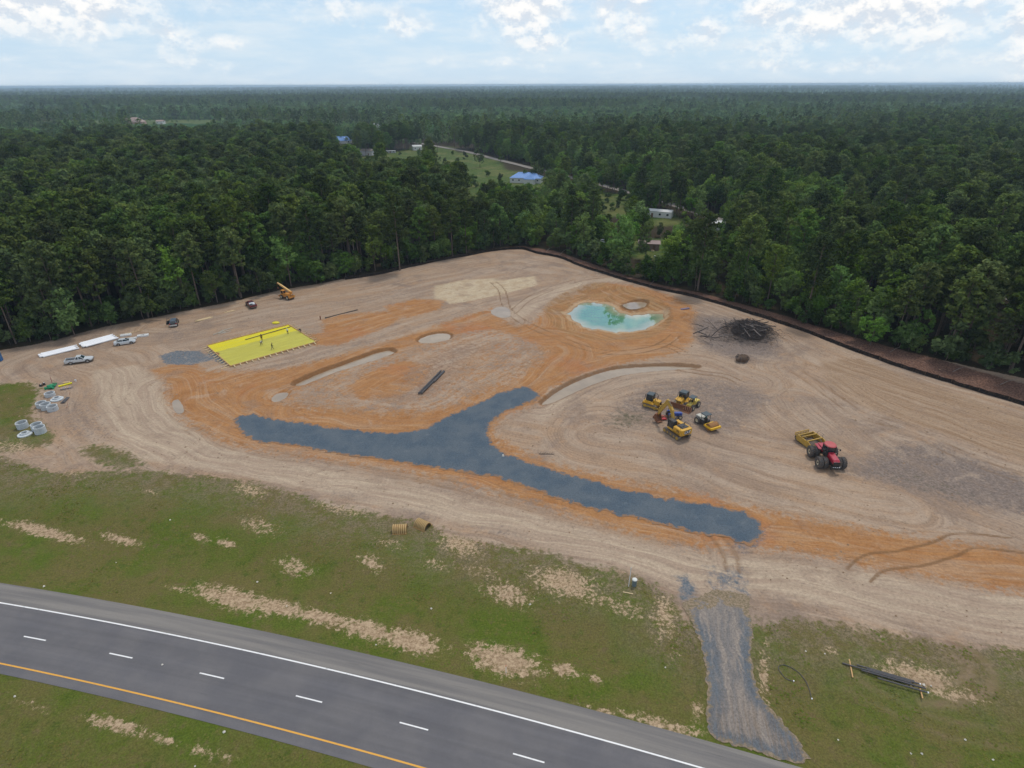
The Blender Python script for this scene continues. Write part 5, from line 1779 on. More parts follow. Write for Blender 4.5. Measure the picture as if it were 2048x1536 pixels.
for y in np.linspace(-1.0, 1.0, 6): MB().prism([(2.1, .2), (2.25, .22), (2.15, .9), (2.25, 1.08), (2.12, 1.08), (2.02, .95)], y - .04, y + .04).build('bucket_rib', mat('pale_rust', lin(190, 146, 122), .8, dirt=.2), bo)

# blue farm tractor with red mower
e = thing('farm_tractor', 1348, 836, R(4), 'small blue farm tractor half hidden behind the excavator arm', 'tractor', lx=2)
for s in (-1, 1):
    wheel(e, -.85, s * .72, .68, .4, RUST, 16, rr=.5); wheel(e, 1.05, s * .6, .42, .26, HUBCREAM, 12)
MB().bprism([(-.2, .6), (1.5, .6), (1.5, 1.15), (1.2, 1.25), (-.2, 1.3)], -.34, .34, .06).box((-.75, 0, .75), (.9, .6, .4)).build('hood', BLUE, e)
for s in (-1, 1): MB().box((-.85, s * .66, 1.4), (1.0, .4, .08), tx=.8).build('mudguard', BLUE, e)
MB().box((-.75, 0, 1.15), (.45, .45, .2)).box((-.98, 0, 1.4), (.1, .45, .4)).build('seat', BLACK, e)
MB().bar((-1.1, -.5, 1.2), (-1.15, -.5, 2.2), .07, .07).bar((-1.1, .5, 1.2), (-1.15, .5, 2.2), .07, .07).bar((-1.15, -.5, 2.2), (-1.15, .5, 2.2), .07, .07).build('roll_bar', BLACK, e)
MB().cyl((-.1, 0, 1.2), (-.35, 0, 1.5), .03, n=6).ring([(.16, -.015), (.19, -.015), (.19, .015), (.16, .015)], 14, (-.38, 0, 1.52)).build('steering_wheel', BLACK, e)
e = thing('mower_deck', 1323, 838, R(10), 'red rotary mower deck on the ground left of the blue tractor', 'mower', lx=1.4)
MB().bprism([(-.8, .12), (.8, .12), (.8, .3), (.5, .42), (-.6, .42)], -.75, .75, .05).build('deck', REDIMP, e)
MB().box((.1, 0, .52), (.35, .35, .22)).bar((.3, 0, .5), (1.2, 0, .7), .1, .1).bar((.6, .4, .45), (1.2, 0, .7), .06, .06).bar((.6, -.4, .45), (1.2, 0, .7), .06, .06).build('gearbox', RUST, e)
wheel(e, -1.05, 0, .2, .14, CHROME, name='tail_wheel')
e = thing('box_blade', 1312, 833, R(-35), 'brown steel box blade lying between the left bulldozer and the mower deck', 'implement', lx=1.4)
MB().prism([(-.3, .02), (-.25, .5), (-.15, .5), (-.2, .02)], -.95, .95).box((.05, -.93, .25), (.7, .06, .45)).box((.05, .93, .25), (.7, .06, .45)).build('blade', RUST, e)
MB().bar((0, -.4, .45), (.5, 0, .85), .07, .07).bar((0, .4, .45), (.5, 0, .85), .07, .07).bar((.5, 0, .85), (.45, 0, .3), .07, .07).build('hitch', RUST, e)

# ---------------------------------------------------------------- red articulated tractor and its scraper
hd = heading((1633, 902), (1668, 948))
e = thing('articulated_tractor', 1650, 925, hd, 'large red articulated tractor with dual wheels hitched to the yellow scraper', 'tractor', lx=5, ly=3)
for x in (-1.75, 1.75):
    for s in (-1, 1):
        for yy in (1.15, 1.98): wheel(e, x, s * yy, .98, .70, HUBCREAM if yy > 1.5 else RED, 18, rr=.5)
for x in (-1.75, 1.75): MB().cyl((x, -2.3, .98), (x, 2.3, .98), .13, n=10).box((x, 0, .98), (.7, .9, .6)).build('axle', BLACK, e)
MB().box((-1.6, 0, 1.35), (2.6, .9, .5)).box((0, 0, 1.1), (.9, .5, .7)).box((1.6, 0, 1.3), (3.2, .95, .6)).build('chassis', BLACK, e)
MB().bprism([(1.0, 1.65), (3.35, 1.6), (3.4, 2.15), (3.1, 2.42), (1.0, 2.62)], -.55, .55, .12).build('hood', RED, e)
MB().box((3.44, 0, 1.72), (.12, 1.05, .85)).build('grille', BLACK, e)
MB().box((3.48, 0, 1.05), (.3, 1.7, .5)).build('front_weight', BLACK, e)
for y in (-.5, -.17, .17, .5): MB().box((3.65, y, 1.25), (.05, .2, .09)).build('headlight', LAMP_W, e)
c_ = cab(e, (.1, 0, 2.75), (1.6, 1.6, 1.45), BLACK, BLACK, .94)
MB().loft([[(.1 + 1.1 * sx_ * math.cos(a) ** 1, .98 * sx_ * math.sin(a), z) for a in np.linspace(0, 2 * PI, 20, endpoint=False)] for z, sx_ in ((3.54, .96), (3.62, 1.0), (3.72, .9), (3.77, .55))]).build('rounded_roof', FADED_RED, c_, smooth=True)
for s in (-1, 1):
    MB().box((-1.75, s * 1.0, 2.1), (1.9, .5, .08), tx=.8).build('mudguard', RED, e)
    MB().bar((.8, s * .85, 3.2), (1.0, s * 1.35, 3.15), .04, .04).box((1.0, s * 1.42, 3.05), (.06, .22, .34)).build('mirror', BLACK, e)
MB().bprism([(-2.9, 1.5), (-.8, 1.5), (-.8, 1.95), (-1.2, 2.25), (-2.9, 2.1)], -.6, .6, .08).build('fuel_tank', RED, e)
MB().cyl((.95, -.75, 2.0), (.95, -.75, 3.6), .09, n=10).build('exhaust_stack', BLACK, e)
st = MB()
for k in range(4): st.box((.3, 1.05, 1.0 + .35 * k), (.7, .35, .05))
st.build('steps', STEEL, e)
hs_ = heading((1604, 872), (1636, 905))
e = thing('pull_scraper', 1621, 889, R(-70), 'yellow pull-type scraper pan hitched behind the red tractor', 'scraper', lx=3.5, ly=3)
s_ = MB()
for s in (-1, 1): s_.prism([(-1.7, .35), (1.5, .15), (1.65, .9), (1.0, 1.3), (-1.7, 1.45)], s * 1.75 - .07, s * 1.75 + .07)
s_.build('bowl_side', YEL2, e)
MB().box((0, 0, .28), (3.1, 3.4, .1)).build('bowl_floor', mat('dark_bowl', lin(88, 78, 72), .85, dirt=.3), e)
MB().box((-1.6, 0, .85), (.14, 3.4, 1.1)).build('push_plate', YEL2, e)
MB().box((1.55, 0, .5), (.15, 3.4, .6), (0, -.4, 0)).build('apron', YEL2, e)
MB().box((.6, 0, 1.32), (.16, 3.6, .16)).box((-.7, 0, 1.48), (.14, 3.6, .14)).build('cross_beam', YEL2, e)
r_ = MB()
r_.box((-2.45, 0, .95), (.12, 3.2, .12)); r_.box((-2.45, 0, 1.4), (.12, 3.2, .12))
for y in np.linspace(-1.55, 1.55, 9): r_.bar((-2.45, y, .9), (-2.45, y, 1.45), .09, .09); r_.bar((-2.45, y, .95), (-1.65, y, .95), .07, .07)
r_.build('rear_rack', YEL2, e)
for y in (-1.3, -.45, .45, 1.3): wheel(e, -2.05, y, .5, .36, YEL2, name='wheel')
for s in (-1, 1): MB().cyl((.4, s * 1.2, 1.35), (1.4, s * 1.2, .7), .08, n=8).build('hydraulic_ram', STEEL, e)
MB().bar((1.5, -1.3, .7), (2.9, 0, .75), .2, .22).bar((1.5, 1.3, .7), (2.9, 0, .75), .2, .22).bar((2.8, 0, .75), (3.5, 0, .75), .2, .2).box((2.5, .3, 1.05), (.5, .25, .5)).build('drawbar', YEL2, e)
for s in (-1, 1): MB().bar((-.7, s * 1.75, 1.5), (-.7, s * 1.95, 2.0), .05, .05).bar((-.7, s * 1.95, 2.0), (.5, s * 1.95, 2.0), .05, .05).bar((.5, s * 1.95, 2.0), (.5, s * 1.8, 1.3), .05, .05).build('guard_rail', STEEL, e)

# ---------------------------------------------------------------- rough-terrain boom crane
e = thing('boom_crane', 575, 597, R(147), 'orange-yellow wheeled boom crane parked in front of the woods', 'crane', lx=4)
for s in (-1, 1):
    for x in (-1.35, 1.45): wheel(e, x, s * .98, .62, .42, HUBCREAM, 14)
MB().bprism([(-2.4, .7), (2.3, .7), (2.3, 1.1), (1.2, 1.25), (-2.4, 1.25)], -.85, .85, .06).box((-2.2, 0, .95), (.5, 2.1, .6)).build('chassis', ORANGE_Y, e)
MB().bprism([(-1.9, 1.25), (.2, 1.25), (.2, 1.9), (-.4, 2.1), (-1.9, 2.0)], -.15, .95, .06).build('engine_hood', ORANGE_Y, e)
cab(e, (.85, .55, 1.95), (1.25, .95, 1.4), ORANGE_Y, ORANGE_Y)
MB().box((-1.6, -.3, 2.1), (.9, .7, .7)).build('counterweight', ORANGE_Y, e)
MB().bar((-1.6, -.35, 2.35), (3.0, -.35, 3.9), .42, .5).bar((2.6, -.35, 3.78), (4.1, -.35, 4.28), .3, .36).build('boom', mat('pale_crane_yellow', lin(224, 184, 118), .5, dirt=.2), e)
MB().cyl((.2, -.35, 1.4), (1.6, -.35, 3.2), .1, n=8).build('hydraulic_ram', STEEL, e)
MB().box((4.15, -.35, 4.05), (.3, .45, .6)).bar((4.2, -.35, 3.9), (4.3, -.35, 2.7), .05, .05).box((4.3, -.35, 2.55), (.3, .3, .35)).build('hook_block', RUST, e)
for s in (-1, 1): MB().box((2.5, s * .9, .8), (.25, .5, .3)).build('outrigger', ORANGE_Y, e)
# ================================================================== FORMED SLAB UNDER YELLOW SHEETING
sc_ = SLAB.mean(0)
ex = SLAB[1] - SLAB[0]; Lx = float(np.hypot(*ex)); ang_s = math.atan2(ex[1], ex[0])
Ly = float(np.hypot(*(SLAB[3] - SLAB[0])))
ax, ay = ex / Lx, np.array([math.sin(ang_s), -math.cos(ang_s)])      # ay points to the camera side
slab = empty('slab_form', (float(sc_[0]), float(sc_[1]), .04), ang_s, 'timber-formed building pad covered with bright yellow plastic sheeting', 'slab form')
hx, hy = Lx / 2, Ly / 2


def sheeting_mat(nm, c1, c2):
    m = bpy.data.materials.new(nm); m.use_nodes = True
    t = NT(m.node_tree); pos = pos_of(t)
    rnd = t.node('ShaderNodeObjectInfo').outputs['Random']
    c = t.mix(rnd, c1, c2)
    c = t.mix(t.ramp(t.noise(t.vmath('MULTIPLY', pos, (.25, 1.4, 1)), 1, 4, .6), .45, .7, 0, .6), c, lin(196, 192, 86))
    wr = t.noise(t.vmath('MULTIPLY', pos, (.5, 3, 1)), 1, 4, .6)
    surf_out(t, c, .42, .4, [(wr, .5, .08)])
    return m


SHEET = sheeting_mat('yellow_sheeting', lin(214, 200, 26), lin(206, 194, 40)); SHEET_SHEEN = sheeting_mat('sheen_yellow_sheeting', lin(186, 178, 60), lin(176, 170, 74))  # near strips paler: wet sheen and reflection put into the colour
rng_s = np.random.default_rng(7)
edges = np.linspace(-hy + .12, hy - .12, 7)
for k in range(6):
    y0, y1 = edges[k] - (.15 if k else 0), edges[k + 1]
    nxs, nys = 60, 8
    xs, ys = np.meshgrid(np.linspace(-hx + .12, hx - .12, nxs), np.linspace(y0, y1, nys))
    # the near left corner hangs torn
    xs = xs + np.where(xs < -hx + 2.0, (1 - (xs + hx) / 2.0) * np.clip(.9 * np.sin(ys * 1.1) - .2, 0, .9) * (1 if k in (2, 3, 4) else 0), 0)
    zs = .21 + .012 * (5 - k) + (fbm(xs * 1.2 + k * 9, ys * 3, 12, 2) - .5) * .09
    V = np.column_stack([xs.ravel(), ys.ravel(), zs.ravel()])
    i2 = np.arange(nxs * nys).reshape(nys, nxs)
    q = np.stack([i2[:-1, :-1].ravel(), i2[:-1, 1:].ravel(), i2[1:, 1:].ravel(), i2[1:, :-1].ravel()], 1)
    link('sheeting_strip', np_mesh('sheeting_strip', V, q, smooth=True), slab, SHEET if k >= 4 else SHEET_SHEEN)
MB().box((0, 0, .09), (Lx - .3, Ly - .3, .16)).build('sand_fill', DIRT, slab)
for (x0, y0, x1, y1) in ((-hx, -hy, hx, -hy), (hx, -hy, hx, hy), (hx, hy, -hx, hy), (-hx, hy, -hx, -hy)):
    n = int(math.hypot(x1 - x0, y1 - y0) / 4.8) + 1
    for i in range(n):
        a, b = i / n, (i + 1) / n
        MB().bar((x0 + (x1 - x0) * a, y0 + (y1 - y0) * a, .16), (x0 + (x1 - x0) * (b - .003), y0 + (y1 - y0) * (b - .003), .16), .14, .5).build('form_board', LUMBER, slab)
kick = MB().bar((0, -.05, .40), (0, -1.25, .05), .2, .07); kick.bar((0, -1.2, -.1), (0, -1.2, .38), .12, .1); kick.bar((0, -.08, -.1), (0, -.08, .56), .1, .1)
km = kick.build('kicker_brace', CREAM, slab); km.location = (-hx + .7, -hy, 0)
nk = 0
for (x0, y0, x1, y1, rz) in ((-hx, -hy, hx, -hy, 0), (hx, -hy, hx, hy, R(90)), (hx, hy, -hx, hy, PI), (-hx, hy, -hx, -hy, R(-90))):
    Ls = math.hypot(x1 - x0, y1 - y0)
    for s in np.arange(.7 if nk == 0 else 1.0, Ls - .5, 1.45):
        if nk == 0: nk = 1; continue
        c = km.copy(); col.objects.link(c); c.parent = slab
        c.location = (x0 + (x1 - x0) * s / Ls, y0 + (y1 - y0) * s / Ls, 0); c.rotation_euler = (0, 0, rz + float(rng_s.normal() * .08))


def on_slab(u, v, z=0.0):
    p = sc_ + ax * u - ay * v
    return (float(p[0]), float(p[1]), z)


def slab_uv(px, py, z=.3):
    d = np.array(at(px, py, z)) - sc_
    return float(d @ ax), float(-(d @ ay))


# dark steel rods laid along the far side
p0, p1 = slab_uv(491, 680), slab_uv(581, 654)
for k in range(3):
    a, b = on_slab(p0[0], p0[1] + k * .12, .345), on_slab(p1[0], p0[1] + (p1[1] - p0[1]) + k * .12, .345)
    o = MB().cyl(a, b, .055, n=8).build('steel_rod', PIPE_DARK)
    tag(o, 'dark steel rod lying along the far side of the yellow sheeting', 'rod', 'steel rods on the yellow sheeting')
# loose timber beside the form
a = spot(442, 738, .05); b = spot(520, 719, .05)
tag(MB().bar(a, b, .2, .06).build('plank', CREAM), 'long pale plank lying in front of the near corner of the slab form', 'plank')
o = MB(); x_, y_ = at(552, 647)
o.loft([[(x_ + r_ * 1.1 * math.cos(a) , y_ + r_ * .8 * math.sin(a), hz(x_, y_) + z) for a in np.linspace(0, 2 * PI, 12, endpoint=False)] for r_, z in ((.95, 0.0), (.9, .25), (.6, .38), (.2, .42))])
tag(o.build('sheeting_bundle', SHEET, smooth=True), 'crumpled spare bundle of yellow sheeting just behind the slab form', 'bundle')
e = empty('pallet_of_boards', spot(447, 664), ang_s + .15, 'loose grey boards spread on the ground behind the slab form', 'boards')
for k in range(9):
    o = MB().box((rng_s.uniform(-2.2, 2.2), -1.2 + k * .3, .06 + .05 * (k % 2)), (rng_s.uniform(1.8, 3.4), .18, .05), (0, 0, rng_s.normal() * .25)).build('board', mat('grey_board', lin(172, 166, 154), .9, var=.2), e)

# ================================================================== WHITE PIPES
def pipe_row(pa, pb, n, gap, dirn, label, group, r=.2):
    a, b = np.array(at(*pa)), np.array(at(*pb))
    d = (b - a) / np.linalg.norm(b - a); nrm = np.array([d[1], -d[0]])
    L = 6.5
    rg = np.random.default_rng(int(pa[0]))
    proto = None
    for k in range(n):
        s = rg.uniform(-.12, .12) + (.5 if k % 3 == 0 else 0)
        layer = 0
        c = a + nrm * (k * gap) + d * s
        z = max(hz(c[0], c[1]), hz(c[0] + d[0] * 3, c[1] + d[1] * 3), hz(c[0] + d[0] * 6, c[1] + d[1] * 6)) + r + .005
        e = empty('white_pipe', (float(c[0]), float(c[1]), z), math.atan2(d[1], d[0]), label, 'pipe', group)
        if proto is None:
            m = MB(); R2, r2 = r, r * .88
            rings = [[(x, q * math.cos(t_), q * math.sin(t_)) for t_ in np.linspace(0, 2 * PI, 16, endpoint=False)] for x, q in ((0.0, r2), (0, r), (L * 1.12, r), (L * 1.12, r2), (0.0, r2))]
            m.loft(rings, cap=False)
            p_ = m.build('barrel', WHITE, e, smooth=True)
            m = MB()
            m.loft([[(x, q * math.cos(t_), q * math.sin(t_)) for t_ in np.linspace(0, 2 * PI, 16, endpoint=False)] for x, q in ((-.32, r * 1.02), (-.32, r * 1.16), (-.02, r * 1.16), (.05, r))], cap=False)
            h_ = m.build('bell_end', WHITE, e, smooth=True)
            proto = (p_, h_)
        else:
            for q in proto:
                c2 = q.copy(); col.objects.link(c2); c2.parent = e


pipe_row((80, 709), (147, 693), 7, .42, 1, 'white plastic sewer pipe in the smaller left-hand stack', 'white pipes in the smaller stack')
pipe_row((160, 688), (224, 671), 10, .42, 1, 'white plastic sewer pipe in the larger stack beside the silver sedan', 'white pipes in the larger stack')
a, b = spot(226, 673, .08), spot(279, 661, .08)
for k in range(3):
    q0 = Vector(a) + Vector((0, .16 * k, 0)) + Vector((.6, .2, 0)) * k; q1 = Vector(b) + Vector((0, .16 * k, 0)) + Vector((.3, .1, 0)) * k
    o = MB().bar(q0, q1, .12, .10).build('timber', CREAM)
    tag(o, 'long pale timber lying behind the larger stack of white pipes', 'timber', 'pale timbers behind the white pipes')
for (px, py, rz, sx_, sy_, mark, lb) in ((252, 671, .42, 2.6, 1.3, False, 'white wrapped panel lying behind the silver sedan'), (263, 679, .40, 2.5, 1.0, False, 'white wrapped panel partly hidden by the silver sedan'), (286, 672, .38, 2.7, 1.4, True, 'white panel with dark printed mark lying right of the silver sedan')):
    e = thing('wrapped_panel', px, py, rz, lb, 'panel', lx=2, ly=1)
    p_ = MB().box((0, 0, .18), (sx_, sy_, .34), tx=.97, ty=.95).build('panel', mat('white_wrap', lin(206, 208, 208), .5, var=.12, scale=2), e)
    if mark:
        MB().box((-.1, .1, .354), (.5, .22, .006)).box((.2, -.05, .354), (.3, .4, .006)).box((-.35, -.12, .354), (.15, .25, .006)).build('printed_mark', BLACK, e)
    else:
        MB().box((0, 0, .355), (sx_ * .9, .07, .008)).build('strap', mat('grey_strap', lin(120, 122, 126), .6), e)

# ================================================================== CONCRETE MANHOLE PIECES
def ring_piece(px, py, h, label, ro=.98, cone=False, tilt=0):
    x, y = at(px, py)
    e = empty('manhole_ring' if not cone else 'manhole_cone', (x, y, hz(x, y) - .02), px * .7, label, 'concrete ring')
    if not cone:
        MB().ring([(ro, 0), (ro, h), (ro - .07, h + .02), (ro - .14, h), (ro - .14, 0)], 32).build('wall', CONCRETE, e, smooth=True)
        for a in (.4, 2.2):
            MB().cyl((math.cos(a) * (ro - .02), math.sin(a) * (ro - .02), h * .6), (math.cos(a) * (ro + .012), math.sin(a) * (ro + .012), h * .6), .075, n=10).build('lifting_hole', BLACK, e)
    else:
        MB().ring([(ro * 1.22, 0), (ro * 1.22, .24), (ro * .82, .30), (ro * .72, .58), (ro * .5, .58), (ro * .5, 0)], 32).build('cone', CONCRETE, e, smooth=True)
    return e


ring_piece(100, 790, .75, 'short concrete manhole ring just below the green fittings')
ring_piece(114, 798, .5, 'flat concrete manhole top with a round opening in the upper group of rings', cone=True)
ring_piece(84, 812, 1.0, 'leftmost concrete manhole ring of the upper group')
ring_piece(93, 816, 1.15, 'middle concrete manhole ring of the three standing together')
ring_piece(106, 819, 1.0, 'concrete manhole ring with a small hole, nearest the track in the upper group')
ring_piece(46, 854, 1.25, 'lone tall concrete manhole ring at the left of the lower group')
ring_piece(76, 858, 1.2, 'concrete manhole ring half hidden behind another in the lower group')
ring_piece(82, 865, 1.35, 'front concrete manhole ring with dark holes in the lower group')
ring_piece(50, 869, .5, 'low concrete manhole cone lying nearest the highway', cone=True)
for k in range(3):
    a = Vector(spot(122 + k * 3, 806, .13)); b = Vector(spot(134 + k * 2, 795, .13))
    o = MB().cyl(a, b, .12, n=10).build('black_pipe', PIPE_BLACK)
    tag(o, 'short black pipe beside the flat concrete manhole top', 'pipe', 'short black pipes beside the concrete rings')
a, b = Vector(spot(133, 815, .04)), Vector(spot(139, 784, .04))
tag(MB().cyl(a, b, .045, n=6).build('steel_bar', RUST), 'long thin rusty bar lying right of the upper group of concrete rings', 'bar')
# green fittings
GREEN = mat('green_plastic', lin(30, 140, 96), .5, var=.2)
e = thing('green_fitting_pile', 101, 775, 0, 'heap of bright green pipe fittings beside the concrete rings', 'fittings', lx=1.5)
rg = np.random.default_rng(3)
for k in range(14):
    a = rg.uniform(0, 6.28); q = rg.uniform(.0, 1.1)
    c = Vector((math.cos(a) * q * 1.3, math.sin(a) * q, .2 + .45 * max(0, 1 - q) * rg.random()))
    d_ = Vector((rg.normal(), rg.normal(), rg.normal() * .4)).normalized() * .4
    m = MB().cyl(c - d_, c + d_, .2, n=10); m.cyl(c, c + Vector((d_.y, -d_.x, .15)), .17, n=8)
    m.build('fitting', GREEN, e)
MB().path([(-.2 + .5 * math.cos(t_), 1.6 + .4 * math.sin(t_), .12 + .02 * t_) for t_ in np.linspace(0, 12, 30)], .05, 6).build('green_hose', GREEN, e)
a = Vector(spot(104, 765)); tag(MB().cyl(a, a + Vector((.1, 0, 1.6)), .05, n=6).build('marker_post', mat('red_post', lin(140, 60, 50), .7)), 'thin reddish post standing behind the green fittings', 'post')
for k, (px, py) in enumerate(((82, 772), (88, 769))):
    e = thing('fuel_can', px, py, k * .7, ('dark can with a pale cap left of the green fittings, further left', 'dark can with a pale cap just left of the green fittings')[k], 'can', lx=.4, ly=.3)
    MB().box((0, 0, .25), (.55, .35, .5), tx=.85, ty=.8).build('can', BLACK, e); MB().cyl((.1, 0, .5), (.1, 0, .62), .1, n=8).build('cap', WHITE, e)
a, b = Vector(spot(117, 773, .2)), Vector(spot(144, 766, .2))
tag(MB().cyl(a, b, .2, n=12).build('yellow_pipe', mat('yellow_plastic', lin(226, 214, 30), .45, var=.08)), 'bright yellow roll of sheeting lying right of the green fittings', 'roll')
for (px, py, s, cc, lb) in ((133, 765, (1.3, .5, .3), CREAM, 'small pale plank bundle behind the yellow roll'), (128, 777, (1.2, .8, .35), mat('grey_crate', lin(150, 142, 142), .8), 'grey crate in front of the yellow roll at its left end'), (139, 775, (.9, .7, .3), mat('grey_crate', None), 'grey crate in front of the yellow roll at its right end'), (151, 761, (.45, .45, .4), WHITE, 'small white bucket right of the yellow roll')):
    e = thing('crate' if 'crate' in lb else ('bucket' if 'bucket' in lb else 'plank_bundle'), px, py, .35, lb, 'crate' if 'crate' in lb else 'bundle', lx=.6, ly=.4)
    m = MB()
    if 'bucket' in lb:
        m.ring([(.16, 0), (.2, .4), (.18, .4), (.14, .03)], 14); m.cyl((0, 0, 0), (0, 0, .03), .15, n=14); m.build('bucket', cc, e)
    else:
        for i in range(4): m.box((0, -s[1] * .375 + i * s[1] * .25, s[2] / 2), (s[0], s[1] * .22, s[2]))
        m.build('slats', cc, e)
        MB().box((-s[0] * .3, 0, s[2] + .02), (.08, s[1], .04)).box((s[0] * .3, 0, s[2] + .02), (.08, s[1], .04)).build('batten', LUMBER, e)
# portable toilet at the left edge
e = thing('portable_toilet', 0, 722, .3, 'blue portable toilet at the left edge by the woods', 'toilet', lx=1, ly=1)
BLU = mat('toilet_blue', lin(30, 92, 150), .5, var=.08)
MB().box((0, 0, 1.1), (1.1, 1.1, 2.1), tx=.96, ty=.96).build('cabin', BLU, e)
MB().box((0, 0, 2.22), (1.16, 1.16, .16), tx=.75, ty=.75).build('roof', mat('toilet_roof', lin(180, 196, 206), .5), e)
dd = MB().box((0, -.56, 1.0), (.7, .04, 1.75)).build('door', mat('toilet_door', lin(40, 110, 168), .5), e)
MB().box((.26, -.6, 1.0), (.05, .05, .16)).build('handle', BLACK, dd)

# ================================================================== LUMBER AND OTHER PILES
for (px, py, n, lb) in ((408, 638, 7, 'pile of pale lumber between the dark SUV and the maroon truck'), (461, 622, 3, 'small pile of pale lumber nearest the maroon truck')):
    e = thing('lumber_pile', px, py, heading((388, 642), (432, 631)), lb, 'lumber', lx=3)
    for k in range(n):
        MB().box((rng_s.uniform(-.6, .6), -.55 + .22 * (k % 6), .05 + .09 * (k // 6)), (4.2 if n > 4 else 2.6, .19, .08), (0, 0, rng_s.normal() * .03)).build('board', CREAM, e)
a, b = Vector(spot(652, 636, .16)), Vector(spot(715, 620, .16))
e = empty('iron_pipe', a, math.atan2((b - a).y, (b - a).x), 'long dark iron pipe lying behind the pale clay pads', 'pipe')
Lp = (b - a).length
MB().cyl((0, 0, 0), (Lp, 0, 0), .15, n=12).build('barrel', PIPE_DARK, e, smooth=True); MB().cyl((-.2, 0, 0), (.1, 0, 0), .24, n=12).build('flange', PIPE_DARK, e)
e = thing('fire_hydrant', 641, 638, 0, 'rust-red hydrant fitting standing left of the long iron pipe', 'hydrant', lx=.5, ly=.5)
MB().ring([(.0, 0), (.22, 0), (.22, .1), (.15, .14), (.15, .75), (.2, .8), (.17, .95), (.06, 1.05), (0, 1.06)], 16).build('barrel', RUST, e, smooth=True)
for s in (-1, 1): MB().cyl((0, s * .1, .6), (0, s * .3, .6), .09, n=10).build('outlet', RUST, e)
# three dark corrugated pipes on the central island
for k, (pa, pb) in enumerate((((838, 792), (883, 746)), ((843, 792), (889, 746)), ((868, 769), (890, 747)))):
    a, b = Vector(spot(*pa, .2)), Vector(spot(*pb, .2))
    z = max(a.z, b.z, hz((a.x + b.x) / 2, (a.y + b.y) / 2) + .2)
    a.z = b.z = z
    e = empty('culvert_pipe', a, math.atan2((b - a).y, (b - a).x), ('long dark drain pipe on the left of the trio on the island', 'long dark drain pipe in the middle of the trio on the island', 'short dark drain pipe on the right of the trio on the island')[k], 'pipe')
    Lp = (b - a).length; m = MB(); rings = []
    nrg = int(Lp / .3)
    for i in range(nrg):
        for dx_, q in ((0, .2), (.14, .2), (.16, .175), (.28, .175)):
            rings.append([(i * .3 + dx_, q * math.cos(t_), q * math.sin(t_)) for t_ in np.linspace(0, 2 * PI, 10, endpoint=False)])
    m.loft(rings, cap=True).build('corrugated_barrel', PIPE_BLACK, e)
# bundle of black pipes on bearers, lower right
a0, b0 = at(1722, 1336), at(1848, 1372)
hd = math.atan2(b0[1] - a0[1], b0[0] - a0[0]); Lp = math.hypot(b0[0] - a0[0], b0[1] - a0[1])
zb = max(hz(*at(1700, 1335)), hz(*at(1780, 1352)), hz(*at(1848, 1375)))
for k in range(5):
    nrm = Vector((-math.sin(hd), math.cos(hd), 0)); off = (-.28, -.05, .12, .29, -.75)[k]
    st = (0, -1.9, .6, -.4, 1.6)[k]
    c = Vector((a0[0], a0[1], 0)) + nrm * off + Vector((math.cos(hd), math.sin(hd), 0)) * st
    ln = Lp + (0, .5, -1.0, -.6, -1.4)[k]
    e = empty('black_pipe', (c.x, c.y, zb + .20), hd, ('black plastic pipe at the near side of the close bundle on timber bearers', 'longest black plastic pipe of the bundle on timber bearers', 'black plastic pipe third from the near side of the bundle', 'black plastic pipe at the far side of the bundle', 'black plastic pipe lying apart in front of the bundle')[k], 'pipe')
    MB().cyl((0, 0, 0), (ln, 0, 0), .085, n=10).build('barrel', PIPE_BLACK, e, smooth=True)
    MB().cyl((ln - .02, 0, 0), (ln + .12, 0, 0), .095, n=10).build('end_cap', WHITE if k in (2, 4) else PIPE_BLACK, e)
for k, (pa, pb, lb) in enumerate((((1699, 1317), (1706, 1353), 'timber bearer under the left end of the black pipe bundle'), ((1840, 1372), (1846, 1395), 'timber bearer under the right end of the black pipe bundle'))):
    a, b = Vector((*at(*pa), zb + .07)), Vector((*at(*pb), zb + .07))
    tag(MB().bar(a, b, .12, .1).build('bearer', LUMBER), lb, 'timber')
# looped black hose
hp = smooth_poly([(1589, 1357), (1575, 1352), (1563, 1340), (1558, 1330), (1566, 1326), (1580, 1330), (1597, 1340), (1612, 1356), (1620, 1372), (1626, 1391)], 5, False)
pts = [(*at(*q), hz(*at(*q)) + .05) for q in hp]
e = empty('hose', (0, 0, 0), 0, 'looped black hose lying on the grass right of the driveway', 'hose')
MB().path(pts, .035, 7).build('tube', PIPE_BLACK, e, smooth=True)
for q in (pts[0], pts[-1]): MB().cyl((q[0], q[1], q[2] - .05), (q[0], q[1], q[2] + .1), .07, n=8).build('coupling', WHITE, e)
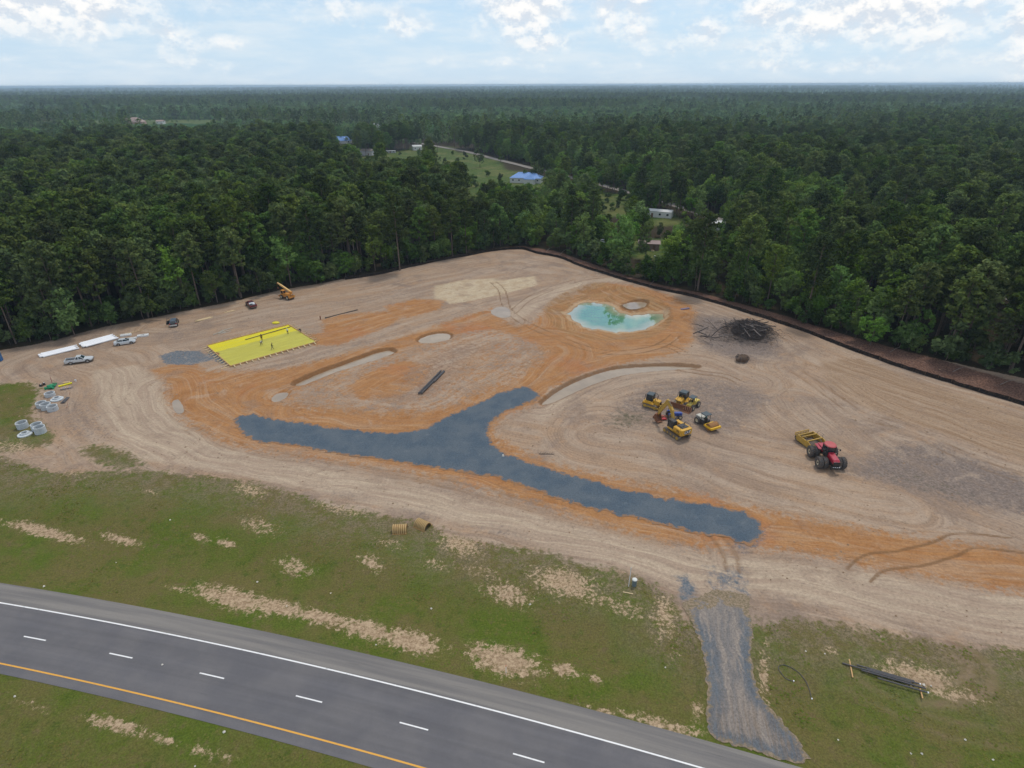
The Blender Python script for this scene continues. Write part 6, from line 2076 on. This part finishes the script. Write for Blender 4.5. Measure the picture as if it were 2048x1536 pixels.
# plastic drain chambers: two stacks of ribbed half arches
CH = mat('chamber_tan', lin(150, 118, 70), .7, dirt=.4, scale=4); CHR = mat('chamber_rib', lin(190, 162, 112), .7, dirt=.3, scale=4)
for (px, py, rz, lb, n) in ((800, 1061, .05, 'ribbed brown half-arch drain chamber lying level at the left of the pair', 7), (845, 1052, -.55, 'ribbed yellowish half-arch drain chamber turned askew at the right of the pair', 8)):
    e = thing('drain_chamber', px, py, rz, lb, 'drain chamber', lx=2, ly=1.4)
    Lc, r = 2.15, .78
    m = MB(); th_ = np.linspace(0, PI, 13)
    def arc(x, q): return [(x, q * math.cos(t_), q * 1.15 * math.sin(t_)) for t_ in th_] + [(x, (q - .04) * math.cos(t_), (q - .04) * 1.15 * math.sin(t_)) for t_ in th_[::-1]]
    m.loft([arc(-Lc / 2, r), arc(Lc / 2, r)]); m.build('shell', CH, e)
    for i in range(n):
        x = -Lc / 2 + Lc * (i + .5) / n
        MB().loft([arc(x - .07, r + .03), arc(x - .05, r + .09), arc(x + .05, r + .09), arc(x + .07, r + .03)]).build('rib', CHR, e)
    for s in (-1, 1): MB().box((0, s * (r + .1), .03), (Lc, .2, .06)).build('foot', CH, e)
# valve can, stand pipe and a board near the driveway
e = thing('meter_can', 1268, 1172, 0, 'grey domed metal can standing in the grass left of the driveway', 'can', lx=.5, ly=.5)
MB().ring([(0, 0), (.30, 0), (.30, 1.0), (0, 1.0)], 20).build('can', mat('galvanised_blue', lin(120, 134, 142), .5, .3), e, smooth=True)
MB().ring([(0, 1.0), (.34, 1.0), (.33, 1.1), (.2, 1.18), (0, 1.2)], 20).build('lid', mat('pale_lid', lin(206, 208, 204), .5), e, smooth=True)
a = Vector(spot(1257, 1174)); e = empty('marker_pole', a, 0, 'thin white leaning pole beside the grey metal can', 'pole')
MB().cyl((0, 0, -.1), (.12, .25, 3.1), .045, n=8).build('pole', WHITE, e); MB().cyl((.09, .2, 2.5), (.122, .256, 3.12), .05, n=8).build('pole_cap', mat('pale_lid', None), e)
a, b = Vector(spot(1246, 1185, .05)), Vector(spot(1266, 1189, .05))
tag(MB().bar(a, b, .12, .06).build('stake_board', CREAM), 'short pale board lying in front of the grey metal can', 'board')
a = Vector(spot(1012, 1345)); e = empty('delineator_post', a, 0, 'thin roadside marker post in the bare patch by the highway', 'post')
MB().cyl((0, 0, -.1), (0, 0, 1.3), .03, n=6).build('post', WHITE, e); MB().box((0, 0, 1.2), (.09, .05, .25)).build('marker', mat('orange_red_marker', lin(190, 80, 50), .5), e)
# bits of litter and stones in the verge
for k, (px, py) in enumerate([(513, 1158), (572, 1208), (88, 1173), (660, 1180), (752, 1290), (862, 1212), (1060, 1205), (1332, 1328), (1678, 1476), (1824, 1504), (1846, 1503), (1934, 1474), (1990, 1514), (1612, 1302), (1650, 1307), (1849, 1368), (1863, 1370), (325, 1330), (389, 1530), (30, 1394), (448, 1465), (230, 1120), (340, 1040)]):
    x, y = at(px, py); rg2 = random.Random(k); s = rg2.uniform(.09, .17)
    vs_ = [Vector(v).normalized() * s * rg2.uniform(.7, 1.2) for v in ((1, 0, 0), (-1, 0, 0), (0, 1, 0), (0, -1, 0), (0, 0, .7), (0, 0, -.5), (.7, .7, .3), (-.7, .6, .3))]
    zz = .03 if py > 1320 and px == 325 else hz(x, y)
    bm = bmesh.new()
    for v in vs_: bm.verts.new(v)
    bmesh.ops.convex_hull(bm, input=bm.verts); me = bpy.data.meshes.new('stone'); bm.to_mesh(me); bm.free()
    o = link('stone', me, None, mat('pale_stone', lin(222, 216, 204), .7)); o.location = (x, y, zz + s * .35)
    tag(o, 'small pale stone or scrap lying on the grass verge' if px != 325 else 'small pale scrap lying on the highway lane', 'stone', 'pale scraps on the verge' if px != 325 else None)
for k, (px, py, lb) in enumerate(((1092, 908, 'small dark scrap of bent steel on the tan earth right of the gravel fork'), (1006, 912, 'white stone on the gravel road edge at the fork'))):
    x, y = at(px, py); m = MB()
    rg2 = random.Random(k + 40)
    if k == 0:
        for i in range(6): m.bar((-1.2 + i * .42, rg2.uniform(-.1, .1), .04), (-.9 + i * .42, rg2.uniform(-.3, .3), .3), .05, .05)
        m.bar((-1.3, 0, .05), (1.4, -.1, .05), .06, .06)
    else:
        m.box((0, 0, .12), (.4, .3, .24), tx=.6, ty=.7)
    o = m.build('steel_scrap' if k == 0 else 'stone', PIPE_DARK if k == 0 else mat('pale_stone', None)); o.location = (x, y, hz(x, y) + (.0 if k == 0 else .045)); tag(o, lb, 'scrap' if k == 0 else 'stone')
tag(MB().bar(spot(1410, 597, .1), spot(1421, 600, .1), .5, .18).build('tarp_scrap', mat('violet_tarp', lin(104, 96, 150), .6)), 'small violet scrap of tarp lying at the silt fence', 'tarp')
tag(MB().bar(spot(1362, 619, .1), spot(1378, 617, .1), .8, .25).build('tarp_scrap', mat('violet_grey_tarp', lin(110, 102, 128), .6)), 'small violet-grey scrap on the ledge right of the pond', 'tarp')

# ================================================================== SILT FENCE
sp = smooth_poly(SILT, 6, False)
sg_ = np.linalg.norm(np.diff(sp, axis=0), axis=1); cu = np.concatenate([[0], np.cumsum(sg_)])
fence = empty('silt_fence', (float(sp[0][0]), float(sp[0][1]), hz(*sp[0])), 0, 'low black silt fence along the far and right edge of the site', 'fence')
org = Vector(fence.location)
FAB = mat('black_fabric', lin(38, 34, 34), .9, var=.3, scale=.8, dirt=.25, spec=.15)
rows = []
rg = np.random.default_rng(77)
for s in np.arange(0, cu[-1], 1.0):
    x, y = np.interp(s, cu, sp[:, 0]), np.interp(s, cu, sp[:, 1])
    g0 = hz(x, y); sag = .16 * abs(math.sin(s * PI / 2.6)) + rg.uniform(-.05, .05)
    lean = rg.uniform(-.05, .2)
    rows.append([Vector((x, y, g0 - .1)) - org, Vector((x + .02, y + .05 + lean * .4, g0 + .5)) - org, Vector((x, y + lean, g0 + 1.0 - sag)) - org, Vector((x, y + lean + .06, g0 + 1.0 - sag)) - org, Vector((x + .02, y + .12 + lean * .4, g0 + .5)) - org, Vector((x, y + .08, g0 - .1)) - org])
m = MB(); m.loft(rows); m.build('fabric', FAB, fence)
pm = MB().box((0, 0, .5), (.06, .06, 1.3)); p0_ = pm.build('post', mat('fence_post', lin(110, 86, 66), .9), fence)
first = True
for s in np.arange(0, cu[-1], 2.6):
    x, y = np.interp(s, cu, sp[:, 0]), np.interp(s, cu, sp[:, 1])
    o = p0_ if first else p0_.copy()
    if not first: col.objects.link(o); o.parent = fence
    first = False
    o.location = Vector((x, y + .13, hz(x, y))) - org

# ================================================================== BRUSH PILE
bx0, by0 = at(1498, 672)
bp = empty('brush_pile', (bx0, by0, hz(bx0, by0)), 0, 'dark heap of cut logs and branches near the right fence', 'brush pile')
DARKW = mat('dark_wood', lin(74, 66, 64), .95, var=.35, scale=3); GREYW = mat('grey_wood', lin(122, 112, 106), .95, var=.25, scale=3)
rg = np.random.default_rng(5)
def heap(x, y): return 2.0 * max(0, 1 - (x / 6.4) ** 2 - (y / 6.6) ** 2) ** .8
logs = MB(); nfl = 0
for k in range(70):
    x, y = rg.normal() * 3.0, rg.normal() * 3.0
    if k > 48: x, y = rg.uniform(-13, 4), rg.uniform(-5, 5)
    L = rg.uniform(2.0, 4.6); a = rg.uniform(0, 6.28); tl = rg.normal() * .3
    z = heap(x, y) + .12
    d_ = Vector((math.cos(a) * math.cos(tl), math.sin(a) * math.cos(tl), math.sin(tl))) * L / 2
    c = Vector((x, y, z))
    p0_, p1_ = c - d_, c + d_
    for q in (p0_, p1_): q.z = max(q.z, hz(bx0 + q.x, by0 + q.y) - bp.location.z + .1)
    r0 = rg.uniform(.07, .2)
    MB().path([p0_, (p0_ + p1_) / 2 + Vector((rg.normal(), rg.normal(), rg.normal())) * .12, p1_], [r0, r0 * .85, r0 * .55], 7).build('log', GREYW if k % 4 == 0 else DARKW, bp)
tw = MB()
for k in range(2950):
    x, y = rg.normal() * 2.9, rg.normal() * 2.9
    if k > 2600: x, y = rg.uniform(-13, 5), rg.normal() * 3.5
    z = heap(x, y) * rg.uniform(.75, 1.08) + .05
    L = rg.uniform(.5, 1.8); d_ = Vector((rg.normal(), rg.normal(), rg.normal() * .45)).normalized() * L / 2
    p0_, p1_ = Vector((x, y, z)) - d_, Vector((x, y, z)) + d_
    gz = float(hgt(np.array([bx0 + x]), np.array([by0 + y]))[0]) - bp.location.z if k > 2600 else 0.0
    for q in (p0_, p1_): q.z = max(q.z + (gz if k > 2600 else 0), gz + .05)
    r0 = rg.uniform(.02, .055)
    u = d_.orthogonal().normalized() * r0; v = d_.cross(u).normalized() * r0
    tw.loft([[p0_ + u, p0_ - u * .5 + v, p0_ - u * .5 - v], [p1_ + u * .4, p1_ - u * .2 + v * .4, p1_ - u * .2 - v * .4]])
o = tw.build('twigs', DARKW, bp); o['kind'] = 'stuff'
co_ = MB(); rr_ = []
for s, zf in ((1.0, 0), (.85, .5), (.55, .85), (.2, 1.0)):
    rr_.append([(4.4 * s * math.cos(a) * (1 + .12 * math.sin(3 * a)), 4.6 * s * math.sin(a) * (1 + .1 * math.cos(4 * a)), -.3 + 1.5 * zf + .15 * math.sin(5 * a + s * 9)) for a in np.linspace(0, 2 * PI, 22, endpoint=False)])
co_.loft(rr_).build('chip_core', mat('dark_mulch', lin(70, 60, 56), .95, var=.4, scale=5, bump=.6), bp)
e = thing('stump', 1484, 722, .4, 'torn-out stump with clinging earth below the brush pile', 'stump', lx=1.5, ly=1.5)
m = MB(); rg = np.random.default_rng(8)
m.loft([[(s * 1.7 * math.cos(a) * (1 + .18 * math.sin(3 * a + s * 4)), s * 1.3 * math.sin(a) * (1 + .15 * math.cos(4 * a)), z + .06 * math.sin(7 * a)) for a in np.linspace(0, 2 * PI, 20, endpoint=False)] for s, z in ((1, -.1), (.95, .35), (.7, .8), (.35, 1.05), (.1, 1.1))])
m.build('root_ball', mat('root_earth', lin(92, 74, 60), .95, var=.4, scale=6, bump=.6), e)
for k in range(12):
    a = rg.uniform(0, 6.28); MB().path([(math.cos(a) * .6, math.sin(a) * .5, .6), (math.cos(a) * 1.4, math.sin(a) * 1.1, .65 + rg.uniform(-.3, .3)), (math.cos(a) * 1.9, math.sin(a) * 1.5, .3 + rg.uniform(-.2, .5))], [.14, .09, .03], 6).build('root', DARKW, e)
# small dead branches by the far edge
for k, (pa, pb) in enumerate((((1092, 505), (1103, 497)), ((1118, 512), (1134, 500)), ((1300, 570), (1312, 562)), ((1905, 745), (1930, 738)), ((2000, 770), (2030, 762)), ((1780, 705), (1800, 698)))):
    a, b = Vector(spot(*pa, .1)), Vector(spot(*pb, .5))
    o = MB().path([a, (a + b) / 2 + Vector((0, 0, .25)), b], [.09, .07, .03], 6).build('fallen_branch', GREYW)
    tag(o, 'dead branch lying between the black fence and the trees', 'branch', 'dead branches behind the black fence')

# ================================================================== PEOPLE AT WORK ON THE SLAB
SKIN = mat('skin', lin(176, 128, 100), .6, var=.05)


def person(px, py, rz, pose, shirt, pants, label, z=.29, hat=None):
    x, y = at(px, py, z)
    e = empty('person', (x, y, z), rz, label, 'person')
    if pose == 'stand':
        J = dict(pel=(0, 0, .95), chest=(.02, 0, 1.32), neck=(.03, 0, 1.50), head=(.05, 0, 1.66), hipL=(0, .1, .9), kneeL=(.03, .12, .5), ankL=(0, .13, .08), toeL=(.18, .14, .03), hipR=(0, -.1, .9), kneeR=(.05, -.12, .5), ankR=(-.03, -.14, .08), toeR=(.15, -.15, .03),
                 shL=(.02, .2, 1.42), elL=(.06, .28, 1.15), waL=(.2, .24, .95), haL=(.26, .22, .88), shR=(.02, -.2, 1.42), elR=(.05, -.29, 1.14), waR=(.2, -.26, .95), haR=(.26, -.24, .88))
    elif pose == 'bend':
        J = dict(pel=(-.12, 0, .88), chest=(.25, 0, 1.12), neck=(.40, 0, 1.14), head=(.54, 0, 1.12), hipL=(-.1, .1, .84), kneeL=(.0, .16, .46), ankL=(-.06, .18, .08), toeL=(.12, .2, .03), hipR=(-.1, -.1, .84), kneeR=(.02, -.16, .46), ankR=(-.04, -.18, .08), toeR=(.14, -.2, .03),
                 shL=(.3, .19, 1.1), elL=(.38, .22, .82), waL=(.46, .16, .58), haL=(.48, .12, .48), shR=(.3, -.19, 1.1), elR=(.4, -.22, .82), waR=(.48, -.16, .6), haR=(.5, -.12, .5))
    else:   # stride
        J = dict(pel=(0, 0, .93), chest=(.06, 0, 1.3), neck=(.09, 0, 1.48), head=(.12, 0, 1.63), hipL=(0, .1, .88), kneeL=(.2, .12, .5), ankL=(.24, .13, .08), toeL=(.42, .14, .04), hipR=(0, -.1, .88), kneeR=(-.08, -.12, .48), ankR=(-.36, -.13, .14), toeR=(-.22, -.14, .03),
                 shL=(.06, .2, 1.4), elL=(-.08, .27, 1.15), waL=(-.02, .27, .9), haL=(.02, .26, .82), shR=(.06, -.2, 1.4), elR=(.16, -.27, 1.15), waR=(.36, -.24, 1.06), haR=(.44, -.22, 1.04))
    rad = dict(pel=.155, chest=.165, neck=.062, head=.105, hip=.105, knee=.07, ank=.05, toe=.045, sh=.075, el=.05, wa=.036, ha=.042)
    names = list(J); ix = {n: i for i, n in enumerate(names)}
    E_ = [('pel', 'chest'), ('chest', 'neck'), ('neck', 'head')]
    for s in 'LR': E_ += [('pel', 'hip' + s), ('hip' + s, 'knee' + s), ('knee' + s, 'ank' + s), ('ank' + s, 'toe' + s), ('chest', 'sh' + s), ('sh' + s, 'el' + s), ('el' + s, 'wa' + s), ('wa' + s, 'ha' + s)]
    me = bpy.data.meshes.new('body'); me.from_pydata([J[n] for n in names], [(ix[a], ix[b]) for a, b in E_], [])
    ob = bpy.data.objects.new('body_skin', me); col.objects.link(ob)
    md = ob.modifiers.new('skin', 'SKIN'); md.use_smooth_shade = True
    for i, n in enumerate(names):
        q = rad.get(n, rad.get(n[:-1], .05)); sv = me.skin_vertices[0].data[i]; sv.radius = (q, q); sv.use_root = (n == 'pel')
    ob.modifiers.new('sub', 'SUBSURF').levels = 1
    dg = bpy.context.evaluated_depsgraph_get(); fm = bpy.data.meshes.new_from_object(ob.evaluated_get(dg)); bpy.data.objects.remove(ob, do_unlink=True)
    fm.name = 'body'; fm.materials.clear()
    for mm in (pants, shirt, SKIN, BLACK): fm.materials.append(mm)
    hd_ = Vector(J['head']); nk_ = Vector(J['neck']); pel = Vector(J['pel']); up_ = (Vector(J['chest']) - pel).normalized()
    for f in fm.polygons:
        c = f.center
        k = 1 if (c - pel).dot(up_) > .08 and c.z > .42 else 0
        if (c - hd_).length < .17 or (c - nk_).length < .06: k = 2
        for w_ in ('waL', 'waR', 'haL', 'haR'):
            if (c - Vector(J[w_])).length < .085: k = 2
        if c.z < .10: k = 3
        f.material_index = k
    b = bpy.data.objects.new('body', fm); col.objects.link(b); b.parent = e
    ht = MB(); d_ = (hd_ - nk_).normalized(); t0 = hd_ + d_ * .05
    u = d_.orthogonal().normalized(); v = d_.cross(u)
    ht.loft([[t0 + d_ * h_ + (u * math.cos(a) + v * math.sin(a)) * q for a in np.linspace(0, 2 * PI, 14, endpoint=False)] for q, h_ in ((.17, -.015), (.165, .01), (.125, .02), (.115, .07), (.06, .115), (.01, .12))])
    ht.build('hard_hat' if hat else 'cap', hat or BLACK, e, smooth=True)
    return e


cl = {k: mat('cloth_' + k, lin(*v), .85, var=.15, scale=6, spec=.1) for k, v in dict(white=(226, 226, 222), navy=(46, 50, 66), brown=(96, 72, 44), olive=(74, 74, 52), lime=(206, 214, 60), jeans=(66, 76, 96), dark=(44, 44, 46)).items()}
person(524, 681, R(-60), 'stand', cl['brown'], cl['dark'], 'worker in a brown shirt standing at the middle of the yellow sheeting')
person(523, 690, R(-40), 'bend', cl['white'], cl['navy'], 'worker in a white shirt bending over the yellow sheeting')
person(545, 699, R(30), 'stride', cl['olive'], cl['jeans'], 'worker in dark clothes striding near the front form board')
person(576, 668, R(-100), 'stand', cl['white'], cl['navy'], 'worker in a white shirt standing at the far right of the yellow sheeting', hat=mat('lime_hat', lin(210, 220, 60), .5))
person(602, 666, R(200), 'bend', cl['navy'], cl['dark'], 'worker in dark clothes bending at the right form edge', z=.06)

# ================================================================== HOUSES AND SHEDS BEYOND THE WOODS
BLUE_ROOF = mat('blue_metal_roof', lin(112, 150, 206), .4, .1, var=.08, scale=1); WALLW = mat('white_siding', lin(206, 208, 206), .8, var=.1); WALLT = mat('tan_brick', lin(172, 140, 124), .85, var=.15)
GREYROOF = mat('grey_roof', lin(122, 114, 108), .8, var=.15); WINDOW = mat('window_glass', lin(40, 50, 58), .1, var=.1, spec=.8)


def house(name, px, py, rz, L, W, Hw, Hr, wall, roof, label, hip=False, cat='house', wins=3, over=.4, wing=None):
    x, y = at(px, py)
    x0, y0 = x, y
    e = empty(name, (x, y, hz(x, y) + .05), rz, label, cat)
    w_ = MB().box((0, 0, Hw / 2 - .2), (L, W, Hw + .4))
    if not hip: w_.prism([(-W / 2 + .01, Hw - .02), (W / 2 - .01, Hw - .02), (0, Hw + Hr - .08)], 0, .01) if False else None
    w_.build('wall', wall, e)
    a, b = L / 2 + over, W / 2 + over
    r_ = MB(); hp_ = min(b, a * .7) if hip else 0
    V = [(-a, -b, Hw), (a, -b, Hw), (a, b, Hw), (-a, b, Hw), (-a + hp_, 0, Hw + Hr), (a - hp_, 0, Hw + Hr)]
    r_.add(V, [(0, 1, 5, 4), (2, 3, 4, 5), (1, 2, 5), (3, 0, 4), (3, 2, 1, 0)])
    ro = r_.build('roof', roof, e)
    MB().box((0, 0, Hw + Hr + .03), (2 * (a - hp_) if hip else 2 * a, .25, .08)).build('ridge_cap', roof, ro)
    for s in (-1, 1):
        for i in range(wins):
            xx = -L / 2 + L * (i + .5) / wins
            if s == -1 and i == wins // 2:
                d_ = MB().box((xx, s * (W / 2 + .03), 1.0), (1.0, .08, 2.1)).build('door', mat('door_brown', lin(110, 84, 66), .6), e)
                continue
            f_ = MB().box((xx, s * (W / 2 + .02), Hw * .55), (1.3, .08, 1.2)).build('window', WHITE, e)
            MB().box((xx, s * (W / 2 + .05), Hw * .55), (1.1, .06, 1.0)).build('pane', WINDOW, f_)
    if wing:
        wx, wl, ww = wing
        MB().box((wx, -W / 2 - wl / 2, Hw / 2 - .2), (ww, wl, Hw + .38)).build('wing_wall', wall, e)
        m = MB(); a2, y2 = ww / 2 + over, -W / 2 - wl - over
        m.add([(wx - a2, y2, Hw - .02), (wx + a2, y2, Hw - .02), (wx + a2, 0, Hw - .02), (wx - a2, 0, Hw - .02), (wx, y2 + a2 * .8, Hw + Hr * .85), (wx, 0, Hw + Hr * .85)], [(0, 1, 4), (1, 2, 5, 4), (3, 0, 4, 5), (2, 3, 5), (3, 2, 1, 0)])
        m.build('wing_roof', roof, e)
    return e


house('blue_roof_house', 1053, 364, R(-12), 21, 10, 3.0, 3.2, WALLW, BLUE_ROOF, 'white house with a bright blue metal roof by the country road', True, wins=5, wing=(3.5, 5, 7))
house('blue_roof_house', 684, 286, R(5), 22, 9, 3.0, 4.0, WALLW, BLUE_ROOF, 'distant house with a pale blue roof among trees on the left', True, wins=4, wing=(4, 5, 7))
house('white_shed', 733, 310, R(-8), 14, 9, 4.0, 1.6, mat('pale_siding', lin(190, 188, 192), .8), GREYROOF, 'pale grey gabled shed on the far grass field', cat='shed', wins=2)
house('white_shed', 834, 300, R(20), 9, 6, 3.6, 1.3, WALLW, mat('pale_roof', lin(200, 202, 202), .6), 'small white shed at the far end of the grass field', cat='shed', wins=2)
house('field_trailer', 781, 306, R(4), 10, 2.6, 2.2, .2, mat('grey_siding', lin(160, 166, 168), .7), mat('pale_roof', None), 'low grey trailer between the two white sheds', cat='trailer', wins=3, over=.05)
house('mobile_home', 1306, 432, R(-24), 19, 5.5, 3.0, .7, WALLW, mat('pale_roof', None), 'long white mobile home half hidden by trees', cat='house', wins=5, over=.15)
house('white_building', 755, 262, R(0), 10, 9, 8, 2.4, WALLW, mat('pale_roof', None), 'tall pale building among the far trees', cat='building', wins=3)
house('tan_house', 268, 250, R(10), 34, 20, 5.0, 7.0, WALLT, mat('tan_roof', lin(158, 136, 128), .8), 'distant tan house with a hipped roof at the far left field', True, wins=6, wing=(9, 7, 10))
house('white_shed', 322, 248, R(0), 12, 9, 4.5, 2, WALLW, mat('tan_roof', None), 'tiny white shed on the far left field right of the tan house', cat='shed', wins=2)
house('white_shed', 1446, 460, R(-25), 9, 6, 3.2, .8, WALLW, mat('pale_roof', None), 'small white roof showing among trees right of the mobile home', cat='shed', wins=2)
house('brown_shed', 1297, 497, R(-10), 8, 5, 2.6, .9, mat('brown_siding', lin(134, 112, 104), .85), mat('pinkish_roof', lin(152, 132, 128), .8), 'brown shed in the yard behind the pond trees', cat='shed', wins=2)
e = thing('sedan_car', 1206, 486, R(15), 'small silver car parked in the yard behind the far trees', 'car', lx=4)
sedan(e, SILVER)
rg = np.random.default_rng(12)
for k in range(16):
    px, py = rg.uniform(1262, 1450), rg.uniform(474, 516)
    x, y = at(px, py); s = rg.uniform(.5, 1.1)
    m = MB().box((0, 0, s * .4), (s * rg.uniform(1, 2.2), s, s * .8), tx=.9, ty=.85)
    m.box((0, 0, s * .84), (s * .8, s * .7, .1))
    o = m.build('yard_crate', (WHITE, CREAM, CONCRETE, mat('grey_crate', None))[k % 4]); o.location = (x, y, hz(x, y)); o.rotation_euler = (0, 0, rg.uniform(0, 3))
    tag(o, 'pale crate or block in the cluttered yard behind the pond trees', 'crate', 'pale blocks in the yard behind the trees')
for (px, py, n) in ((1640, 194, 3), (1800, 192, 2)):
    for k in range(n):
        house('far_white_building', px + k * 9, py, 0, 30, 16, 14, 4, WALLW, mat('pale_roof', None), ('one of the tiny white buildings far off near the horizon at the right'), cat='building', wins=4)['group'] = 'far white buildings near the horizon'
# ================================================================== CLODS OF EARTH AND GRASS TUFTS
def scatter_spots(n, seed, x0, x1, y0, y1, ok, clump):
    r = np.random.default_rng(seed)
    X_ = r.uniform(x0, x1, n); Y_ = r.uniform(y0, y1, n)
    k = ok(X_, Y_) & (r.random(n) < clump(X_, Y_))
    return X_[k], Y_[k], r


def clear_of(x, y, m=.4):
    d = np.minimum.reduce([sd(x, y, HIGHWAY, 6), sd(x, y, GRAVEL_Y, 6), sd(x, y, DRIVE, 6), sd(x, y, SLAB, 6) - .8, sd(x, y, POND, 6)] + [sd(x, y, p, 4) for p, _, _ in PUDDLES])
    return d > m


def on_site(x, y):
    g = inside(x, y, GRASS)
    return inside(x, y, CLEAR) & ~g & clear_of(x, y)


cxs, cys, r_ = scatter_spots(60000, 301, -128, 148, 48, 238, on_site, lambda x, y: np.clip((fbm(x / 7, y / 7, 401, 3) - .40) * 2.2, .02, 1) * .55)
oc = np.array([(1, 0, 0), (0, 1, 0), (-1, 0, 0), (0, -1, 0), (0, 0, 1.0)])
s_ = .05 + .16 * r_.random(len(cxs)) ** 2.5 + .12 * (r_.random(len(cxs)) < .04)
V = oc[None] * s_[:, None, None] * r_.uniform(.6, 1.3, (len(cxs), 5, 1))
a_ = r_.random(len(cxs)) * 6.28
ca, sa = np.cos(a_)[:, None], np.sin(a_)[:, None]
V = np.stack([V[..., 0] * ca - V[..., 1] * sa + cxs[:, None], V[..., 0] * sa + V[..., 1] * ca + cys[:, None], V[..., 2] * .8 + hgt(cxs, cys)[:, None] - .01], 2)
b_ = (np.arange(len(cxs)) * 5)[:, None, None]
F = (b_ + np.array([(0, 1, 4), (1, 2, 4), (2, 3, 4), (3, 0, 4)])[None]).reshape(-1, 3)
o = link('earth_clods', np_mesh('earth_clods', V.reshape(-1, 3), F), None, mat('loose_earth', lin(140, 117, 96), .95, var=.45, scale=.6, spec=.1))
tag(o, 'loose clods of earth scattered over the graded site', 'earth', kind='stuff')

gxs, gys, r_ = scatter_spots(150000, 303, -110, 75, 30, 112, lambda x, y: inside(x, y, GRASS) & clear_of(x, y, .5), lambda x, y: np.clip((fbm(x / 5, y / 5, 402, 3) - .34) * 2.4, .05, 1))
bare_v = np.zeros_like(gxs)
for (px, py, hw_, hh, s) in BARE:
    c = np.array(at(px, py)); e1 = np.array(at(px + hw_, py + hw_ * 0.23)) - c; e2 = np.array(at(px, py - hh)) - c
    q = np.linalg.inv(np.stack([e1, e2], 1)) @ np.stack([gxs - c[0], gys - c[1]])
    bare_v = np.maximum(bare_v, s * np.exp(-(q[0] ** 2 + q[1] ** 2) * .9))
k = bare_v < .35 + .3 * r_.random(len(gxs))
gxs, gys = gxs[k], gys[k]
n_ = len(gxs)
hts = (.025 + .045 * r_.random(n_) ** 2) * (1 + 1.0 * (fbm(gxs / 3, gys / 3, 404, 2) > .66))
a_ = r_.random(n_) * 6.28; z0 = hgt(gxs, gys) - .01
w_ = .05 + .08 * r_.random(n_)
P = []
for k_ in range(3):
    aa = a_ + k_ * 2.1
    P.append(np.stack([gxs - np.cos(aa) * w_, gys - np.sin(aa) * w_, z0], 1)); P.append(np.stack([gxs + np.cos(aa) * w_, gys + np.sin(aa) * w_, z0], 1))
    P.append(np.stack([gxs + np.cos(aa + 1.5) * .16, gys + np.sin(aa + 1.5) * .16, z0 + hts], 1))
V = np.stack(P, 1).reshape(-1, 3)
F = np.arange(len(V)).reshape(-1, 3)


def tuft_mat():
    m = bpy.data.materials.new('grass_tuft'); m.use_nodes = True
    t = NT(m.node_tree); pos = pos_of(t)
    c = t.mix(t.ramp(t.noise(pos, .4, 4, .6), .4, .6), lin(86, 102, 38), lin(108, 102, 58))
    c = t.mix(t.ramp(t.noise(pos, 3.0, 3, .7), .5, .7, 0, .7), c, lin(126, 116, 72))
    d = t.node('ShaderNodeBsdfDiffuse'); t.put(d.inputs[0], c)
    o_ = t.node('ShaderNodeOutputMaterial'); t.l.new(d.outputs[0], o_.inputs[0])
    return m


o = link('grass', np_mesh('grass', V, F), None, tuft_mat())
tag(o, 'rough mown grass and weeds on the highway verges', 'grass', kind='stuff')
print('clods', len(cxs), 'tufts', n_)

# ================================================================== HAZE
hb = MB().box((0, 7000, 22), (34000, 21000, 84))
hzm = bpy.data.materials.new('summer_haze'); hzm.use_nodes = True
_t = NT(hzm.node_tree)
_pv = _t.node('ShaderNodeVolumePrincipled')
_pv.inputs['Color'].default_value = (.60, .80, .98, 1)
_pv.inputs['Density'].default_value = HAZE
_pv.inputs['Anisotropy'].default_value = 0.0
_o = _t.node('ShaderNodeOutputMaterial')
_t.l.new(_pv.outputs[0], _o.inputs['Volume'])
o = hb.build('haze', hzm)
tag(o, 'pale blue summer haze over the distant woods', 'haze', kind='stuff')
